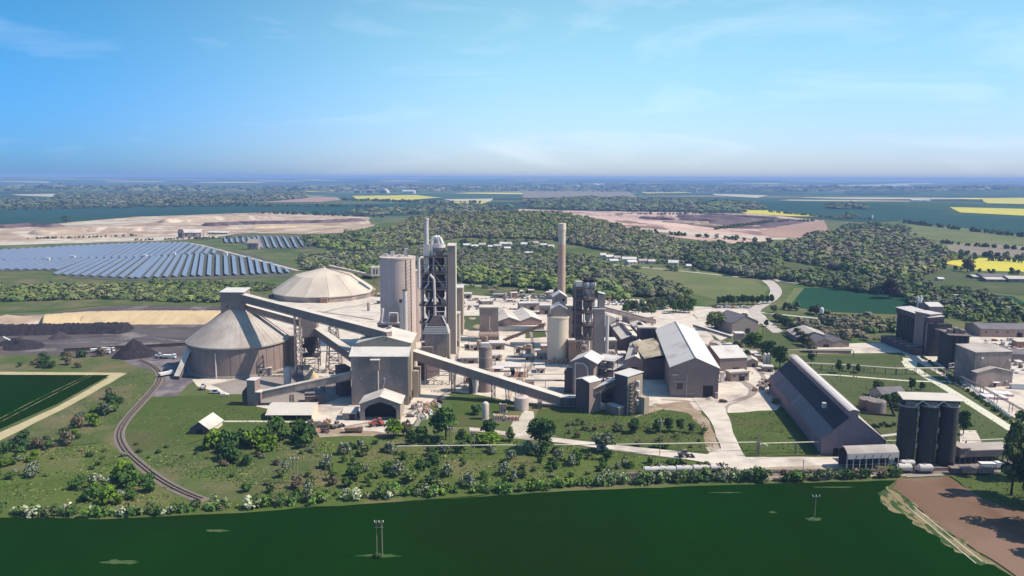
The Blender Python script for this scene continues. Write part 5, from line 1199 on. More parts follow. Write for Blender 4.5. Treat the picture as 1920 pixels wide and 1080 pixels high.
# round tanks
for i, (px_, yb, rp, yt, lb) in enumerate(((1634, 771, 16, 753, 'rear one of two round grey tanks in the walled enclosure on the lawn'), (1650, 778, 17, 757, 'front one of two round grey tanks in the walled enclosure on the lawn'))):
    g = G(px_, yb, 0); r = rp*MPP(g); h = ZAT(g, yt-1); t = thing('round_tank', lb, 'tank', g+V((0, r, 0)))
    MB().lathe(0, 0, [(r, 0), (r, h), (r*.5, h+.35), (.3, h+.5)], 32).build('shell', 'steel_mid', t, True); b = MB(); rail_top(b, -1, 1, -r, -r+2, h); b.build('railing', 'steel_pale', t)
    MB().bar((r*.2, 0, h+.4), (r*.2, 0, h+1.4), .5, n=8).build('vent', 'white_paint', t)
A, B_, C_ = G(1617, 777, 0), G(1678, 782, 0), G(1668, 752, 0)
t = thing('bund_wall', 'low wall enclosing the two round grey tanks', 'wall', A)
b = MB(); Dp = G(1612, 755, 0)
for p, q in ((A, B_), (B_, C_), (C_, Dp), (Dp, A)): b.bar(p-A+V((0, 0, .6)), q-A+V((0, 0, .6)), .4, 1.2)
b.build('wall', 'concrete_grey', t)
box_b((1655, 752), (1700, 750), 12, 742, 'small bungalow with a grey gable roof among bushes above the round tanks', 'bungalow', 'brick_pale', 'roof_slate', roof='x', rise=3, win=4)
# ---- bin complex far right
f = F((1672, 642), (1737, 669)); w = f.w; h = f.h(w, 0, 597); D = 16
t = f.thing('storage_bins', 'row of tall joined dark storage bins in deep shade behind the lawn', 'storage silos')
b = MB(); nb = 8
for i in range(nb): b.cyl(w*(i+.5)/nb, 4.3, 0, h-4, w/nb*.5, n=18)
b.build('bin_wall', 'concrete_grey', t, True)
MB().box(0, w, 4.4, D, 0, h-4).build('rear_wall', 'concrete_grey', t)
MB().box(0, w*.93, 1.5, D-4, h-4+.003, h-.2).build('top_house', 'clad_dark', t); MB().slab([(-.4, 1, h-.3), (w*.93, 1, h-.3), (w*.93, D-3.5, h+.6), (-.4, D-3.5, h+.6)], .25).build('roof', 'steel_pale', t)
b = MB()
for i in range(5): MB().box(w*(.05+.18*i), w*(.12+.18*i), -9, -.2, 5, 6).build('canopy', 'clad_mid', t)
MB().box(-2, w*.9, -7.5, -.3, 0, 4.9).build('low_annex', 'clad_dark', t)
f2 = F((1737, 666), (1759, 664)); h2_ = f2.h(0, 0, 590); t = f2.thing('end_tower', 'tall grey end tower with a pale flat roof beside the dark bins', 'tower')
MB().box(0, f2.w, 0, 12, 0, h2_).build('wall', 'clad_mid', t); MB().box(-.4, f2.w+.4, -.4, 12.4, h2_, h2_+.5).build('roof', 'steel_pale', t); MB().box(f2.w*.3, f2.w*.5, -.1, -.003, h2_*.6, h2_*.6+2).build('window', 'opening', t)
f3 = F((1692, 640), (1712, 648)); h3 = f3.h(0, 0, 569); t = f3.thing('head_tower', 'small gabled head tower with white pipes rising above the far end of the dark bins', 'tower')
MB().gwall(0, f3.w, 10, 20, h-6, h3, h3+2).build('wall', 'clad_mid', t); MB().gable(0, f3.w, 10, 20, h3, h3+2.05, .25, .3).build('roof', 'steel_pale', t)
b = MB()
for x, z in ((-2, 6), (-4, 4), (-1, 8), (-5, 7)): b.bar((x, 12, h3-8), (x, 12, h3+z-2), 1, n=8); b.bar((x, 12, h3+z-2), (x+2.4, 12, h3+z-5), .8, n=8)
b.build('pipe', 'white_paint', t)
f = F((1776, 692), (1816, 694)); w = f.w; h = f.h(0, 0, 630)
t = f.thing('second_bins', 'second dark block of tall bins standing left of the big grey square building', 'storage silos')
b = MB()
for i in range(4): b.cyl(w*(i+.5)/4, 3.2, 0, h, w/8, n=18)
b.build('bin_wall', 'concrete_grey', t, True); MB().box(0, w, 3.3, 20, 0, h).build('rear_wall', 'concrete_grey', t); MB().box(-.4, w+.4, .6, 20.4, h+.003, h+.5).build('roof', 'steel_mid', t)
b = rail_top(MB(), 0, w, 1, 20, h+.5); b.build('railing', 'steel_mid', t)
for i in range(3): MB().box(w*(.1+.3*i), w*(.28+.3*i), 6, 11, h+.5, h+3+i % 2).build('roof_plant', 'clad_mid', t)
p = f2.world(f2.w, 6, 0); q = f.world(1, 6, 0)
gallery((p.x-2, p.y, ZAT(p, 618)), (q.x+2, q.y, ZAT(q, 636)), 3, 2.6, 'dark conveyor bridge linking the grey end tower to the second block of bins', m='clad_dark', mr='clad_dark')
f, t, h = box_b((1824, 722), (1892, 720), 17, 661, 'big plain grey square building far right with a paler low block in front', 'industrial building', 'clad', 'roof_grey', roof='shed', rise=1.2, door=False)
MB().box(f.w*.16, f.w*.22, -.5, -.003, h*.8, h*.8+.8).build('lamp', 'white_paint', t); MB().box(f.w*.92, f.w*.97, -.5, -.003, h*.72, h*.72+.8).build('lamp', 'white_paint', t); MB().ribs(.2, f.w-.2, -.003, .2, h-.2, 20, .1, .06).build('cladding_rib', 'clad', t)
f, t, h = box_b((1829, 727), (1897, 725), 4, 699, 'low gabled grey block with a little porch in front of the big square building', 'industrial building', 'clad', 'roof_grey', roof='y', rise=2.6, door=False)
MB().box(f.w*.44, f.w*.62, -2, -.003, 3, 3.3).build('porch_roof', 'white_paint', t); MB().box(f.w*.5, f.w*.56, -.1, -.003, 0, 2.6).build('door', 'opening', t); MB().box(f.w*.82, f.w*.86, -.4, -.003, 3, 3.7).build('lamp', 'white_paint', t)
g = G(1838, 690, 0); r = 20*MPP(g); t = thing('white_tank', 'big round white tank behind the big grey square building', 'tank', g+V((-4, r+8, 0))); MB().lathe(0, 0, [(r, 0), (r, ZAT(g, 660)), (.5, ZAT(g, 656))], 32).build('shell', 'white_paint', t, True); MB().cyl(0, 0, ZAT(g, 656), ZAT(g, 656)+.8, 1).build('vent', 'steel_pale', t)
box_b((1838, 632), (1960, 634), 24, 617, 'long low warehouse with a slate-grey roof at the right edge', 'warehouse', 'brick', 'roof_slate', roof='x', rise=2.5, win=6)
box_b((1850, 666), (1892, 668), 14, 655, 'dark-roofed open shed in the yard behind the white tank', 'shed', 'clad_dark', 'roof_slate', roof='x', rise=1.5)
box_b((1896, 680), (1990, 684), 16, 664, 'grey warehouse cut by the right frame edge', 'warehouse', 'clad_mid', 'roof_slate', roof='x', rise=2)
box_b((1897, 730), (1990, 733), 3, 722, 'long low white wall of the pink-lit yard at the right edge', 'boundary wall', 'white_paint', 'roof_white', name='yard_wall', door=False)
# pallets of pink material, white bollard fence
for i in range(9):
    g = G(1846+(i % 5)*11, 739+(i//5)*7+(i % 5)*.6, 0); o = MB().box(-1.6, 1.6, -2.2, 2.2, 0, 1.6); 
    t = thing('pallet_stack', 'one of the pale pink-topped pallet stacks in the far right yard', 'pallet stack', g, -.1, 'pallet stacks in the far right yard')
    MB().box(-1.5, 1.5, -3.4, 3.4, .2, 1.5).build('load', mat('pink_wrap', (.66, .42, .46), (.6, .36, .4), .5) if i == 0 else 'pink_wrap', t); MB().box(-1.6, 1.6, -3.5, 3.5, 1.5, 1.58).build('sheet', 'white_paint', t); MB().box(-1.6, 1.6, -3.5, 3.5, 0, .2).build('pallet', 'timber', t)
Pf = [G(*p, 0) for p in ((1796, 706), (1830, 735), (1865, 762), (1896, 786))]
kf = None
for a, b_ in zip(Pf, Pf[1:]):
    n = int((b_-a).length/2.6)
    for i in range(n):
        p = a+(b_-a)*i/n
        if kf is None:
            kf = MB().lathe(0, 0, [(.5, 0), (.55, 1.1), (.2, 2.0)], 8).build('white_bollard', 'white_paint'); o = kf
        else: o = kf.copy(); col.objects.link(o)
        o.location = p; tag(o, 'white upright bollard in the long row along the far right yard edge', 'bollard', 'white bollards along the yard edge')
# ---------------------------------------------------------------- pipe bridges right
rack([(745, 854), (905, 852), (1120, 851), (1420, 846)], 4.2, 26, 'long pipeline on posts crossing the scrub, haul road and front lawn', pipes=1, wd=.6)
rack([(1422, 852), (1560, 848), (1690, 846)], 5.0, 13, 'higher pipeline on posts from the crossing pole to the tall silos', pipes=1, wd=.8)
rack([(1810, 842), (1905, 838)], 4, 20, 'short pipeline behind the loading shed, right of the tall silos', pipes=1, wd=.5)
rack([(1500, 692), (1600, 697), (1680, 703), (1770, 702)], 4.2, 6, 'green-grey pipe rack with many posts crossing the lawn beyond the long store', pipes=2, wd=1.4)
rack([(1380, 668), (1530, 670), (1600, 671)], 5, 24, 'thin overhead pipe above the top end of the long store', pipes=1, wd=.5)
g = G(1421, 856, 0); zt = ZAT(g, 812)
t = thing('pipe_gantry', 'twin-post gantry where the two front pipelines meet, left of the long store', 'gantry', g)
MB().box(-.7, -.35, 0, .3, 0, zt).build('post', 'timber', t); MB().box(.35, .7, 0, .3, 0, zt*.95).build('post', 'timber', t); MB().path([(.8, 0, 5.2), (1.8, 0, 6), (3, 0, 5.6), (4, 0, 4.8)], .5, 8).build('elbow', 'pipe', t, True); MB().box(-1.2, 1.2, -.1, 0, zt*.6, zt*.6+.3).build('crossarm', 'timber', t)
# ---------------------------------------------------------------- overhead line poles
def hpole(px, yb, yt, sp, label, arm=True):
    g = G(px, yb, 0); h = ZAT(g, yt); s = sp*MPP(g)/2; t = thing('power_pole', label, 'power pole', g)
    MB().bar((-s, 0, 0), (-s, 0, h), .32, n=8).build('pole', 'timber', t); 
    if sp: MB().bar((s, 0, 0), (s, 0, h), .32, n=8).build('pole', 'timber', t)
    a = max(s*1.6, 1.2)
    if arm:
        MB().bar((-a, -.2, h-.6), (a, -.2, h-.6), .22).build('crossarm', 'steel_mid', t)
        if sp: MB().bar((-a, -.2, h-2.2), (a, -.2, h-2.2), .16).bar((-s, 0, h-2.2), (s, 0, h-.8), .1).build('brace', 'steel_mid', t)
        for x in (-a, 0, a): MB().lathe(x, -.2, [(.12, h-.5), (.18, h-.2), (.1, h+.15)], 8).build('insulator', 'white_paint', t)
    return t
hpole(712, 1046, 976, 10, 'twin-post power pole standing alone in the dark green field nearest the camera')
hpole(554, 907, 858, 9, 'leftmost twin-post power pole in the scrub')
hpole(616, 899, 852, 9, 'twin-post power pole in the scrub, second from the left')
hpole(845, 850, 801, 4, 'narrow twin-post power pole below the big storage building trees')
hpole(887, 861, 808, 5, 'narrow twin-post power pole left of the big round dark tree')
hpole(1237, 855, 788, 0, 'single dark pole beside the haul road, left of the crossroads')
hpole(1144, 893, 871, 0, 'short thin single pole near the hedge above the green field', False)
hpole(1505, 893, 862, 0, 'thin single pole on the dirt siding right of the crossroads', False)
hpole(1527, 976, 928, 0, 'lone single pole in the green field at the lower right')
# ---------------------------------------------------------------- railway
def rail_line(pp, label, sm=3):
    W = smooth([V(G(*p)[:2]) for p in pp], sm)
    t = thing('railway_track', label, 'railway track', (W[0].x, W[0].y, LAY[0]+.03)); o = W[0]
    L_ = [0]
    for a, b_ in zip(W, W[1:]): L_.append(L_[-1]+(b_-a).length)
    def at(s):
        for i in range(len(W)-1):
            if L_[i+1] >= s: k = (s-L_[i])/max(1e-6, L_[i+1]-L_[i]); return W[i].lerp(W[i+1], k), (W[i+1]-W[i]).normalized()
        return W[-1], (W[-1]-W[-2]).normalized()
    sl_ = MB(); s = 0
    while s < L_[-1]:
        p, d = at(s); nn = V((-d.y, d.x)); a = p-nn*1.25-o; b_ = p+nn*1.25-o
        sl_.bar((a.x, a.y, .14), (b_.x, b_.y, .14), .22, .12); s += 2.0
    q = sl_.build('sleepers', 'timber', t); q['kind'] = 'stuff'
    for sg in (-1, 1):
        rl = MB(); s = 0; prev = None
        while s <= L_[-1]:
            p, d = at(s); nn = V((-d.y, d.x)); c_ = p+nn*.75*sg-o; c_ = V((c_.x, c_.y, .28))
            if prev is not None: rl.bar(prev, c_, .3, .2)
            prev = c_; s += 3
        rl.build('rail', 'bark_rail', t)
    return t
RP = [(262, 676), (296, 692), (303, 712), (276, 745), (238, 785), (220, 815), (232, 845), (262, 872), (300, 902), (345, 926), (385, 941)]
mat('bark_rail', (.03, .025, .025), None, rough=.5)
strip('ballast', RP, 4.8, 'ballast', sm=3)
rail_line(RP, 'curving single railway track with two rails, sweeping round the grass at lower left')
SP = [(1180, 893), (1300, 889), (1450, 887), (1600, 886), (1700, 884), (1860, 880)]
strip('ballast', SP, 7, 'ballast', sm=2)
rail_line(SP, 'straight railway siding behind the hedge, passing the tank wagons and tall silos', 2)
# ---------------------------------------------------------------- wagons and vehicles
def tank_wagon(px, yb, L_, label, m='steel_pale', group='tank wagons on the siding', rz=0, r=1.35):
    t = thing('tank_wagon', label, 'tank wagon', G(px, yb, 0)+V((0, 0, .3)), rz, group)
    b = MB(); b.bar((-L_/2+.8, 0, 2.3), (L_/2-.8, 0, 2.3), r*2, n=20).bar((-L_/2+.3, 0, 2.3), (-L_/2+.8, 0, 2.3), r*1.5, n=20).bar((L_/2-.8, 0, 2.3), (L_/2-.3, 0, 2.3), r*1.5, n=20); b.build('tank', m, t, True)
    MB().box(-L_/2, L_/2, -1.1, 1.1, .6, .9).build('underframe', 'steel_dark', t)
    for x in (-L_*.33, L_*.33): 
        for y in (-.8, .8): MB().bar((x, y-.1, .45), (x, y+.1, .45), .9, n=12).build('wheel', 'tyre', t)
    MB().cyl(0, 0, 2.3+r-.05, 2.3+r+.35, .4, n=10).build('hatch', 'steel_mid', t)
    return t
for i, (x, y) in enumerate(((1221, 892), (1250, 891), (1281, 890), (1313, 889), (1345, 888))):
    tank_wagon(x, y, 7.4, ('leftmost', 'second', 'middle', 'fourth', 'rightmost, darkest')[i]+' of five pale tank wagons half hidden behind the hedge', 'steel_pale' if i < 3 else 'duct')
tank_wagon(1694, 887, 6.6, 'front left of three hopper wagons at the feet of the tall silos', r=1.5)
tank_wagon(1733, 888, 6.6, 'front right of three hopper wagons at the feet of the tall silos', r=1.5)
tank_wagon(1700, 879, 6.6, 'rear one of three hopper wagons, partly behind, at the feet of the tall silos', r=1.3)
def vehicle(kind, px, yb, rz, label, m, group=None, cat=None, world=None):
    g = world or G(px, yb)+V((0, 0, LAY[0])); t = thing(kind, label, cat or kind.replace('_', ' '), g, rz, group)
    if kind in ('parked_car', 'van'):
        L_, H_ = (4.3, 1.45) if kind == 'parked_car' else (5.4, 2.3)
        P = [(-L_/2, .35), (L_/2, .35), (L_/2, .8), (L_*.28, .95), (L_*.12, H_), (-L_*.38 if kind == 'parked_car' else -L_*.48, H_), (-L_/2, .9)] if kind == 'parked_car' else [(-L_/2, .35), (L_/2, .35), (L_/2, 1.1), (L_*.33, 1.4), (L_*.22, H_), (-L_/2, H_)]
        n = len(P); MB().add([(x, -.88, z) for x, z in P]+[(x, .88, z) for x, z in P], [tuple(range(n-1, -1, -1)), tuple(range(n, 2*n))]+[(i, (i+1) % n, n+(i+1) % n, n+i) for i in range(n)]).build('body', m, t)
        MB().box(-L_*.3, L_*.14, -.9, .9, .95, H_-.12).build('window', 'glass', t)
        for x in (-L_*.3, L_*.3):
            for y in (-.8, .8): MB().bar((x, y-.1, .33), (x, y+.1, .33), .66, n=10).build('wheel', 'tyre', t)
    elif kind in ('tipper_truck', 'flatbed_trailer'):
        if kind == 'tipper_truck': MB().box(2.2, 4.1, -1.2, 1.2, .6, 3).build('cab', m, t); MB().box(4.1, 4.15, -1, 1, 1.8, 2.7).build('windscreen', 'glass', t)
        MB().add([(-4, -1.2, 1.1), (2, -1.2, 1.1), (2, 1.2, 1.1), (-4, 1.2, 1.1), (-4.5, -1.35, 2.6), (2, -1.35, 2.6), (2, 1.35, 2.6), (-4.5, 1.35, 2.6)], [(3, 2, 1, 0), (4, 5, 6, 7), (0, 1, 5, 4), (1, 2, 6, 5), (2, 3, 7, 6), (3, 0, 4, 7)]).build('tipping_body', 'steel_dark' if kind == 'flatbed_trailer' else m, t)
        MB().box(-4.2, 4, -.5, .5, .7, 1).build('chassis', 'steel_dark', t)
        for x in (-3, -1.8, 3):
            for y in (-1.1, 1.1): MB().bar((x, y-.15, .5), (x, y+.15, .5), 1, n=12).build('wheel', 'tyre', t)
    elif kind in ('wheel_loader', 'tractor'):
        MB().box(-3, .4, -.9, .9, .9, 2.1).build('body', m, t); MB().box(-.9, .8, -.75, .75, 2.1, 3.3).build('cab', m, t); MB().box(-.95, .85, -.8, .8, 2.35, 3.05).build('window', 'glass', t)
        MB().bar((.6, -.6, 1.4), (3.2, -.6, .8), .3).bar((.6, .6, 1.4), (3.2, .6, .8), .3).build('lift_arm', m, t)
        MB().add([(3, -1.3, .2), (4.3, -1.3, .2), (3, -1.3, 1.5), (3, 1.3, .2), (4.3, 1.3, .2), (3, 1.3, 1.5)], [(0, 1, 2), (5, 4, 3), (0, 3, 4, 1), (1, 4, 5, 2), (0, 2, 5, 3)]).build('bucket', 'steel_dark', t)
        for x in (-2, .9):
            for y in (-1, 1): MB().bar((x, y-.28, .75), (x, y+.28, .75), 1.5, n=14).build('wheel', 'tyre', t)
    elif kind == 'skip':
        MB().add([(-1.3, -.9, 0), (1.3, -.9, 0), (1.3, .9, 0), (-1.3, .9, 0), (-2.1, -1, 1.5), (2.1, -1, 1.5), (2.1, 1, 1.5), (-2.1, 1, 1.5)], [(3, 2, 1, 0), (0, 1, 5, 4), (1, 2, 6, 5), (2, 3, 7, 6), (3, 0, 4, 7), (4, 5, 6, 7)]).build('tub', m, t); MB().box(-2.2, 2.2, -1.1, -.95, 1.4, 1.55).build('rim', 'steel_mid', t)
    return t
vehicle('wheel_loader', 1284, 858, 0, 'dark wheel loader driving on the haul road left of the crossroads', 'steel_mid')
vehicle('tractor', 1376, 895, 0, 'small dull-red shunting tractor at the right end of the tank wagons', 'red_paint')
vehicle('wheel_loader', 300, 672, 0, 'white wheel loader on the coal yard right of the black cone heap', 'white_paint')
vehicle('tipper_truck', 318, 673, 0, 'white tipper truck parked right of the white wheel loader on the coal yard', 'white_paint')
vehicle('wheel_loader', 381, 730, 1.9, 'pale wheel loader in front of the round cone-roofed store', 'steel_pale')
vehicle('tipper_truck', 664, 812, .1, 'dark brown tipper parked at the lower edge of the white yard', 'rust')
vehicle('wheel_loader', 703, 800, .3, 'red machine parked in front of the big dark open shed mouth', 'red_paint')
vehicle('wheel_loader', 712, 797, 2.2, 'second red machine just right of the first before the open shed', 'red_paint')
vehicle('van', 778, 766, 1.2, 'dark van by the right wall of the storage building', 'steel_mid')
vehicle('parked_car', 770, 782, 0, 'grey car right of the dark open shed mouth', 'steel_mid')
vehicle('parked_car', 1356, 755, .1, 'dark car at the start of the haul road below the big white shed', 'steel_dark')
vehicle('van', 1130, 846, 0, 'white van on the haul road beside a tree, left of the crossroads', 'white_paint')
vehicle('parked_car', 421, 743, .2, 'white car near the small feed hopper on grey ground', 'white_paint')
vehicle('van', 405, 738, .1, 'white van just left of the small feed hopper', 'white_paint')
vehicle('wheel_loader', 632, 803, .8, 'grey machine on the white yard left of the dark open shed', 'steel_mid')
vehicle('flatbed_trailer', 607, 806, .4, 'dark trailer on the white yard beside the long open-fronted shed', 'steel_dark')
vehicle('parked_car', 648, 775, 0, 'dark car in blue shade left of the big storage building', 'steel_dark')
vehicle('tipper_truck', 1856, 880, 0, 'white box truck parked beneath the loading shed right of the silos', 'white_paint')
for i, (x, L2) in enumerate(((1790, 3.2), (1813, 5.2), (1845, 5.2))):
    t = thing('open_wagon', ('leftmost short', 'middle brown', 'right grey')[i]+' one of three box wagons parked below the tall right silo', 'wagon', G(x, 890, 0)+V((0, 0, .3)), 0, 'box wagons parked below the silos')
    MB().box(-L2/2-.6, L2/2+.6, -1.3, 1.3, .8, 2.9).build('body', ('clad_dark', 'brick', 'clad_mid')[i], t); MB().box(-L2/2-.7, L2/2+.7, -1.4, 1.4, 2.9, 3).build('roof', 'steel_mid', t)
    for xx in (-L2*.3, L2*.3): MB().bar((xx, -1, .45), (xx, 1, .45), .9, n=12).build('wheel', 'tyre', t)
for i, (x, y, m_) in enumerate(((184, 661, 'white_paint'), (195, 664, 'white_paint'), (204, 660, 'duct'))):
    vehicle('tipper_truck', x, y, .3-i*.25, ('left', 'middle', 'right')[i]+' one of three white trucks left of the black cone coal heap', m_, 'white trucks by the coal heap')
# parked cars in the far yard and lots
cars = ['white_paint', 'steel_pale', 'steel_dark', 'blue_paint', 'red_paint', 'steel_mid']
protos = []
for k, mm in enumerate(cars):
    protos.append(vehicle('parked_car' if k != 1 else 'van', 0, 0, 0, None, mm, world=V((0, 0, 0)), cat='car'))
used = set()
random.seed(31)
COLN = ['white', 'silver', 'dark grey', 'blue', 'red', 'grey']
def park(x, y, rz, where, group):
    k = random.choice([0, 0, 0, 1, 1, 2, 3, 4, 5]); o = protos[k]
    if k in used: o = copy_tree(o)
    used.add(k); o.location = G(x, y)+V((0, 0, LAY[0])); o.rotation_euler = (0, 0, rz+random.uniform(-.1, .1))
    tag(o, COLN[k]+(' van ' if k == 1 else ' car ')+where, 'van' if k == 1 else 'car', group)
for y, a, b_, n in ((556, 955, 1040, 15), (560, 945, 1045, 15), (566, 965, 1035, 10), (563, 880, 935, 7)):
    for i in range(n): park(a+(b_-a)*i/n+random.uniform(-1.5, 1.5), y+random.uniform(-.6, .6), random.choice([0, 1.5]), 'in the crowded car park behind the chimney-side workshop', 'vehicles parked behind the workshop')
for y in (564, 568, 572):
    for i in range(8): park(1134+i*7.5+random.uniform(-1, 1), y, 1.5, 'in the car park behind the second lattice tower', 'vehicles parked behind the second lattice tower')
for i in range(14): park(1340+i*5, 578+random.uniform(-.6, .6), .1, 'parked along the works entrance road among trees', 'cars along the entrance road')
for i in range(9): park(1850+(i % 5)*15, 640+(i//5)*7, random.choice([0, 1.2]), 'in the bright yard before the slate-roofed warehouse', 'vehicles in the far right yard')
for i in range(5): park(1893+i*7, 690+(i % 3)*5, .8, 'in the yard right of the big grey square building', 'vehicles right of the square building')
# signs of works: scrap, stockpiles
def heap(name, label, cat, px, yb, rpx, hpx, m, stretchx=1.0, seed=0, group=None, n=28):
    rnd = random.Random(seed); g = G(px, yb); r = rpx*MPP(g); h = hpx*MPP(g)*1.02; vs = []; fs = []
    rings = 9; cy0 = g.y+r*.6
    for j in range(rings):
        k = j/(rings-1)
        for i in range(n):
            a = 2*math.pi*i/n; q = 1+.10*math.sin(3*a+seed)+.05*rnd.uniform(-1, 1)
            rr_ = r*(1-k)*q; vs.append((rr_*math.cos(a)*stretchx, rr_*math.sin(a)*.9, h*(k**.95)*(1+rnd.uniform(-.04, .04) if 0 < j < rings-1 else 1)-(0.15 if j == 0 else 0)))
    for j in range(rings-1):
        for i in range(n): fs.append((j*n+i, j*n+(i+1) % n, (j+1)*n+(i+1) % n, (j+1)*n+i))
    me = bpy.data.meshes.new(name); me.from_pydata(vs, [], fs); me.update()
    for p in me.polygons: p.use_smooth = True
    o = link(name, me, m, loc=(g.x, cy0, g.z)); tag(o, label, cat, group); return o
heap('coal_heap', 'steep black cone heap of coal left of the round cone-roofed store', 'coal heap', 240, 672, 42, 32, 'coal', seed=1)
heap('coal_heap', 'small dark cone heap on the grey yard, farther left behind', 'coal heap', 106, 636, 20, 13, 'bank_dark', seed=2)
heap('coal_heap', 'broad dark heap cut by the left frame edge', 'coal heap', 8, 656, 50, 16, 'coal', seed=3, stretchx=1.2)
heap('dust_heap', 'pale pointed heap of powder between the trestles, behind the steel silo', 'powder heap', 583, 712, 15, 18, 'sand', seed=4)
heap('dust_heap', 'small pale grey mound near the foot of the filter house', 'powder heap', 873, 733, 12, 9, 'concrete', seed=5)
heap('dust_heap', 'low white mound on the haul road below the big white shed', 'powder heap', 1334, 752, 11, 7, 'dust', seed=6)
heap('dust_heap', 'long low beige heap behind the brown square block', 'powder heap', 925, 590, 16, 8, 'dust', seed=7, stretchx=1.5)
def bank(name, label, P, hts, wd, m, seed=0, kind=None, cat='bank', j=.08):
    W = smooth([V(G(*p, 0)[:2]) for p in P], 2); rnd = random.Random(seed); vs = []; fs = []; prof = [(-1, 0), (-.62, .55), (-.25, .93), (.2, 1), (.6, .6), (1, 0)]; k = len(prof)
    L_ = len(W)
    for i, p in enumerate(W):
        t_ = (W[min(i+1, L_-1)]-W[max(i-1, 0)]).normalized(); nn = V((-t_.y, t_.x)); e = min(1, i/3, (L_-1-i)/3)
        for a, b_ in prof: q = p+nn*a*wd*(.7+.3*e)*(1+rnd.uniform(-j, j)); vs.append((q.x-W[0].x, q.y-W[0].y, -.1+b_*hts*e*(1+rnd.uniform(-j, j))))
    for i in range(L_-1):
        for j in range(k-1): fs.append((i*k+j, (i+1)*k+j, (i+1)*k+j+1, i*k+j+1))
    me = bpy.data.meshes.new(name); me.from_pydata(vs, [], fs); me.update()
    for p in me.polygons: p.use_smooth = True
    o = link(name, me, m, loc=(W[0].x, W[0].y, 0))
    if kind: o['kind'] = kind
    else: tag(o, label, cat)
    return o
def dense(P, n):
    out = []
    for a, b_ in zip(P, P[1:]): out += [(a[0]+(b_[0]-a[0])*i/n, a[1]+(b_[1]-a[1])*i/n) for i in range(n)]
    return out+[P[-1]]
bank('sand_stockpile', 'long low stockpile of yellow sand beyond the black coal bank', dense([(78, 606), (160, 600), (250, 598), (340, 598), (440, 598)], 6), 6.5, 26, 'sand', 1, cat='stockpile', j=.03)
bank('sand_stockpile', 'greyish low end of the long yellow stockpile, far left', dense([(5, 600), (40, 603), (90, 602)], 5), 4, 15, 'quarry', 2, cat='stockpile')
bank('coal_bank', 'long straight black bank of coal in front of the yellow sand', dense([(-60, 625), (40, 624), (130, 622), (245, 620)], 7), 6.5, 13, 'coal', 3, cat='coal bank')
t = thing('stacker_conveyor', 'small white stacker conveyor on the coal yard at the far left', 'conveyor', G(38, 652, 0), 2.9)
MB().bar((0, 0, 2), (14, 0, 7), 1, .5).build('belt', 'white_paint', t); lattice(MB(), -1, 1.5, -1.5, 1.5, 0, 7.5, 3, .3).build('frame', 'steel_dark', t)
box_b((-30, 668), (-5, 668), 6, 655, 'dark hut at the left frame edge by the coal yard', 'hut', 'clad_dark', 'roof_dark', name='yard_hut')
t = thing('yard_wall', 'low dark concrete wall along the coal yard behind the black cone heap', 'wall', G(120, 660, 0)); a = G(120, 660, 0); b_ = G(362, 648, 0)
MB().bar((0, 0, 1), b_-a+V((0, 0, 1)), .6, 2.4).build('panel', 'steel_dark', t); MB().bar((0, 0, 2.3), b_-a+V((0, 0, 2.3)), .8, .15).build('coping', 'bank_dark', t)
# bales / scrap pieces round the yards (each one thing)
rs = random.Random(5)
spots = [(598+rs.uniform(-16, 22), 790+rs.uniform(0, 24), 'beside the long open-fronted shed') for _ in range(12)]+[(805+rs.uniform(-20, 22), 770+rs.uniform(-16, 16), 'in the stone-strewn strip right of the storage building') for _ in range(22)]+[(905+rs.uniform(-45, 60), 572+rs.uniform(-12, 10), 'at the far edge of the dusty yard') for _ in range(26)]+[(880+rs.uniform(-15, 60), 690+rs.uniform(-30, 40), 'in the middle of the works yard') for _ in range(26)]+[(1425+rs.uniform(-14, 14), 715+rs.uniform(-22, 26), 'along the hedge by the turning yard') for _ in range(14)]
cm = ['brick', 'steel_mid', 'dust', 'rust', 'steel_dark', 'concrete', 'white_paint']; cn = ['brown', 'grey', 'pale', 'rusty', 'dark', 'beige', 'white']
boxes = {}
for x, y, wh in spots:
    k = rs.randrange(7)
    if k not in boxes:
        b = MB(); s_ = [rs.uniform(.8, 1.2) for _ in range(4)]
        b.add([(-1, -.7, 0), (1.1, -.8, 0), (1, .8, 0), (-1.1, .7, 0), (-.9*s_[0], -.6, .9), (.95, -.7*s_[1], 1.1), (.8*s_[2], .7, 1), (-.9, .6*s_[3], .8)], [(3, 2, 1, 0), (4, 5, 6, 7), (0, 1, 5, 4), (1, 2, 6, 5), (2, 3, 7, 6), (3, 0, 4, 7)])
        b.bar((-.9, -.6, .9), (.9, .6, 1.3), .3); o = b.build('scrap_pile', cm[k]); boxes[k] = o
    else: o = boxes[k].copy(); col.objects.link(o)
    o.location = G(x, y, 0); o.rotation_euler = (0, 0, rs.uniform(0, 3)); s = rs.uniform(.8, 1.9); o.scale = (s, s*rs.uniform(.6, 1.2), s)
    tag(o, cn[k]+' scrap pile '+wh, 'scrap pile', cn[k]+' scrap piles '+wh)
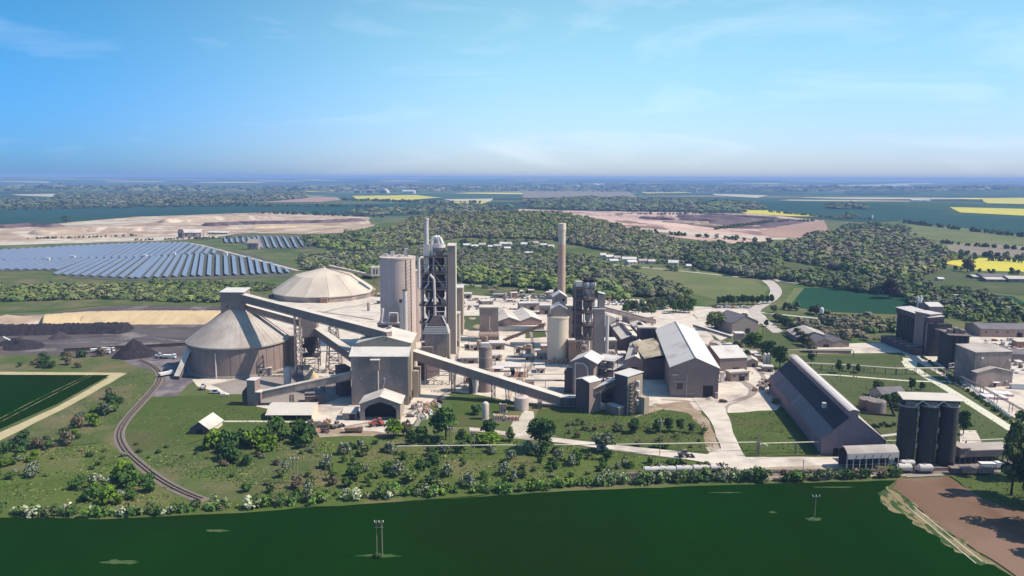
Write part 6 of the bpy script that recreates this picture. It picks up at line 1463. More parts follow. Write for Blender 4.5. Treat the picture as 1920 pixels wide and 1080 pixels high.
# ---------------------------------------------------------------- far buildings
def far_b(px, yb, wpx, yt, D, label, m='brick_pale', mr='roof_village', roof='x', name='house', cat='house', group=None, rz=None):
    g = G(px, yb); k = MPP(g); w = wpx*k; t = thing(name, label, cat, g-V((0, 0, .5)), rz if rz is not None else random.uniform(-.3, .3), group)
    h = max(2.5, (ZAT(g, yt)-g.z)*.62); rise = h*.55
    if roof == 'arch':
        b = MB(); n = 10
        P = [(w/2*math.cos(math.pi*i/n), (h+rise)*math.sin(math.pi*i/n)) for i in range(n+1)]
        b.add([(x, 0, z) for x, z in P]+[(x, D, z) for x, z in P], [tuple(range(n, -1, -1)), tuple(range(n+1, 2*n+2))]+[(i, (i+1), n+2+i, n+1+i) for i in range(n)]); b.build('roof', mr, t, True)
        MB().box(-w*.33, w*.33, -.3, -.01, 0, h*.9).build('door', 'opening', t); return t
    MB().gwall(-w/2, w/2, 0, D, 0, h+.5, h+rise+.48, roof).build('wall', m, t); MB().gable(-w/2, w/2, 0, D, h+.5, h+rise+.5, .3, .5, roof).build('roof', mr, t)
    for i in range(2): MB().box(w*(-.28+.4*i), w*(-.28+.4*i)+w*.12, -.12, -.003, h*.4, h*.8).build('window', 'glass', t)
    return t
random.seed(11)
HS = [(876, 464, 14, 457, 1), (890, 466, 12, 459, 1), (905, 463, 13, 456, 0), (920, 466, 10, 460, 1), (934, 466, 14, 458, 0), (948, 462, 22, 454, 1), (952, 469, 12, 463, 1), (985, 463, 18, 455, 1), (1003, 461, 20, 453, 0), (1020, 463, 12, 457, 1), (990, 478, 12, 472, 1), (1032, 465, 10, 459, 1), (975, 460, 12, 454, 1),
      (1131, 484, 10, 475, 1), (1144, 487, 14, 478, 1), (1158, 488, 12, 480, 0), (1152, 494, 16, 486, 1), (1180, 492, 26, 482, 1), (1187, 497, 18, 488, 1), (1208, 494, 18, 486, 0), (1222, 495, 12, 487, 1), (1262, 500, 18, 488, 1), (1292, 503, 9, 496, 1), (1312, 498, 24, 491, 0),
      (1775, 560, 26, 549, 0), (1790, 563, 16, 553, 1), (1812, 558, 20, 547, 0), (1850, 556, 18, 549, 1), (1655, 552, 14, 543, 1), (1690, 545, 10, 535, 1), (1765, 527, 10, 522, 1)]
for i, (x, y, wpx, yt, c_) in enumerate(HS):
    reg = ('in the village among trees above the works' if x < 1100 else 'in the hamlet above the green meadow' if x < 1400 else 'among the dark trees at the right')
    far_b(x, y, wpx, yt, random.uniform(9, 13), ('wide ' if wpx > 17 else 'small ')+('white-roofed' if c_ else 'grey-roofed')+' building '+reg, 'concrete_cream' if i % 3 else 'brick_pale', 'roof_white' if c_ else 'roof_grey', group='buildings '+reg)
for x, y, wpx, yt, lb in ((1836, 523, 20, 517, 'left pale-ended farm building near the yellow field'), (1868, 524, 52, 515, 'longest dark-roofed farm barn near the yellow field'), (1868, 529, 36, 521, 'grey farm shed in front of the longest barn'), (1915, 530, 46, 519, 'light-roofed farm shed at the right frame edge')):
    far_b(x, y, wpx, yt, 18, lb, 'clad_mid', 'roof_slate' if 'dark' in lb else 'roof_village', name='farm_building', cat='farm building', rz=-.05)
for i, x in enumerate((669, 693, 718)): far_b(x, 362, 17, 354, 60, ('left', 'middle', 'right')[i]+' one of three arched pale hangars on the far plain', mr='roof_village', roof='arch', name='hangar', cat='hangar', group='hangars on the far plain')
far_b(765, 363, 24, 356, 40, 'white shed right of the three far hangars', 'white_paint', 'roof_white', name='far_shed', cat='shed')
far_b(892, 354, 30, 350, 80, 'long white shed on the far horizon plain left of centre', 'white_paint', 'roof_white', name='far_shed', cat='shed')
far_b(1727, 378, 32, 374, 40, 'thin long white barn far off at the right', 'white_paint', 'roof_white', name='far_barn', cat='barn')
far_b(358, 446, 36, 430, 30, 'grey block of the quarry plant behind the solar panels', 'clad', 'roof_dusty', name='quarry_plant', cat='quarry building')
far_b(408, 440, 42, 434, 20, 'long pale shed right of the quarry plant block', 'clad_beige', 'roof_white', name='quarry_shed', cat='shed')
far_b(338, 447, 8, 430, 8, 'narrow dark tower on the left of the quarry plant block', 'clad_dark', 'clad_dark', name='quarry_tower', cat='tower')
far_b(474, 468, 20, 448, 12, 'small tall grey building between the two solar panel fields', 'clad', 'clad_beige', name='small_building', cat='building')
g = G(1635, 412); o = MB().lathe(0, 0, [(3, 0), (3, 10), (1, 14)], 12).build('water_tower', 'white_paint'); o.location = g; tag(o, 'tiny white tower standing alone near dark trees on the far right slope', 'tower')
g = G(1540, 594, 0); o = MB().lathe(0, 0, [(1.7, 0), (1.7, 7), (1.2, 8), (.3, 8.4)], 16).build('white_silo', 'white_paint'); o.location = g; tag(o, 'single small white silo beside the teal crop field', 'silo')
# ---------------------------------------------------------------- solar farm
pan = {}
def panel_row(p, q, label, wd=4.8):
    p, q = V(p), V(q); L_ = (q-p).xy.length; rz = math.atan2((q-p).y, (q-p).x); t = thing('solar_panel_row', label, 'solar panels', p, rz, label.split(' one of ')[-1] if ' one of ' in label else 'solar panel rows '+label.split(' row ')[-1])
    dz = q.z-p.z; MB().slab([(0, -wd/2, .7), (L_, -wd/2, .7+dz), (L_, wd/2, 2.9+dz), (0, wd/2, 2.9)], .1).build('panel', 'solar_glass', t)
    b = MB(); n = max(2, int(L_/14))
    for i in range(n+1): b.bar((L_*i/n, -.2, dz*i/n), (L_*i/n, -.2, dz*i/n+1.6), .2)
    b.build('post_row', 'steel_mid', t)
# front block: rows run from near-left ends to far-right ends (photo pixels)
def rows(a0, a1, b0, b1, n, lab, skip=0):
    A0, A1, B0, B1 = [V(G(*p)) for p in (a0, a1, b0, b1)]
    for i in range(n):
        k = i/(n-1); panel_row(A0.lerp(A1, k), B0.lerp(B1, k), lab)
rows((-52, 507), (104, 507), (8, 488), (166, 484), 10, 'solar panel row in the left part of the nearer block')
rows((104, 516), (245, 523), (180, 484), (292, 481), 9, 'solar panel row in the middle of the nearer block')
rows((257, 523), (362, 519), (300, 481), (370, 478), 7, 'solar panel row right of the middle in the nearer block')
rows((375, 519), (474, 516), (380, 478), (467, 482), 7, 'solar panel row at the right end of the nearer block')
for i, (x, y0, y1) in enumerate(((486, 515, 489), (500, 514, 492), (514, 513, 494), (526, 514, 501), (540, 513, 505))): panel_row(G(x, y0), G(x-5+i*.3, y1), 'short solar panel row tapering off at the block corner')
rows((-90, 491), (40, 488), (-20, 471), (110, 464), 9, 'solar panel row in the left part of the farther block')
rows((54, 488), (225, 484), (122, 463), (275, 456), 13, 'solar panel row in the middle of the farther block')
rows((237, 484), (320, 481), (288, 456), (352, 456), 7, 'solar panel row right of the middle in the farther block')
rows((335, 479), (400, 477), (362, 460), (404, 468), 5, 'solar panel row at the right end of the farther block')
for i in range(14):
    x = 487+i*12; panel_row(G(x+(4+i*1.1), 465-i*.25 if i > 5 else 466), G(x-3+(0 if i < 5 else 2.5), 444+i*.35), 'solar panel row in the small separate block behind')
for i, (x, y) in enumerate(((90, 489), (137, 485), (272, 483), (326, 479), (423, 479))):
    g = G(x, y); o = MB().box(-3, 3, -2, 2, 0, 4).box(-3.2, 3.2, -2.2, 2.2, 4, 4.2).build('inverter_cabin', 'white_paint'); o.location = g; tag(o, ('first', 'second', 'third', 'fourth', 'fifth')[i]+' white cabin from the left between the two solar blocks', 'cabin')

for i in range(6): panel_row(G(424+i*11, 456), G(422+i*11, 446), 'short solar panel row left of the small tall grey building')
p = G(332, 712, 0); gallery((p.x, p.y, 0), (cc.x-RC*.8, cc.y-RC*.62, 13), 3, 2.4, 'short feed conveyor climbing to the shaded left side of the cone store', m='clad_dark', mr='roof_dusty', name='feed_conveyor')
vehicle('tipper_truck', 312, 706, .9, 'white-topped box wagon standing at the bend of the railway near the coal dust', 'white_paint')
rack([(1772, 706), (1840, 742), (1925, 792)], 5, 14, 'long slanting pipe bridge over the far right yard fence', pipes=2, wd=1.6, pm='steel_mid')
rack([(1596, 852), (1650, 846), (1684, 842)], 7, 9, 'bundle of pipes from the long store front to the left tall silo', pipes=3, wd=1.8, pm='steel_pale')
t = thing('truss_bridge', 'pale lattice truss at the foot of the second block of bins', 'truss', G(1778, 704, 0)); b = MB(); q = G(1820, 700, 0)-G(1778, 704, 0)
for z in (5, 7.5): b.bar((0, 0, z), q+V((0, 0, z)), .35)
for i in range(6): b.bar(q*i/6+V((0, 0, 5 if i % 2 else 7.5)), q*(i+1)/6+V((0, 0, 7.5 if i % 2 else 5)), .25)
b.build('truss', 'white_paint', t); MB().bar((0, 0, 0), (0, 0, 7.5), .4).build('post', 'steel_pale', t); MB().bar(q, q+V((0, 0, 7.5)), .4).build('post', 'steel_pale', t)
# quarry benches
for i, (P, h_, w_, m_) in enumerate((([(300, 418), (420, 412), (520, 409)], 10, 30, 'quarry'), ([(60, 440), (160, 434), (270, 432)], 9, 34, 'quarry'), ([(380, 424), (480, 420), (600, 418), (680, 414)], 8, 28, 'quarry_dark'), ([(470, 430), (560, 427), (650, 430)], 6, 20, 'sand'),
        ([(1100, 404), (1180, 407), (1260, 410)], 10, 30, 'quarry_pink'), ([(1280, 412), (1340, 418), (1420, 416)], 9, 24, 'quarry_dark'), ([(1300, 424), (1360, 429), (1430, 430)], 9, 20, 'quarry'), ([(1150, 418), (1240, 424), (1300, 432)], 7, 22, 'quarry_pink'), ([(0, 428), (60, 424), (110, 426)], 8, 26, 'quarry_dark'), ([(1270, 407), (1320, 408), (1380, 409)], 9, 14, 'quarry_dark'), ([(1320, 404), (1400, 408), (1460, 412)], 8, 14, 'quarry_dark'), ([(1380, 422), (1440, 421), (1500, 418)], 7, 14, 'quarry_dark'), ([(1240, 418), (1290, 420), (1330, 421)], 8, 12, 'quarry'), ([(1200, 410), (1230, 412), (1265, 414)], 8, 12, 'quarry_dark'))):
    bank('spoil_bank', None, dense(P, 5), h_, w_, m_, 60+i, kind='structure')
# low clutter of the works yard
rc = random.Random(77)
CL = [('in the middle of the works yard', (868, 640, 1015, 728), 22), ('at the back of the works yard by the workshop', (866, 545, 1035, 572), 12), ('between the second lattice tower and the ridged sheds', (1136, 655, 1162, 700), 6), ('right of the big white-roofed shed', (1352, 655, 1440, 690), 8), ('in the yard right of the grey square building', (1900, 640, 1960, 720), 6), ('near the trestles behind the low inclined conveyor', (600, 700, 645, 735), 4), ('beside the small tower left of the wide beige silo', (690, 545, 712, 600), 4)]
fn = [('pink-brown', 'clad_pink'), ('cream', 'concrete_cream'), ('grey', 'clad'), ('brick', 'brick'), ('rusty', 'rust')]
for wh, (x0, y0, x1, y1), n in CL:
    for i in range(n):
        x, y = rc.uniform(x0, x1), rc.uniform(y0, y1); g = G(x, y, 0); c_, m_ = rc.choice(fn); w_, d_, h_ = rc.uniform(2.5, 7), rc.uniform(3, 7), rc.uniform(2, 5)
        kd = rc.random()
        if kd < .5:
            t = thing('yard_cabin', 'small '+c_+' cabin '+wh, 'cabin', g, rc.uniform(-.1, .1), 'small '+c_+' cabins '+wh)
            MB().box(0, w_, 0, d_, 0, h_).build('wall', m_, t); MB().slab([(-.2, -.2, h_), (w_+.2, -.2, h_), (w_+.2, d_+.2, h_+.5), (-.2, d_+.2, h_+.5)], .15).build('roof', rc.choice(['roof_white', 'roof_dusty']), t); MB().box(w_*.3, w_*.3+1, -.08, -.003, 0, 1.9).build('door', 'opening', t)
        elif kd < .78:
            t = thing('process_tank', 'small '+c_+' upright tank '+wh, 'tank', g, 0, 'small '+c_+' tanks '+wh); r_ = rc.uniform(1, 2.2)
            MB().lathe(0, 0, [(r_, 0), (r_, h_*1.5), (.3, h_*1.5+.7)], 16).build('shell', m_, t, True); MB().bar((r_+.2, 0, 0), (r_+.2, 0, h_*1.5), .2).build('ladder', 'steel_mid', t)
        else:
            t = thing('scaffold_tower', 'little open steel scaffold tower '+wh, 'scaffold tower', g, 0, 'little scaffold towers '+wh)
            lattice(MB(), 0, w_, 0, 4, 0, h_*1.8, 2, .3).build('frame', 'steel_mid', t); MB().box(0, w_, 0, 4, h_*1.8, h_*1.8+.2).build('deck', 'rust', t); MB().box(w_*.2, w_*.7, 1, 3, h_*.9, h_*1.6).build('machine', m_, t)
# ================================================================ vegetation
def leafmat(name, c, c2, isl=.45):
    c, c2 = [tuple(v*1.7 for v in q) for q in (c, c2)]
    return mat(name, c, c2, .35, rough=.95, spec=.08, island=isl, ramp=(.3, .7))
leafmat('leaf_mid', (.045, .082, .018), (.032, .06, .016))
leafmat('leaf_dark', (.022, .045, .014), (.03, .058, .018))
leafmat('leaf_bright', (.075, .115, .012), (.055, .095, .012))
leafmat('leaf_olive', (.085, .10, .035), (.06, .08, .028))
leafmat('leaf_brown', (.10, .075, .05), (.075, .065, .04))
leafmat('leaf_grey', (.07, .085, .05), (.05, .065, .04))
leafmat('blossom', (.22, .23, .16), (.13, .15, .09), .3)
leafmat('leaf_purple', (.035, .018, .022), (.03, .02, .02))
mat('bark', (.06, .048, .038), (.09, .07, .055), .8)
rng = np.random.default_rng(4)
def quads(P, Nn, S, rnd):
    "P centres, Nn normals, S half sizes -> verts"
    n = len(P); r = rnd.normal(size=(n, 3)); u = np.cross(Nn, r); u /= np.linalg.norm(u, axis=1)[:, None]+1e-9; v = np.cross(Nn, u)
    S = S[:, None]; k = rnd.uniform(.6, 1.1, (n, 1))
    return np.stack([P-u*S-v*S*k, P+u*S-v*S*k*.7, P+u*S*.8+v*S*k, P-u*S*.7+v*S*k], 1).reshape(-1, 3)
def mesh_quads(name, vs, cols=None):
    n = len(vs)//4; me = bpy.data.meshes.new(name)
    me.vertices.add(n*4); me.vertices.foreach_set('co', vs.astype(np.float32).ravel())
    me.loops.add(n*4); me.loops.foreach_set('vertex_index', np.arange(n*4, dtype=np.int32))
    me.polygons.add(n); me.polygons.foreach_set('loop_start', np.arange(n, dtype=np.int32)*4); me.polygons.foreach_set('loop_total', np.full(n, 4, dtype=np.int32))
    if cols is not None:
        a = me.attributes.new('tint', 'FLOAT_COLOR', 'POINT'); c = np.ones((n*4, 4), np.float32); c[:, :3] = np.repeat(cols, 4, 0); a.data.foreach_set('color', c.ravel())
    me.update(); return me
def crown_pts(clumps, n, size, rnd, jit=.5):
    "leaf quads spread over the shells of overlapping clumps (cx,cy,cz,r)"
    C = np.array(clumps); w_ = C[:, 3]**2; idx = rnd.choice(len(C), n, p=w_/w_.sum())
    d = rnd.normal(size=(n, 3)); d[:, 2] = np.where(d[:, 2] < -.4, -d[:, 2], d[:, 2]); d /= np.linalg.norm(d, axis=1)[:, None]
    rad = C[idx, 3]*rnd.uniform(.72, 1.05, n); P = C[idx, :3]+d*rad[:, None]
    N = d+rnd.normal(size=(n, 3))*jit; N /= np.linalg.norm(N, axis=1)[:, None]
    return quads(P, N, size*rnd.uniform(.6, 1.3, n), rnd)
def make_clumps(R_, H, z0, k, rnd, top=1.0):
    out = []
    for i in range(k):
        a = rnd.uniform(0, 6.28); t = rnd.uniform(0, 1); z = z0+(H-z0)*(.15+.75*t); rr_ = R_*(1-.55*abs(t-.35)**1.3*top)*rnd.uniform(.25, .72)
        out.append((rr_*math.cos(a), rr_*math.sin(a), z, R_*rnd.uniform(.28, .46)))
    out.append((0, 0, z0+(H-z0)*.5, R_*.55)); return out
def trunk_mesh(H, r, z0, R_, rnd, limbs=5):
    b = MB(); b.lathe(0, 0, [(r*1.3, 0), (r, H*.12), (r*.7, H*.5), (r*.2, H*.85)], 8)
    for i in range(limbs):
        a = 6.28*i/limbs+rnd.uniform(-.4, .4); z = z0+(H-z0)*rnd.uniform(0, .4)
        b.bar((0, 0, z), (R_*.6*math.cos(a), R_*.6*math.sin(a), z+(H-z0)*.3), r*.5, n=5)
    return b
def tree_proto(name, H, R_, z0, k, n, ls, leaf, seed, r=.3, blossom=0, limbs=5, top=1.0):
    rnd = np.random.default_rng(seed); t = thing(name, None, None)
    cl = make_clumps(R_, H, z0, k, rnd, top); me = mesh_quads('crown', crown_pts(cl, n, ls, rnd)); link('crown' if H > 5 else 'foliage', me, leaf, t)
    trunk_mesh(H*.9, r, z0, R_, rnd, limbs).build('trunk' if H > 5 else 'stem', 'bark', t)
    if blossom:
        cl2 = [(x, y, z+.12*rr_, rr_) for x, y, z, rr_ in cl if z > z0+(H-z0)*.35]; link('blossom', mesh_quads('blossom', crown_pts(cl2, blossom, ls*.8, rnd)), 'blossom', t)
    return t
protos_v = {}
def P_(key): return protos_v[key]
for i, (lf, nm) in enumerate((('leaf_mid', 'mid'), ('leaf_dark', 'dark'), ('leaf_bright', 'bright'), ('leaf_olive', 'olive'), ('leaf_grey', 'grey'), ('leaf_brown', 'brown'))):
    protos_v['bush_'+nm] = [tree_proto('bush', 3.4, 2.3, .2, 9, 420, .26, lf, 10+i*3+j, r=.12, limbs=3) for j in range(2)]
    protos_v['tree_'+nm] = [tree_proto('tree', 11, 5.2, 1.8, 22, 1500, .42, lf, 50+i*3+j, r=.32) for j in range(2)]
protos_v['haw'] = [tree_proto('hawthorn', 3.8, 2.5, .3, 10, 330, .26, 'leaf_grey', 90+j, r=.13, blossom=230, limbs=3) for j in range(2)]
protos_v['poplar'] = [tree_proto('tree', 12, 3.0, 1.0, 20, 1300, .38, 'leaf_olive', 120, r=.25, top=.6)]
protos_v['conifer'] = [tree_proto('conifer', 8, 2.4, .6, 16, 1000, .3, 'leaf_olive', 130, r=.2, top=2.2)]
protos_v['copper'] = [tree_proto('tree', 13, 6, 1.5, 22, 1500, .45, 'leaf_purple', 140, r=.35)]
useds = set()
def plant(key, px, py, H, R_, label, cat, group=None, z=None, world=None):
    o = random.choice(protos_v[key]); base = {'bush': (3.4, 2.3), 'tree': (11, 5.2), 'haw_': (3.8, 2.5), 'haw': (3.8, 2.5), 'popl': (12, 3.0), 'coni': (8, 2.4), 'copp': (13, 6)}[key[:4]]
    if o.name in useds: o = copy_tree(o)
    useds.add(o.name); g = world or G(px, py); o.location = g; o.rotation_euler = (0, 0, random.uniform(0, 6.28)); sx = R_/base[1]
    o.scale = (sx*random.uniform(.92, 1.08), sx*random.uniform(.92, 1.08), H/base[0]); tag(o, label, cat, group); return o
random.seed(21)
def wpx(px, py, s): return s*MPP(G(px, py))
def tpx(key, px, py, hpx, rpx, label, cat='tree', group=None):
    k = MPP(G(px, py, 0)); return plant(key, px, py, hpx*k, rpx*k, label, cat, group)
# single trees one can pick out
tpx('tree_dark', 1018, 848, 62, 35, 'big round dark green tree on the lawn right of the small gas skids')
tpx('tree_mid', 836, 826, 62, 31, 'tall loose tree in front of the white yard, right of the storage building')
tpx('tree_bright', 738, 821, 33, 22, 'bright green round tree directly below the dark open shed mouth')
tpx('bush_brown', 762, 818, 26, 12, 'reddish brown shrub right of the bright round tree below the open shed', 'shrub')
tpx('tree_mid', 791, 829, 30, 17, 'small dense tree left of the tall loose tree at the yard edge')
tpx('tree_dark', 771, 836, 30, 13, 'narrow dark tree below the reddish brown shrub')
tpx('tree_dark', 917, 818, 30, 16, 'small dark spiky tree left of the pointed pale conifer')
tpx('tree_bright', 914, 834, 24, 26, 'broad yellow-green bush below the small dark spiky tree', 'shrub')
tpx('conifer', 957, 828, 30, 10, 'small pointed pale green conifer beside the front track', 'conifer')
tpx('bush_dark', 892, 777, 18, 12, 'dark round bush left of the upright pressure tank', 'bush')
tpx('tree_mid', 866, 838, 34, 13, 'slim tree left of the narrow twin-post pole')
tpx('haw', 993, 852, 25, 14, 'grey blossoming shrub at the left foot of the big round dark tree', 'shrub')
tpx('tree_grey', 1130, 848, 36, 25, 'spreading greyish tree standing over the white van on the haul road')
tpx('tree_dark', 1190, 812, 26, 15, 'dark round tree on the bank below the tall dark tower')
for x, y, h, r, lb in ((1233, 812, 25, 12, 'first'), (1253, 810, 26, 12, 'second'), (1275, 810, 24, 10, 'third'), (1296, 812, 18, 9, 'rightmost')): tpx('tree_dark', x, y, h, r, lb+' of four dark bushy trees in a row on the haul road bank', 'tree', 'dark trees in a row on the bank')
for i, (x, y, h, r) in enumerate(((1573, 700, 24, 8), (1591, 697, 15, 6), (1609, 700, 16, 7))): tpx('tree_dark', x, y, h, r, ('tallest left', 'middle', 'right')[i]+' one of three small dark trees on the lawn beyond the long store')
tpx('tree_dark', 1521, 680, 17, 8, 'small dark pointed tree near the far end of the long store')
tpx('tree_dark', 1645, 742, 26, 13, 'round dark tree left of the small bungalow')
tpx('tree_dark', 1709, 734, 24, 9, 'left one of two small trees right of the small bungalow'); tpx('tree_dark', 1728, 732, 16, 7, 'right one of two small trees right of the small bungalow')
tpx('tree_dark', 1806, 815, 44, 14, 'dark green tree half hidden behind the tall right silo')
tpx('tree_olive', 1343, 618, 30, 26, 'broad olive park tree on the island left of the brown gabled shed')
tpx('tree_mid', 1413, 660, 36, 22, 'bluish dark tree in front of the brown gabled shed'); tpx('tree_dark', 1440, 676, 36, 18, 'dark tree behind the thin overhead pipe at the long store end'); tpx('tree_dark', 1462, 690, 40, 17, 'dark tree right behind the far end of the long store')
tpx('tree_brown', 1395, 604, 16, 9, 'small brown tree just behind the brown gabled shed roof'); tpx('tree_dark', 1437, 613, 13, 6, 'small lone tree at the road fork right of the brown gabled shed')
tpx('bush_dark', 1382, 660, 16, 14, 'dark shrub at the foot of the brown gabled shed', 'shrub')
tpx('copper', 1668, 560, 34, 19, 'dark purple copper-leaved tree at the edge of the teal field')
tpx('tree_dark', 123, 419, 14, 7, 'lone dark tree in the far teal field above the left quarry')
tpx('tree_brown', 1814, 510, 24, 14, 'bare brownish tree in front of the yellow field')
# tall trees at the right frame edge (the crowns beyond the edge throw the shade on the ploughed strip)
random.seed(8)
for i, (x, y, H, r, k) in enumerate(((1896, 930, 30, 5.6, 'poplar'), (1922, 900, 28, 6, 'poplar'), (1950, 985, 25, 7, 'tree_olive'), (1985, 950, 26, 8, 'tree_olive'), (2010, 1010, 24, 8, 'tree_dark'), (2060, 965, 24, 8, 'tree_dark'), (2040, 1050, 22, 8, 'tree_dark'), (1935, 945, 20, 6, 'tree_dark'))):
    plant(k, x, y, H, r, ('tallest yellow-green tree at the right frame edge', 'second yellow-green tree behind it, cut by the right frame edge', 'olive tree just outside the lower right frame edge', 'olive tree beyond the lower right frame edge', 'dark tree beyond the lower right frame edge', 'dark tree farther beyond the right frame edge', 'lowest dark tree beyond the right frame corner', 'short dark tree under the tall yellow-green ones at the right edge')[i], 'tree')
# tree row right of the second tower
random.seed(9)
for i in range(26):
    x = 1172+i*5.0; y = 588+random.uniform(-9, 11)-(6 if i > 14 else 0); k = .37*1.2
    plant(random.choice(['tree_grey', 'tree_mid', 'tree_olive']), x, y, random.uniform(8, 12), random.uniform(4, 5.6), 'grey-green tree in the belt beyond the right conveyor and long sheds', 'tree', 'trees in the belt beyond the long sheds')
for i in range(12): plant(random.choice(['tree_dark', 'tree_mid']), 1348+i*9, 573-i*.3+random.uniform(-1.5, 1.5), random.uniform(7, 10), 3.6, 'small green tree in the row below the green meadow', 'tree', 'tree row below the meadow')
for i in range(16):
    t_ = i/15; plant(random.choice(['tree_dark', 'tree_grey', 'tree_brown']), 1450+t_*75, 600+t_*70+random.uniform(-6, 6)-8, random.uniform(6, 9), 4, 'shrubby tree in the belt along the lawn right of the brown gabled shed', 'tree', 'shrubby belt right of the brown shed')
for i in range(14): plant(random.choice(['bush_grey', 'bush_mid', 'bush_dark']), 1655+random.uniform(-6, 50), 757+random.uniform(-10, 14), random.uniform(3, 5), random.uniform(3, 4), 'bush in the thicket between the bungalow and the round tanks', 'bush', 'thicket by the round tanks')
for i in range(10): plant(random.choice(['bush_grey', 'bush_olive']), 1455+random.uniform(-12, 26), 712+i*5, random.uniform(3, 4.5), random.uniform(2.5, 3.5), 'bush on the bank left of the long store lower roof', 'bush', 'bank bushes by the long store')
for i in range(8): plant('bush_dark', 1634+i*6, 800+random.uniform(-3, 3), 1.6, 1.4, 'low bush on the slope right of the long store', 'bush', 'low bushes on the slope')
# left foreground shrubs
def scatter(n, zone, keys, hr, rr, lab, group, seed, cat='bush', mind=0):
    rs_ = random.Random(seed); out = []; tries = 0
    xs = [p[0] for p in zone]; ys = [p[1] for p in zone]
    while len(out) < n and tries < 6000:
        tries += 1; x = rs_.uniform(min(xs), max(xs)); y = rs_.uniform(min(ys), max(ys))
        if not pip(x, y, zone): continue
        if mind and any(abs(x-a)+abs(y-b_)*2 < mind for a, b_ in out): continue
        out.append((x, y)); key = rs_.choice(keys); s = rs_.uniform(0, 1)**1.6
        sz = 'small ' if s < .3 else ('large ' if s > .75 else '')
        if key == 'haw': lb = sz+'white-blossoming hawthorn '+lab; c = 'hawthorn'; gk = 'blossoming '
        else: cn_ = {'mid': 'green', 'dark': 'dark green', 'bright': 'bright yellow-green', 'olive': 'olive', 'grey': 'grey-green', 'brown': 'brownish'}[key.split('_')[1]]; lb = sz+cn_+' '+cat+' '+lab; c = cat; gk = sz+cn_+' '
        plant(key, x, y, hr[0]+(hr[1]-hr[0])*s, rr[0]+(rr[1]-rr[0])*s, lb, c, gk+group)
Z1 = [(630, 835), (880, 818), (960, 840), (1290, 872), (1180, 888), (960, 912), (660, 930), (600, 880)]
scatter(112, Z1, ['bush_mid', 'bush_mid', 'bush_dark', 'haw', 'haw', 'bush_olive'], (1.6, 5.2), (1.2, 3.5), 'in the scrub between the haul road and the field hedge', 'bushes in the middle scrub', 1, mind=13)
Z2 = [(425, 850), (600, 845), (640, 930), (560, 935), (440, 930), (410, 880)]
scatter(26, Z2, ['bush_mid', 'bush_dark', 'haw', 'bush_olive', 'bush_brown'], (1.8, 5), (1.3, 3.2), 'around the left twin-post poles right of the railway curve', 'bushes right of the railway curve', 2, mind=12)
Z3 = [(380, 838), (400, 815), (470, 808), (560, 815), (590, 835), (520, 862), (420, 866)]
scatter(24, Z3, ['bush_bright', 'bush_mid', 'bush_mid', 'bush_dark'], (4, 8.5), (3, 5.4), 'in the thicket right of the small isolated barn', 'bushes right of the small barn', 3, mind=12)
Z4 = [(-10, 835), (80, 825), (140, 790), (215, 740), (238, 735), (210, 780), (150, 830), (70, 850), (0, 855)]
scatter(34, Z4, ['bush_mid', 'bush_grey', 'bush_dark', 'bush_brown', 'bush_bright'], (2.4, 6), (2, 3.8), 'in the belt along the yellow track beside the left field', 'bushes along the yellow track', 4, mind=9)
Z5 = [(125, 925), (170, 898), (230, 892), (290, 905), (285, 940), (210, 950), (130, 945)]
scatter(22, Z5, ['bush_bright', 'bush_mid', 'bush_mid', 'bush_dark', 'haw'], (3.2, 7), (2.6, 4.8), 'in the clump inside the railway bend at lower left', 'bushes inside the railway bend', 5, mind=10)
Z6 = [(-10, 862), (60, 850), (80, 870), (70, 895), (20, 905), (-10, 900)]
scatter(14, Z6, ['bush_bright', 'bush_bright', 'bush_mid', 'haw'], (2.4, 5), (2, 3.6), 'on the left edge grass below the yellow track', 'bushes at the left edge', 6, mind=10)
Z7 = [(80, 862), (230, 830), (245, 880), (170, 892), (90, 905)]
scatter(9, Z7, ['bush_dark', 'haw', 'bush_olive', 'bush_brown'], (1.4, 2.6), (1.2, 2), 'scattered on open grass left of the railway curve', 'bushes left of the railway curve', 7, mind=22)
Z8 = [(1060, 815), (1180, 830), (1320, 836), (1335, 848), (1180, 836), (1070, 822)]
scatter(30, [(1060, 790), (1100, 783), (1190, 800), (1320, 812), (1335, 845), (1180, 838), (1065, 822)], ['bush_grey', 'bush_olive', 'bush_mid', 'bush_brown'], (1.2, 3), (1.2, 2.6), 'on the rough bank above the haul road', 'bushes on the haul road bank', 8, mind=9)
scatter(12, [(0, 690), (60, 665), (190, 668), (190, 690), (20, 692)], ['bush_dark', 'bush_dark', 'bush_mid', 'bush_brown'], (3, 5.5), (2.6, 4), 'on the grass bank below the coal yard', 'bushes below the coal yard', 9, mind=14)
scatter(8, [(420, 860), (320, 840), (260, 820), (250, 850), (300, 870)], ['bush_dark', 'bush_mid'], (1, 2), (1, 1.8), 'dotted right beside the railway curve', 'bushes beside the railway curve', 10, mind=14)
scatter(12, [(1370, 880), (1200, 882), (1120, 888), (1160, 880), (1290, 866)], ['bush_mid', 'bush_dark', 'bush_olive'], (1.5, 3), (1.4, 2.4), 'between the haul road and the tank wagons', 'bushes above the tank wagons', 11, mind=10)
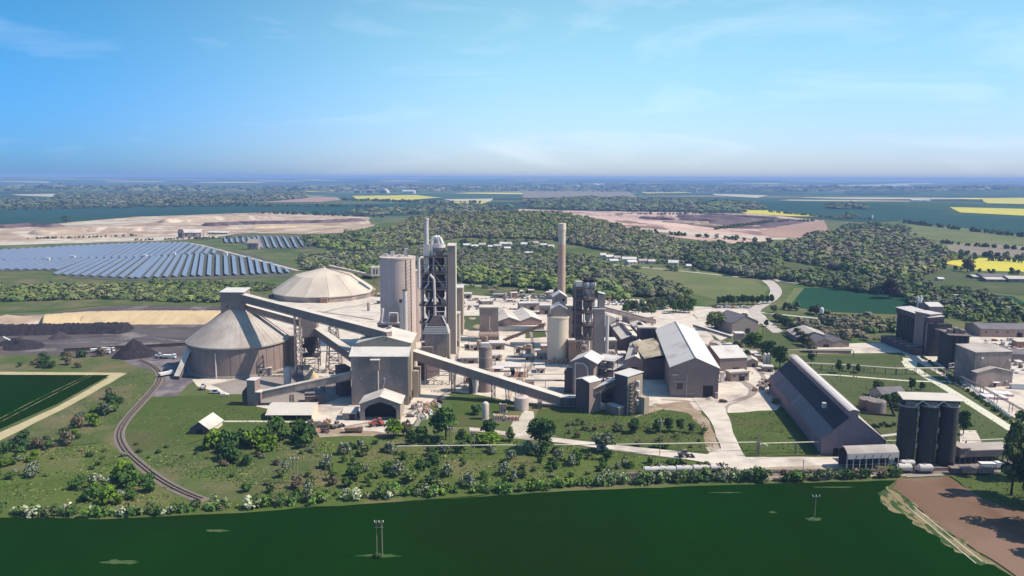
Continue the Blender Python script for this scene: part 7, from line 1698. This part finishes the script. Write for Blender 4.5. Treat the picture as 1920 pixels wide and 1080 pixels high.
# hedge along the big field, three stretches
def hedge(name, pp, h0, h1, wd, label, pal, seed, dens=1.0, kind=None, ls=.42, cat='hedge', sp=None):
    rnd = np.random.default_rng(seed); W = [V(G(*p)) for p in pp]; Ps = []; Cs = []; NB = []; o = W[0]
    for a, b_ in zip(W, W[1:]):
        L_ = (b_-a).length; step = sp or 1.9
        for i in range(max(1, int(L_/step*dens))):
            c = a+(b_-a)*rnd.uniform(0, 1); h = h0+(h1-h0)*rnd.uniform(0, 1)**1.5; r = h*rnd.uniform(.4, .62); ox, oy = rnd.uniform(-wd, wd), rnd.uniform(-wd, wd)
            cl = [(c.x-o.x+ox+rnd.uniform(-.5, .5)*r, c.y-o.y+oy+rnd.uniform(-.5, .5)*r, c.z-o.z+h*k, r*rnd.uniform(.55, .9)) for k in (.25, .5, .72)]
            n = int(70*(r/1.4)**1.1/(ls/.3)**.6); Ps.append(crown_pts(cl, n, ls*rnd.uniform(.8, 1.1), rnd)); col_ = np.array(pal[rnd.integers(len(pal))])*rnd.uniform(.75, 1.25); Cs.append(np.repeat(col_[None], n, 0)*rnd.uniform(.7, 1.3, (n, 1)))
    me = mesh_quads(name, np.concatenate(Ps), np.concatenate(Cs)); ob = link(name, me, 'leaf_tint', loc=o)
    if kind: ob['kind'] = kind; ob['label'] = label
    else: tag(ob, label, cat)
    return ob
mat('leaf_tint', (2.25, 2.25, 2.15), None, rough=.95, spec=.08, attr='tint')
G1, G2, G3, G4, GB, GW = (.045, .08, .018), (.028, .052, .016), (.08, .12, .022), (.065, .075, .035), (.095, .07, .05), (.17, .18, .12)
hedge('field_hedge', [(-60, 968), (0, 966), (100, 967), (200, 968), (300, 966), (400, 956)], 2.2, 4.2, 1.6, 'dark rough hedge along the field edge at lower left, before the railway', [G2, G2, G1, G4, GW], 1, 1.5)
hedge('field_hedge', [(400, 956), (520, 948), (640, 940), (760, 930), (820, 927)], 2.6, 5, 2, 'dense flowering hedge stretch below the twin-post poles', [G2, G1, GW, G4, G1], 2, 1.4)
hedge('field_hedge', [(820, 927), (940, 922), (1060, 914), (1130, 910)], 2, 3.8, 1.5, 'low green hedge stretch left of the tank wagons', [G1, G2, G3, G1], 3, 1.5)
hedge('field_hedge', [(1115, 910), (1250, 904), (1380, 901), (1435, 902)], 3, 5.4, 1.8, 'tall grey-leaved hedge stretch hiding the tank wagons', [G4, (.09, .11, .06), G1, (.13, .15, .1), G2], 4, 1.7)
hedge('field_hedge', [(1460, 902), (1560, 897), (1640, 895), (1690, 893)], 2.2, 4.6, 1.4, 'hedge stretch below the loading canopy, ending at the brown field', [G4, G2, G1, GB], 5, 1.7)
hedge('lawn_hedge', [(1725, 668), (1790, 715), (1850, 760), (1905, 800)], 1.2, 1.8, .3, 'thin dark hedge line between the long service road and the far yard', [G2, G1], 6, 1, sp=1.6)
# woods (uncountable masses)
def wood(name, zone, sp, r0, r1, hk, pal, seed, label, nq=42, world=None, dmax=1e9, patch=.004, ls=.42, cat=None):
    rnd = np.random.default_rng(seed)
    Z = world or [tuple(G(*p)[:2]) for p in zone]
    xs = [p[0] for p in Z]; ys = [p[1] for p in Z]; o = V((sum(xs)/len(xs), sum(ys)/len(ys), 0))
    C = []; y = min(ys)
    while y < max(ys):
        x = min(xs)+rnd.uniform(0, sp)
        while x < max(xs):
            a, b_ = x+rnd.uniform(-.5, .5)*sp, y+rnd.uniform(-.5, .5)*sp
            if pip(a, b_, Z) and math.hypot(a, b_) < dmax: C.append((a, b_))
            x += sp
        y += sp*.9
    n = len(C)
    if not n: return
    print('WOOD', name, n)
    cx = np.array([c[0] for c in C]); cy_ = np.array([c[1] for c in C]); cz = np.array([hgt(*c) for c in C])
    R_ = r0*.62+(r1*1.08-r0*.62)*rnd.uniform(0, 1, n)**1.3; H = R_*hk*rnd.uniform(.75, 1.25, n)
    pa = np.array(pal); t_ = (np.sin(cx*patch*6.28+1.3*np.sin(cy_*patch*4))+np.sin(cy_*patch*7.1+cx*patch*2+seed))*.25+.5+rnd.normal(size=n)*.22
    ci = np.clip((t_*len(pa)).astype(int), 0, len(pa)-1); tint = pa[ci]*rnd.uniform(.86, 1.2, (n, 1))*(1+rnd.normal(size=(n, 3))*.04)
    if nq > 28: nq = int(nq*1.7); ls = .3
    idx = np.repeat(np.arange(n), nq); m_ = len(idx)
    d = rnd.normal(size=(m_, 3)); d[:, 2] = np.abs(d[:, 2])*1.0-.25; d /= np.linalg.norm(d, axis=1)[:, None]
    lob = 1+.18*np.sin(d[:, 0]*5+idx)+.14*np.sin(d[:, 1]*6+idx*2.1)+.1*np.sin(d[:, 2]*9+idx*.7)
    P = np.stack([cx[idx]-o.x+d[:, 0]*R_[idx]*lob, cy_[idx]-o.y+d[:, 1]*R_[idx]*lob, cz[idx]+H[idx]*.55+d[:, 2]*H[idx]*.45*lob], 1)
    N = (d*.55+np.array([0, 0, .9])+rnd.normal(size=(m_, 3))*.14) if nq <= 28 else (d+np.array([0, 0, .5])+rnd.normal(size=(m_, 3))*.3); N /= np.linalg.norm(N, axis=1)[:, None]
    vs = quads(P, N, R_[idx]*ls*rnd.uniform(.6, 1.25, m_), rnd)
    ob = link(name, mesh_quads(name, vs, tint[idx]*rnd.uniform(.82, 1.2, (m_, 1))), 'leaf_tint', loc=o); ob['kind'] = 'stuff'
    if label: ob['label'] = label
    return ob
D_, Mi, Br, Ol, Gy, Bn = (.038, .048, .024), (.055, .070, .027), (.078, .098, .03), (.080, .084, .038), (.070, .070, .048), (.082, .070, .05)
wood('wood', [(695, 444), (760, 424), (860, 405), (950, 402), (1060, 406), (1160, 425), (1260, 450), (1310, 472), (1300, 490), (1130, 470), (1040, 450), (860, 446), (760, 462), (700, 470)], 7, 3.8, 6.4, 1.25, [Ol, Gy, Bn, Ol, Gy, Ol, Mi], 1, 'spring wood covering the low ridge behind the works', nq=38, patch=.0025)
wood('wood', [(560, 486), (640, 480), (760, 468), (860, 478), (1040, 484), (1100, 486), (1130, 502), (1190, 520), (1290, 549), (1285, 560), (1180, 556), (1130, 545), (1060, 528), (950, 516), (855, 512), (720, 508), (620, 514), (572, 505)], 7.5, 4, 6.2, 1.35, [D_, Gy, Gy, Mi, Ol, D_, Gy], 2, 'dull mixed wood between the village and the works yard', nq=56, patch=.006)
wood('wood', [(620, 516), (720, 510), (855, 514), (950, 518), (1060, 530), (1130, 547), (1180, 558), (1180, 567), (1130, 561), (1060, 547), (950, 538), (855, 530), (720, 521), (625, 527)], 8.5, 4.5, 7.4, 1.45, [Br, Mi, Br, D_, Br], 25, 'brighter green trees along the near edge of the wood, behind the chimney', nq=64, patch=.01)
wood('wood', [(1275, 474), (1330, 460), (1450, 470), (1462, 502), (1448, 526), (1395, 520), (1320, 508), (1300, 500)], 9, 4.5, 7.5, 1.5, [D_, Mi, Mi, Gy], 3, 'dark wood right of the hamlet', nq=50)
wood('wood', [(1460, 466), (1500, 454), (1545, 442), (1640, 436), (1690, 446), (1755, 468), (1780, 486), (1765, 502), (1720, 524), (1690, 534), (1640, 518), (1540, 502), (1460, 486)], 10, 5, 8.5, 1.4, [Mi, Ol, Bn, Gy, Bn, Mi, Ol], 4, 'brown and green spring wood on the right slope', nq=50, patch=.003)
wood('wood', [(1440, 508), (1530, 518), (1660, 528), (1800, 554), (1900, 568), (1900, 584), (1860, 584), (1700, 559), (1600, 547), (1520, 537), (1455, 523)], 8, 3.6, 6.2, 1.5, [D_, D_, Mi, Gy], 5, 'dark tree belt above the teal field at the right', nq=52)
wood('wood', [(560, 448), (640, 442), (700, 436), (760, 448), (700, 476), (640, 470), (575, 462)], 13, 4, 7, 1.4, [Mi, Ol, Br], 6, 'loose trees between the solar panels and the wooded ridge', nq=44)
wood('wood', [(-60, 378), (100, 376), (110, 364), (380, 362), (470, 368), (470, 381), (400, 386), (-60, 390)], 24, 9, 18, .8, [D_, Gy, D_, D_], 7, 'long dark wood on the far plain at the left', nq=14, patch=.0012)
wood('wood', [(480, 366), (570, 362), (572, 372), (490, 378)], 34, 16, 26, .7, [D_, Gy], 8, 'dark far copse left of the yellow fields', nq=20)
wood('wood', [(980, 378), (1100, 372), (1240, 374), (1400, 381), (1440, 391), (1380, 396), (1200, 397), (1000, 391)], 22, 9, 17, .8, [D_, Gy, D_, Mi], 9, 'dark blue wood behind the right quarry', nq=22)
wood('wood', [(640, 399), (700, 404), (860, 400), (960, 391), (880, 385), (750, 392)], 20, 8, 14, .9, [D_, Mi, Gy], 10, 'wood edge behind the wooded ridge', nq=26)
wood('wood', [(1550, 386), (1580, 385), (1625, 388), (1620, 392), (1555, 392)], 22, 11, 17, .8, [D_], 11, 'dark copse on the far right plain', nq=24)
wood('wood', [(1568, 408), (1600, 407), (1602, 411), (1570, 412)], 16, 8, 12, 1.0, [D_], 12, 'small dark square copse above the right slope', nq=28)
wood('wood', [(-80, 542), (100, 538), (250, 540), (425, 548), (430, 569), (330, 567), (200, 561), (-80, 569)], 6, 2.6, 5, 1.2, [Mi, Br, Mi, D_, Ol], 13, 'green thicket between the solar panels and the yellow stockpile', nq=50)
wood('wood', [(285, 529), (420, 533), (500, 537), (540, 546), (430, 546), (290, 535)], 6, 2.4, 4.2, 1.1, [Mi, D_], 14, 'dark shrubs along the lower edge of the solar panels', nq=44)
wood('wood', [(1690, 564), (1790, 560), (1900, 578), (1990, 590), (1990, 618), (1850, 606), (1760, 597)], 11, 3.6, 6.6, 1.4, [D_, Mi, Mi, Gy], 15, 'trees around the houses at the right edge', nq=50)
wood('wood', [(1540, 600), (1600, 596), (1680, 606), (1680, 626), (1600, 622), (1550, 612)], 7, 2.6, 4.6, 1.2, [Gy, Bn, Mi, D_], 16, 'brownish scrub left of the dark storage bins', nq=44)
wood('wood', [(862, 452), (1040, 454), (1045, 476), (940, 474), (862, 476)], 14, 3, 5, 1.2, [D_, Mi, D_], 17, 'garden trees among the village buildings', nq=44)
wood('wood', [(1125, 500), (1180, 499), (1300, 508), (1330, 512), (1240, 508), (1140, 503)], 19, 3, 5, 1.4, [D_, Mi, Ol], 18, 'trees along the lane in front of the hamlet', nq=44)
wood('wood', [(1180, 490), (1130, 476), (1290, 490), (1300, 498), (1225, 494)], 15, 3.5, 5.5, 1.3, [D_, Mi, Gy], 19, 'trees between the hamlet buildings', nq=44)
wood('wood', [(700, 534), (740, 530), (860, 538), (870, 548), (760, 540)], 8, 2.6, 4.6, 1.3, [Mi, D_, Bn], 20, 'scrub at the back of the wide beige silo', nq=40)
wood('wood', [(1560, 438), (1600, 420), (1700, 426), (1720, 442), (1680, 440), (1600, 436)], 26, 4, 8, 1.2, [Mi, D_], 21, 'scattered trees on the pale green right slope', nq=40)
wood('wood', [(850, 536), (950, 541), (1030, 549), (1040, 553), (900, 546)], 17, 2, 3.6, 1, [Mi, D_, Ol], 22, 'low scrub on the earth bank behind the parked vehicles', nq=36)
wood('wood', [(1440, 596), (1500, 606), (1560, 620), (1640, 636), (1680, 640), (1600, 640), (1500, 626)], 9, 2.6, 4.6, 1.2, [Gy, Bn, D_], 23, 'brown hedge thicket along the road right of the brown shed', nq=40)
wood('wood', [(-40, 355), (300, 351), (620, 352), (900, 350), (1400, 352), (1960, 352), (1960, 358), (1300, 361), (700, 360), (-40, 360)], 110, 25, 80, .16, [D_, D_, Gy], 24, 'broken line of distant woods below the horizon', nq=20, patch=.0004)
random.seed(12)
for i, (pp, lb, h) in enumerate((([(1690, 418), (1800, 432), (1980, 452)], 'long dark hedgerow slanting across the far right slope', 11), ([(1760, 478), (1860, 482), (1980, 494)], 'upper dark hedgerow beyond the yellow field', 10), ([(1770, 486), (1880, 490), (1980, 497)], 'lower dark hedgerow directly above the yellow field', 9),
      ([(1750, 502), (1830, 510), (1990, 520)], 'dark hedgerow along the lower edge of the yellow field', 8), ([(1710, 452), (1850, 464), (1980, 474)], 'thin hedgerow between tan field and pale green slope', 8), ([(40, 449), (140, 447), (260, 443)], 'line of small dark shrubs along the left quarry track', 5),
      ([(250, 452), (340, 449), (460, 446)], 'shrub line between the quarry plant and solar panels', 5), ([(480, 400), (600, 404), (720, 408)], 'far dark hedgerow above the left quarry', 12), ([(1210, 437), (1330, 446), (1450, 456)], 'dark tree line along the lower lip of the right quarry', 8),
      ([(1340, 432), (1450, 416), (1530, 415)], 'dark hedgerow between the quarry and the pink ploughed field', 7), ([(1440, 398), (1560, 409), (1640, 413)], 'hedgerow along the far thin yellow field', 8), ([(640, 376), (760, 380), (900, 382)], 'far hedgerow under the yellow strip left of centre', 14), ([(-60, 396), (200, 391), (440, 387), (700, 389)], 'dark tree line along the top of the far teal field', 14), ([(1100, 404), (1200, 404), (1400, 398)], 'tree line on the upper rim of the right quarry', 9), ([(1460, 578), (1500, 584), (1560, 596)], 'dark hedge at the corner below the teal field', 9))):
    hedge('hedgerow', pp, h*.55, h, h*.25, lb, [D_, D_, Gy, Mi], 40+i, 1, ls=h*.13, cat='hedgerow', sp=h*.75)
# rough grass tufts over the foreground scrub
def tufts():
    rnd = np.random.default_rng(3); Z = [tuple(G(*p)[:2]) for p in ((-40, 862), (200, 830), (262, 862), (420, 830), (650, 820), (880, 814), (1160, 850), (1300, 872), (1180, 893), (900, 925), (640, 945), (200, 962), (-40, 962))]
    RT = [V(G(*p)[:2]) for p in RP]; xs = [p[0] for p in Z]; ys = [p[1] for p in Z]; C = []
    while len(C) < 15000:
        x, y = rnd.uniform(min(xs), max(xs)), rnd.uniform(min(ys), max(ys))
        if pip(x, y, Z) and math.sin(x*.11+math.sin(y*.13)*2)+math.sin(y*.17+x*.05)+rnd.normal()*.8 > .2 and min((V((x, y))-q).length for q in RT) > 5: C.append((x, y))
    C = np.array(C); n = len(C); P = np.column_stack([C[:, 0], C[:, 1], rnd.uniform(.05, .35, n)]); N = rnd.normal(size=(n, 3)); N[:, 2] *= .4; N /= np.linalg.norm(N, axis=1)[:, None]
    pal = np.array([G1, G3, G4, (.12, .11, .05), G1]); c = pal[rnd.integers(5, size=n)]*rnd.uniform(.7, 1.3, (n, 1))
    ob = link('rough_grass', mesh_quads('rough_grass', quads(P, N, rnd.uniform(.18, .55, n), rnd), c), 'leaf_tint'); ob['kind'] = 'stuff'

tufts()
def bank_tufts():
    rnd = np.random.default_rng(5); P = []; cs_ = []
    pal = np.array([G1, G3, G4, (.13, .12, .05), (.10, .09, .05)])
    for zone, n in (([(1015, 790), (1180, 776), (1235, 760), (1325, 795), (1340, 845), (1180, 832), (1060, 820)], 3500), ([(205, 690), (300, 705), (285, 740), (225, 810), (190, 830), (60, 850), (130, 765), (240, 705)], 3000), ([(300, 760), (480, 768), (600, 812), (420, 822), (300, 850), (250, 830), (250, 790)], 2500), ([(1365, 780), (1455, 772), (1525, 852), (1400, 856)], 1500), ([(1505, 675), (1690, 670), (1890, 805), (1900, 838), (1690, 845), (1600, 775)], 3500), ([(1790, 895), (1980, 885), (1980, 985), (1840, 935)], 1500)):
        Z = [tuple(G(*p)[:2]) for p in zone]; xs = [p[0] for p in Z]; ys = [p[1] for p in Z]; k = 0
        while k < n:
            x, y = rnd.uniform(min(xs), max(xs)), rnd.uniform(min(ys), max(ys))
            if pip(x, y, Z): k += 1; P.append((x, y, rnd.uniform(.2, .4))) if math.sin(x*.2+math.sin(y*.23)*2)+rnd.normal()*.8 > -.1 else None
    P = np.array(P); n = len(P); N = rnd.normal(size=(n, 3)); N[:, 2] *= .5; N /= np.linalg.norm(N, axis=1)[:, None]
    ob = link('rough_grass', mesh_quads('rough_grass', quads(P, N, rnd.uniform(.12, .38, n), rnd), pal[rnd.integers(5, size=n)]*rnd.uniform(.6, 1.1, (n, 1))), 'leaf_tint'); ob['kind'] = 'stuff'
bank_tufts()

plant('bush_dark', 707, 1046, 1.6, 1.7, 'dark tuft of weeds at the foot of the nearest twin-post pole', 'bush')
for ps in protos_v.values():
    for o in ps:
        if o.name not in useds:
            for ch in list(o.children): bpy.data.objects.remove(ch)
            bpy.data.objects.remove(o)
# ---------------------------------------------------------------- haze
def haze():
    me = bpy.data.meshes.new('haze'); bm = bmesh.new()
    bmesh.ops.create_cube(bm, size=1); bm.to_mesh(me); bm.free()
    o = link('haze', me, None); o.scale = (56000, 30000, 192); o.location = (0, 12000, 54)
    o['kind'] = 'stuff'
    m = bpy.data.materials.new('haze'); m.use_nodes = True; n = m.node_tree.nodes; L = m.node_tree.links; n.clear()
    out = n.new('ShaderNodeOutputMaterial'); pv = n.new('ShaderNodeVolumePrincipled')
    pv.inputs['Color'].default_value = (.36, .56, 1.0, 1); pv.inputs['Density'].default_value = HAZE_D
    pv.inputs['Anisotropy'].default_value = 0.0
    L.new(pv.outputs[0], out.inputs['Volume']); me.materials.append(m)
    m.cycles.homogeneous_volume = True if hasattr(m.cycles, 'homogeneous_volume') else True
HAZE_D = 0.00009
haze()
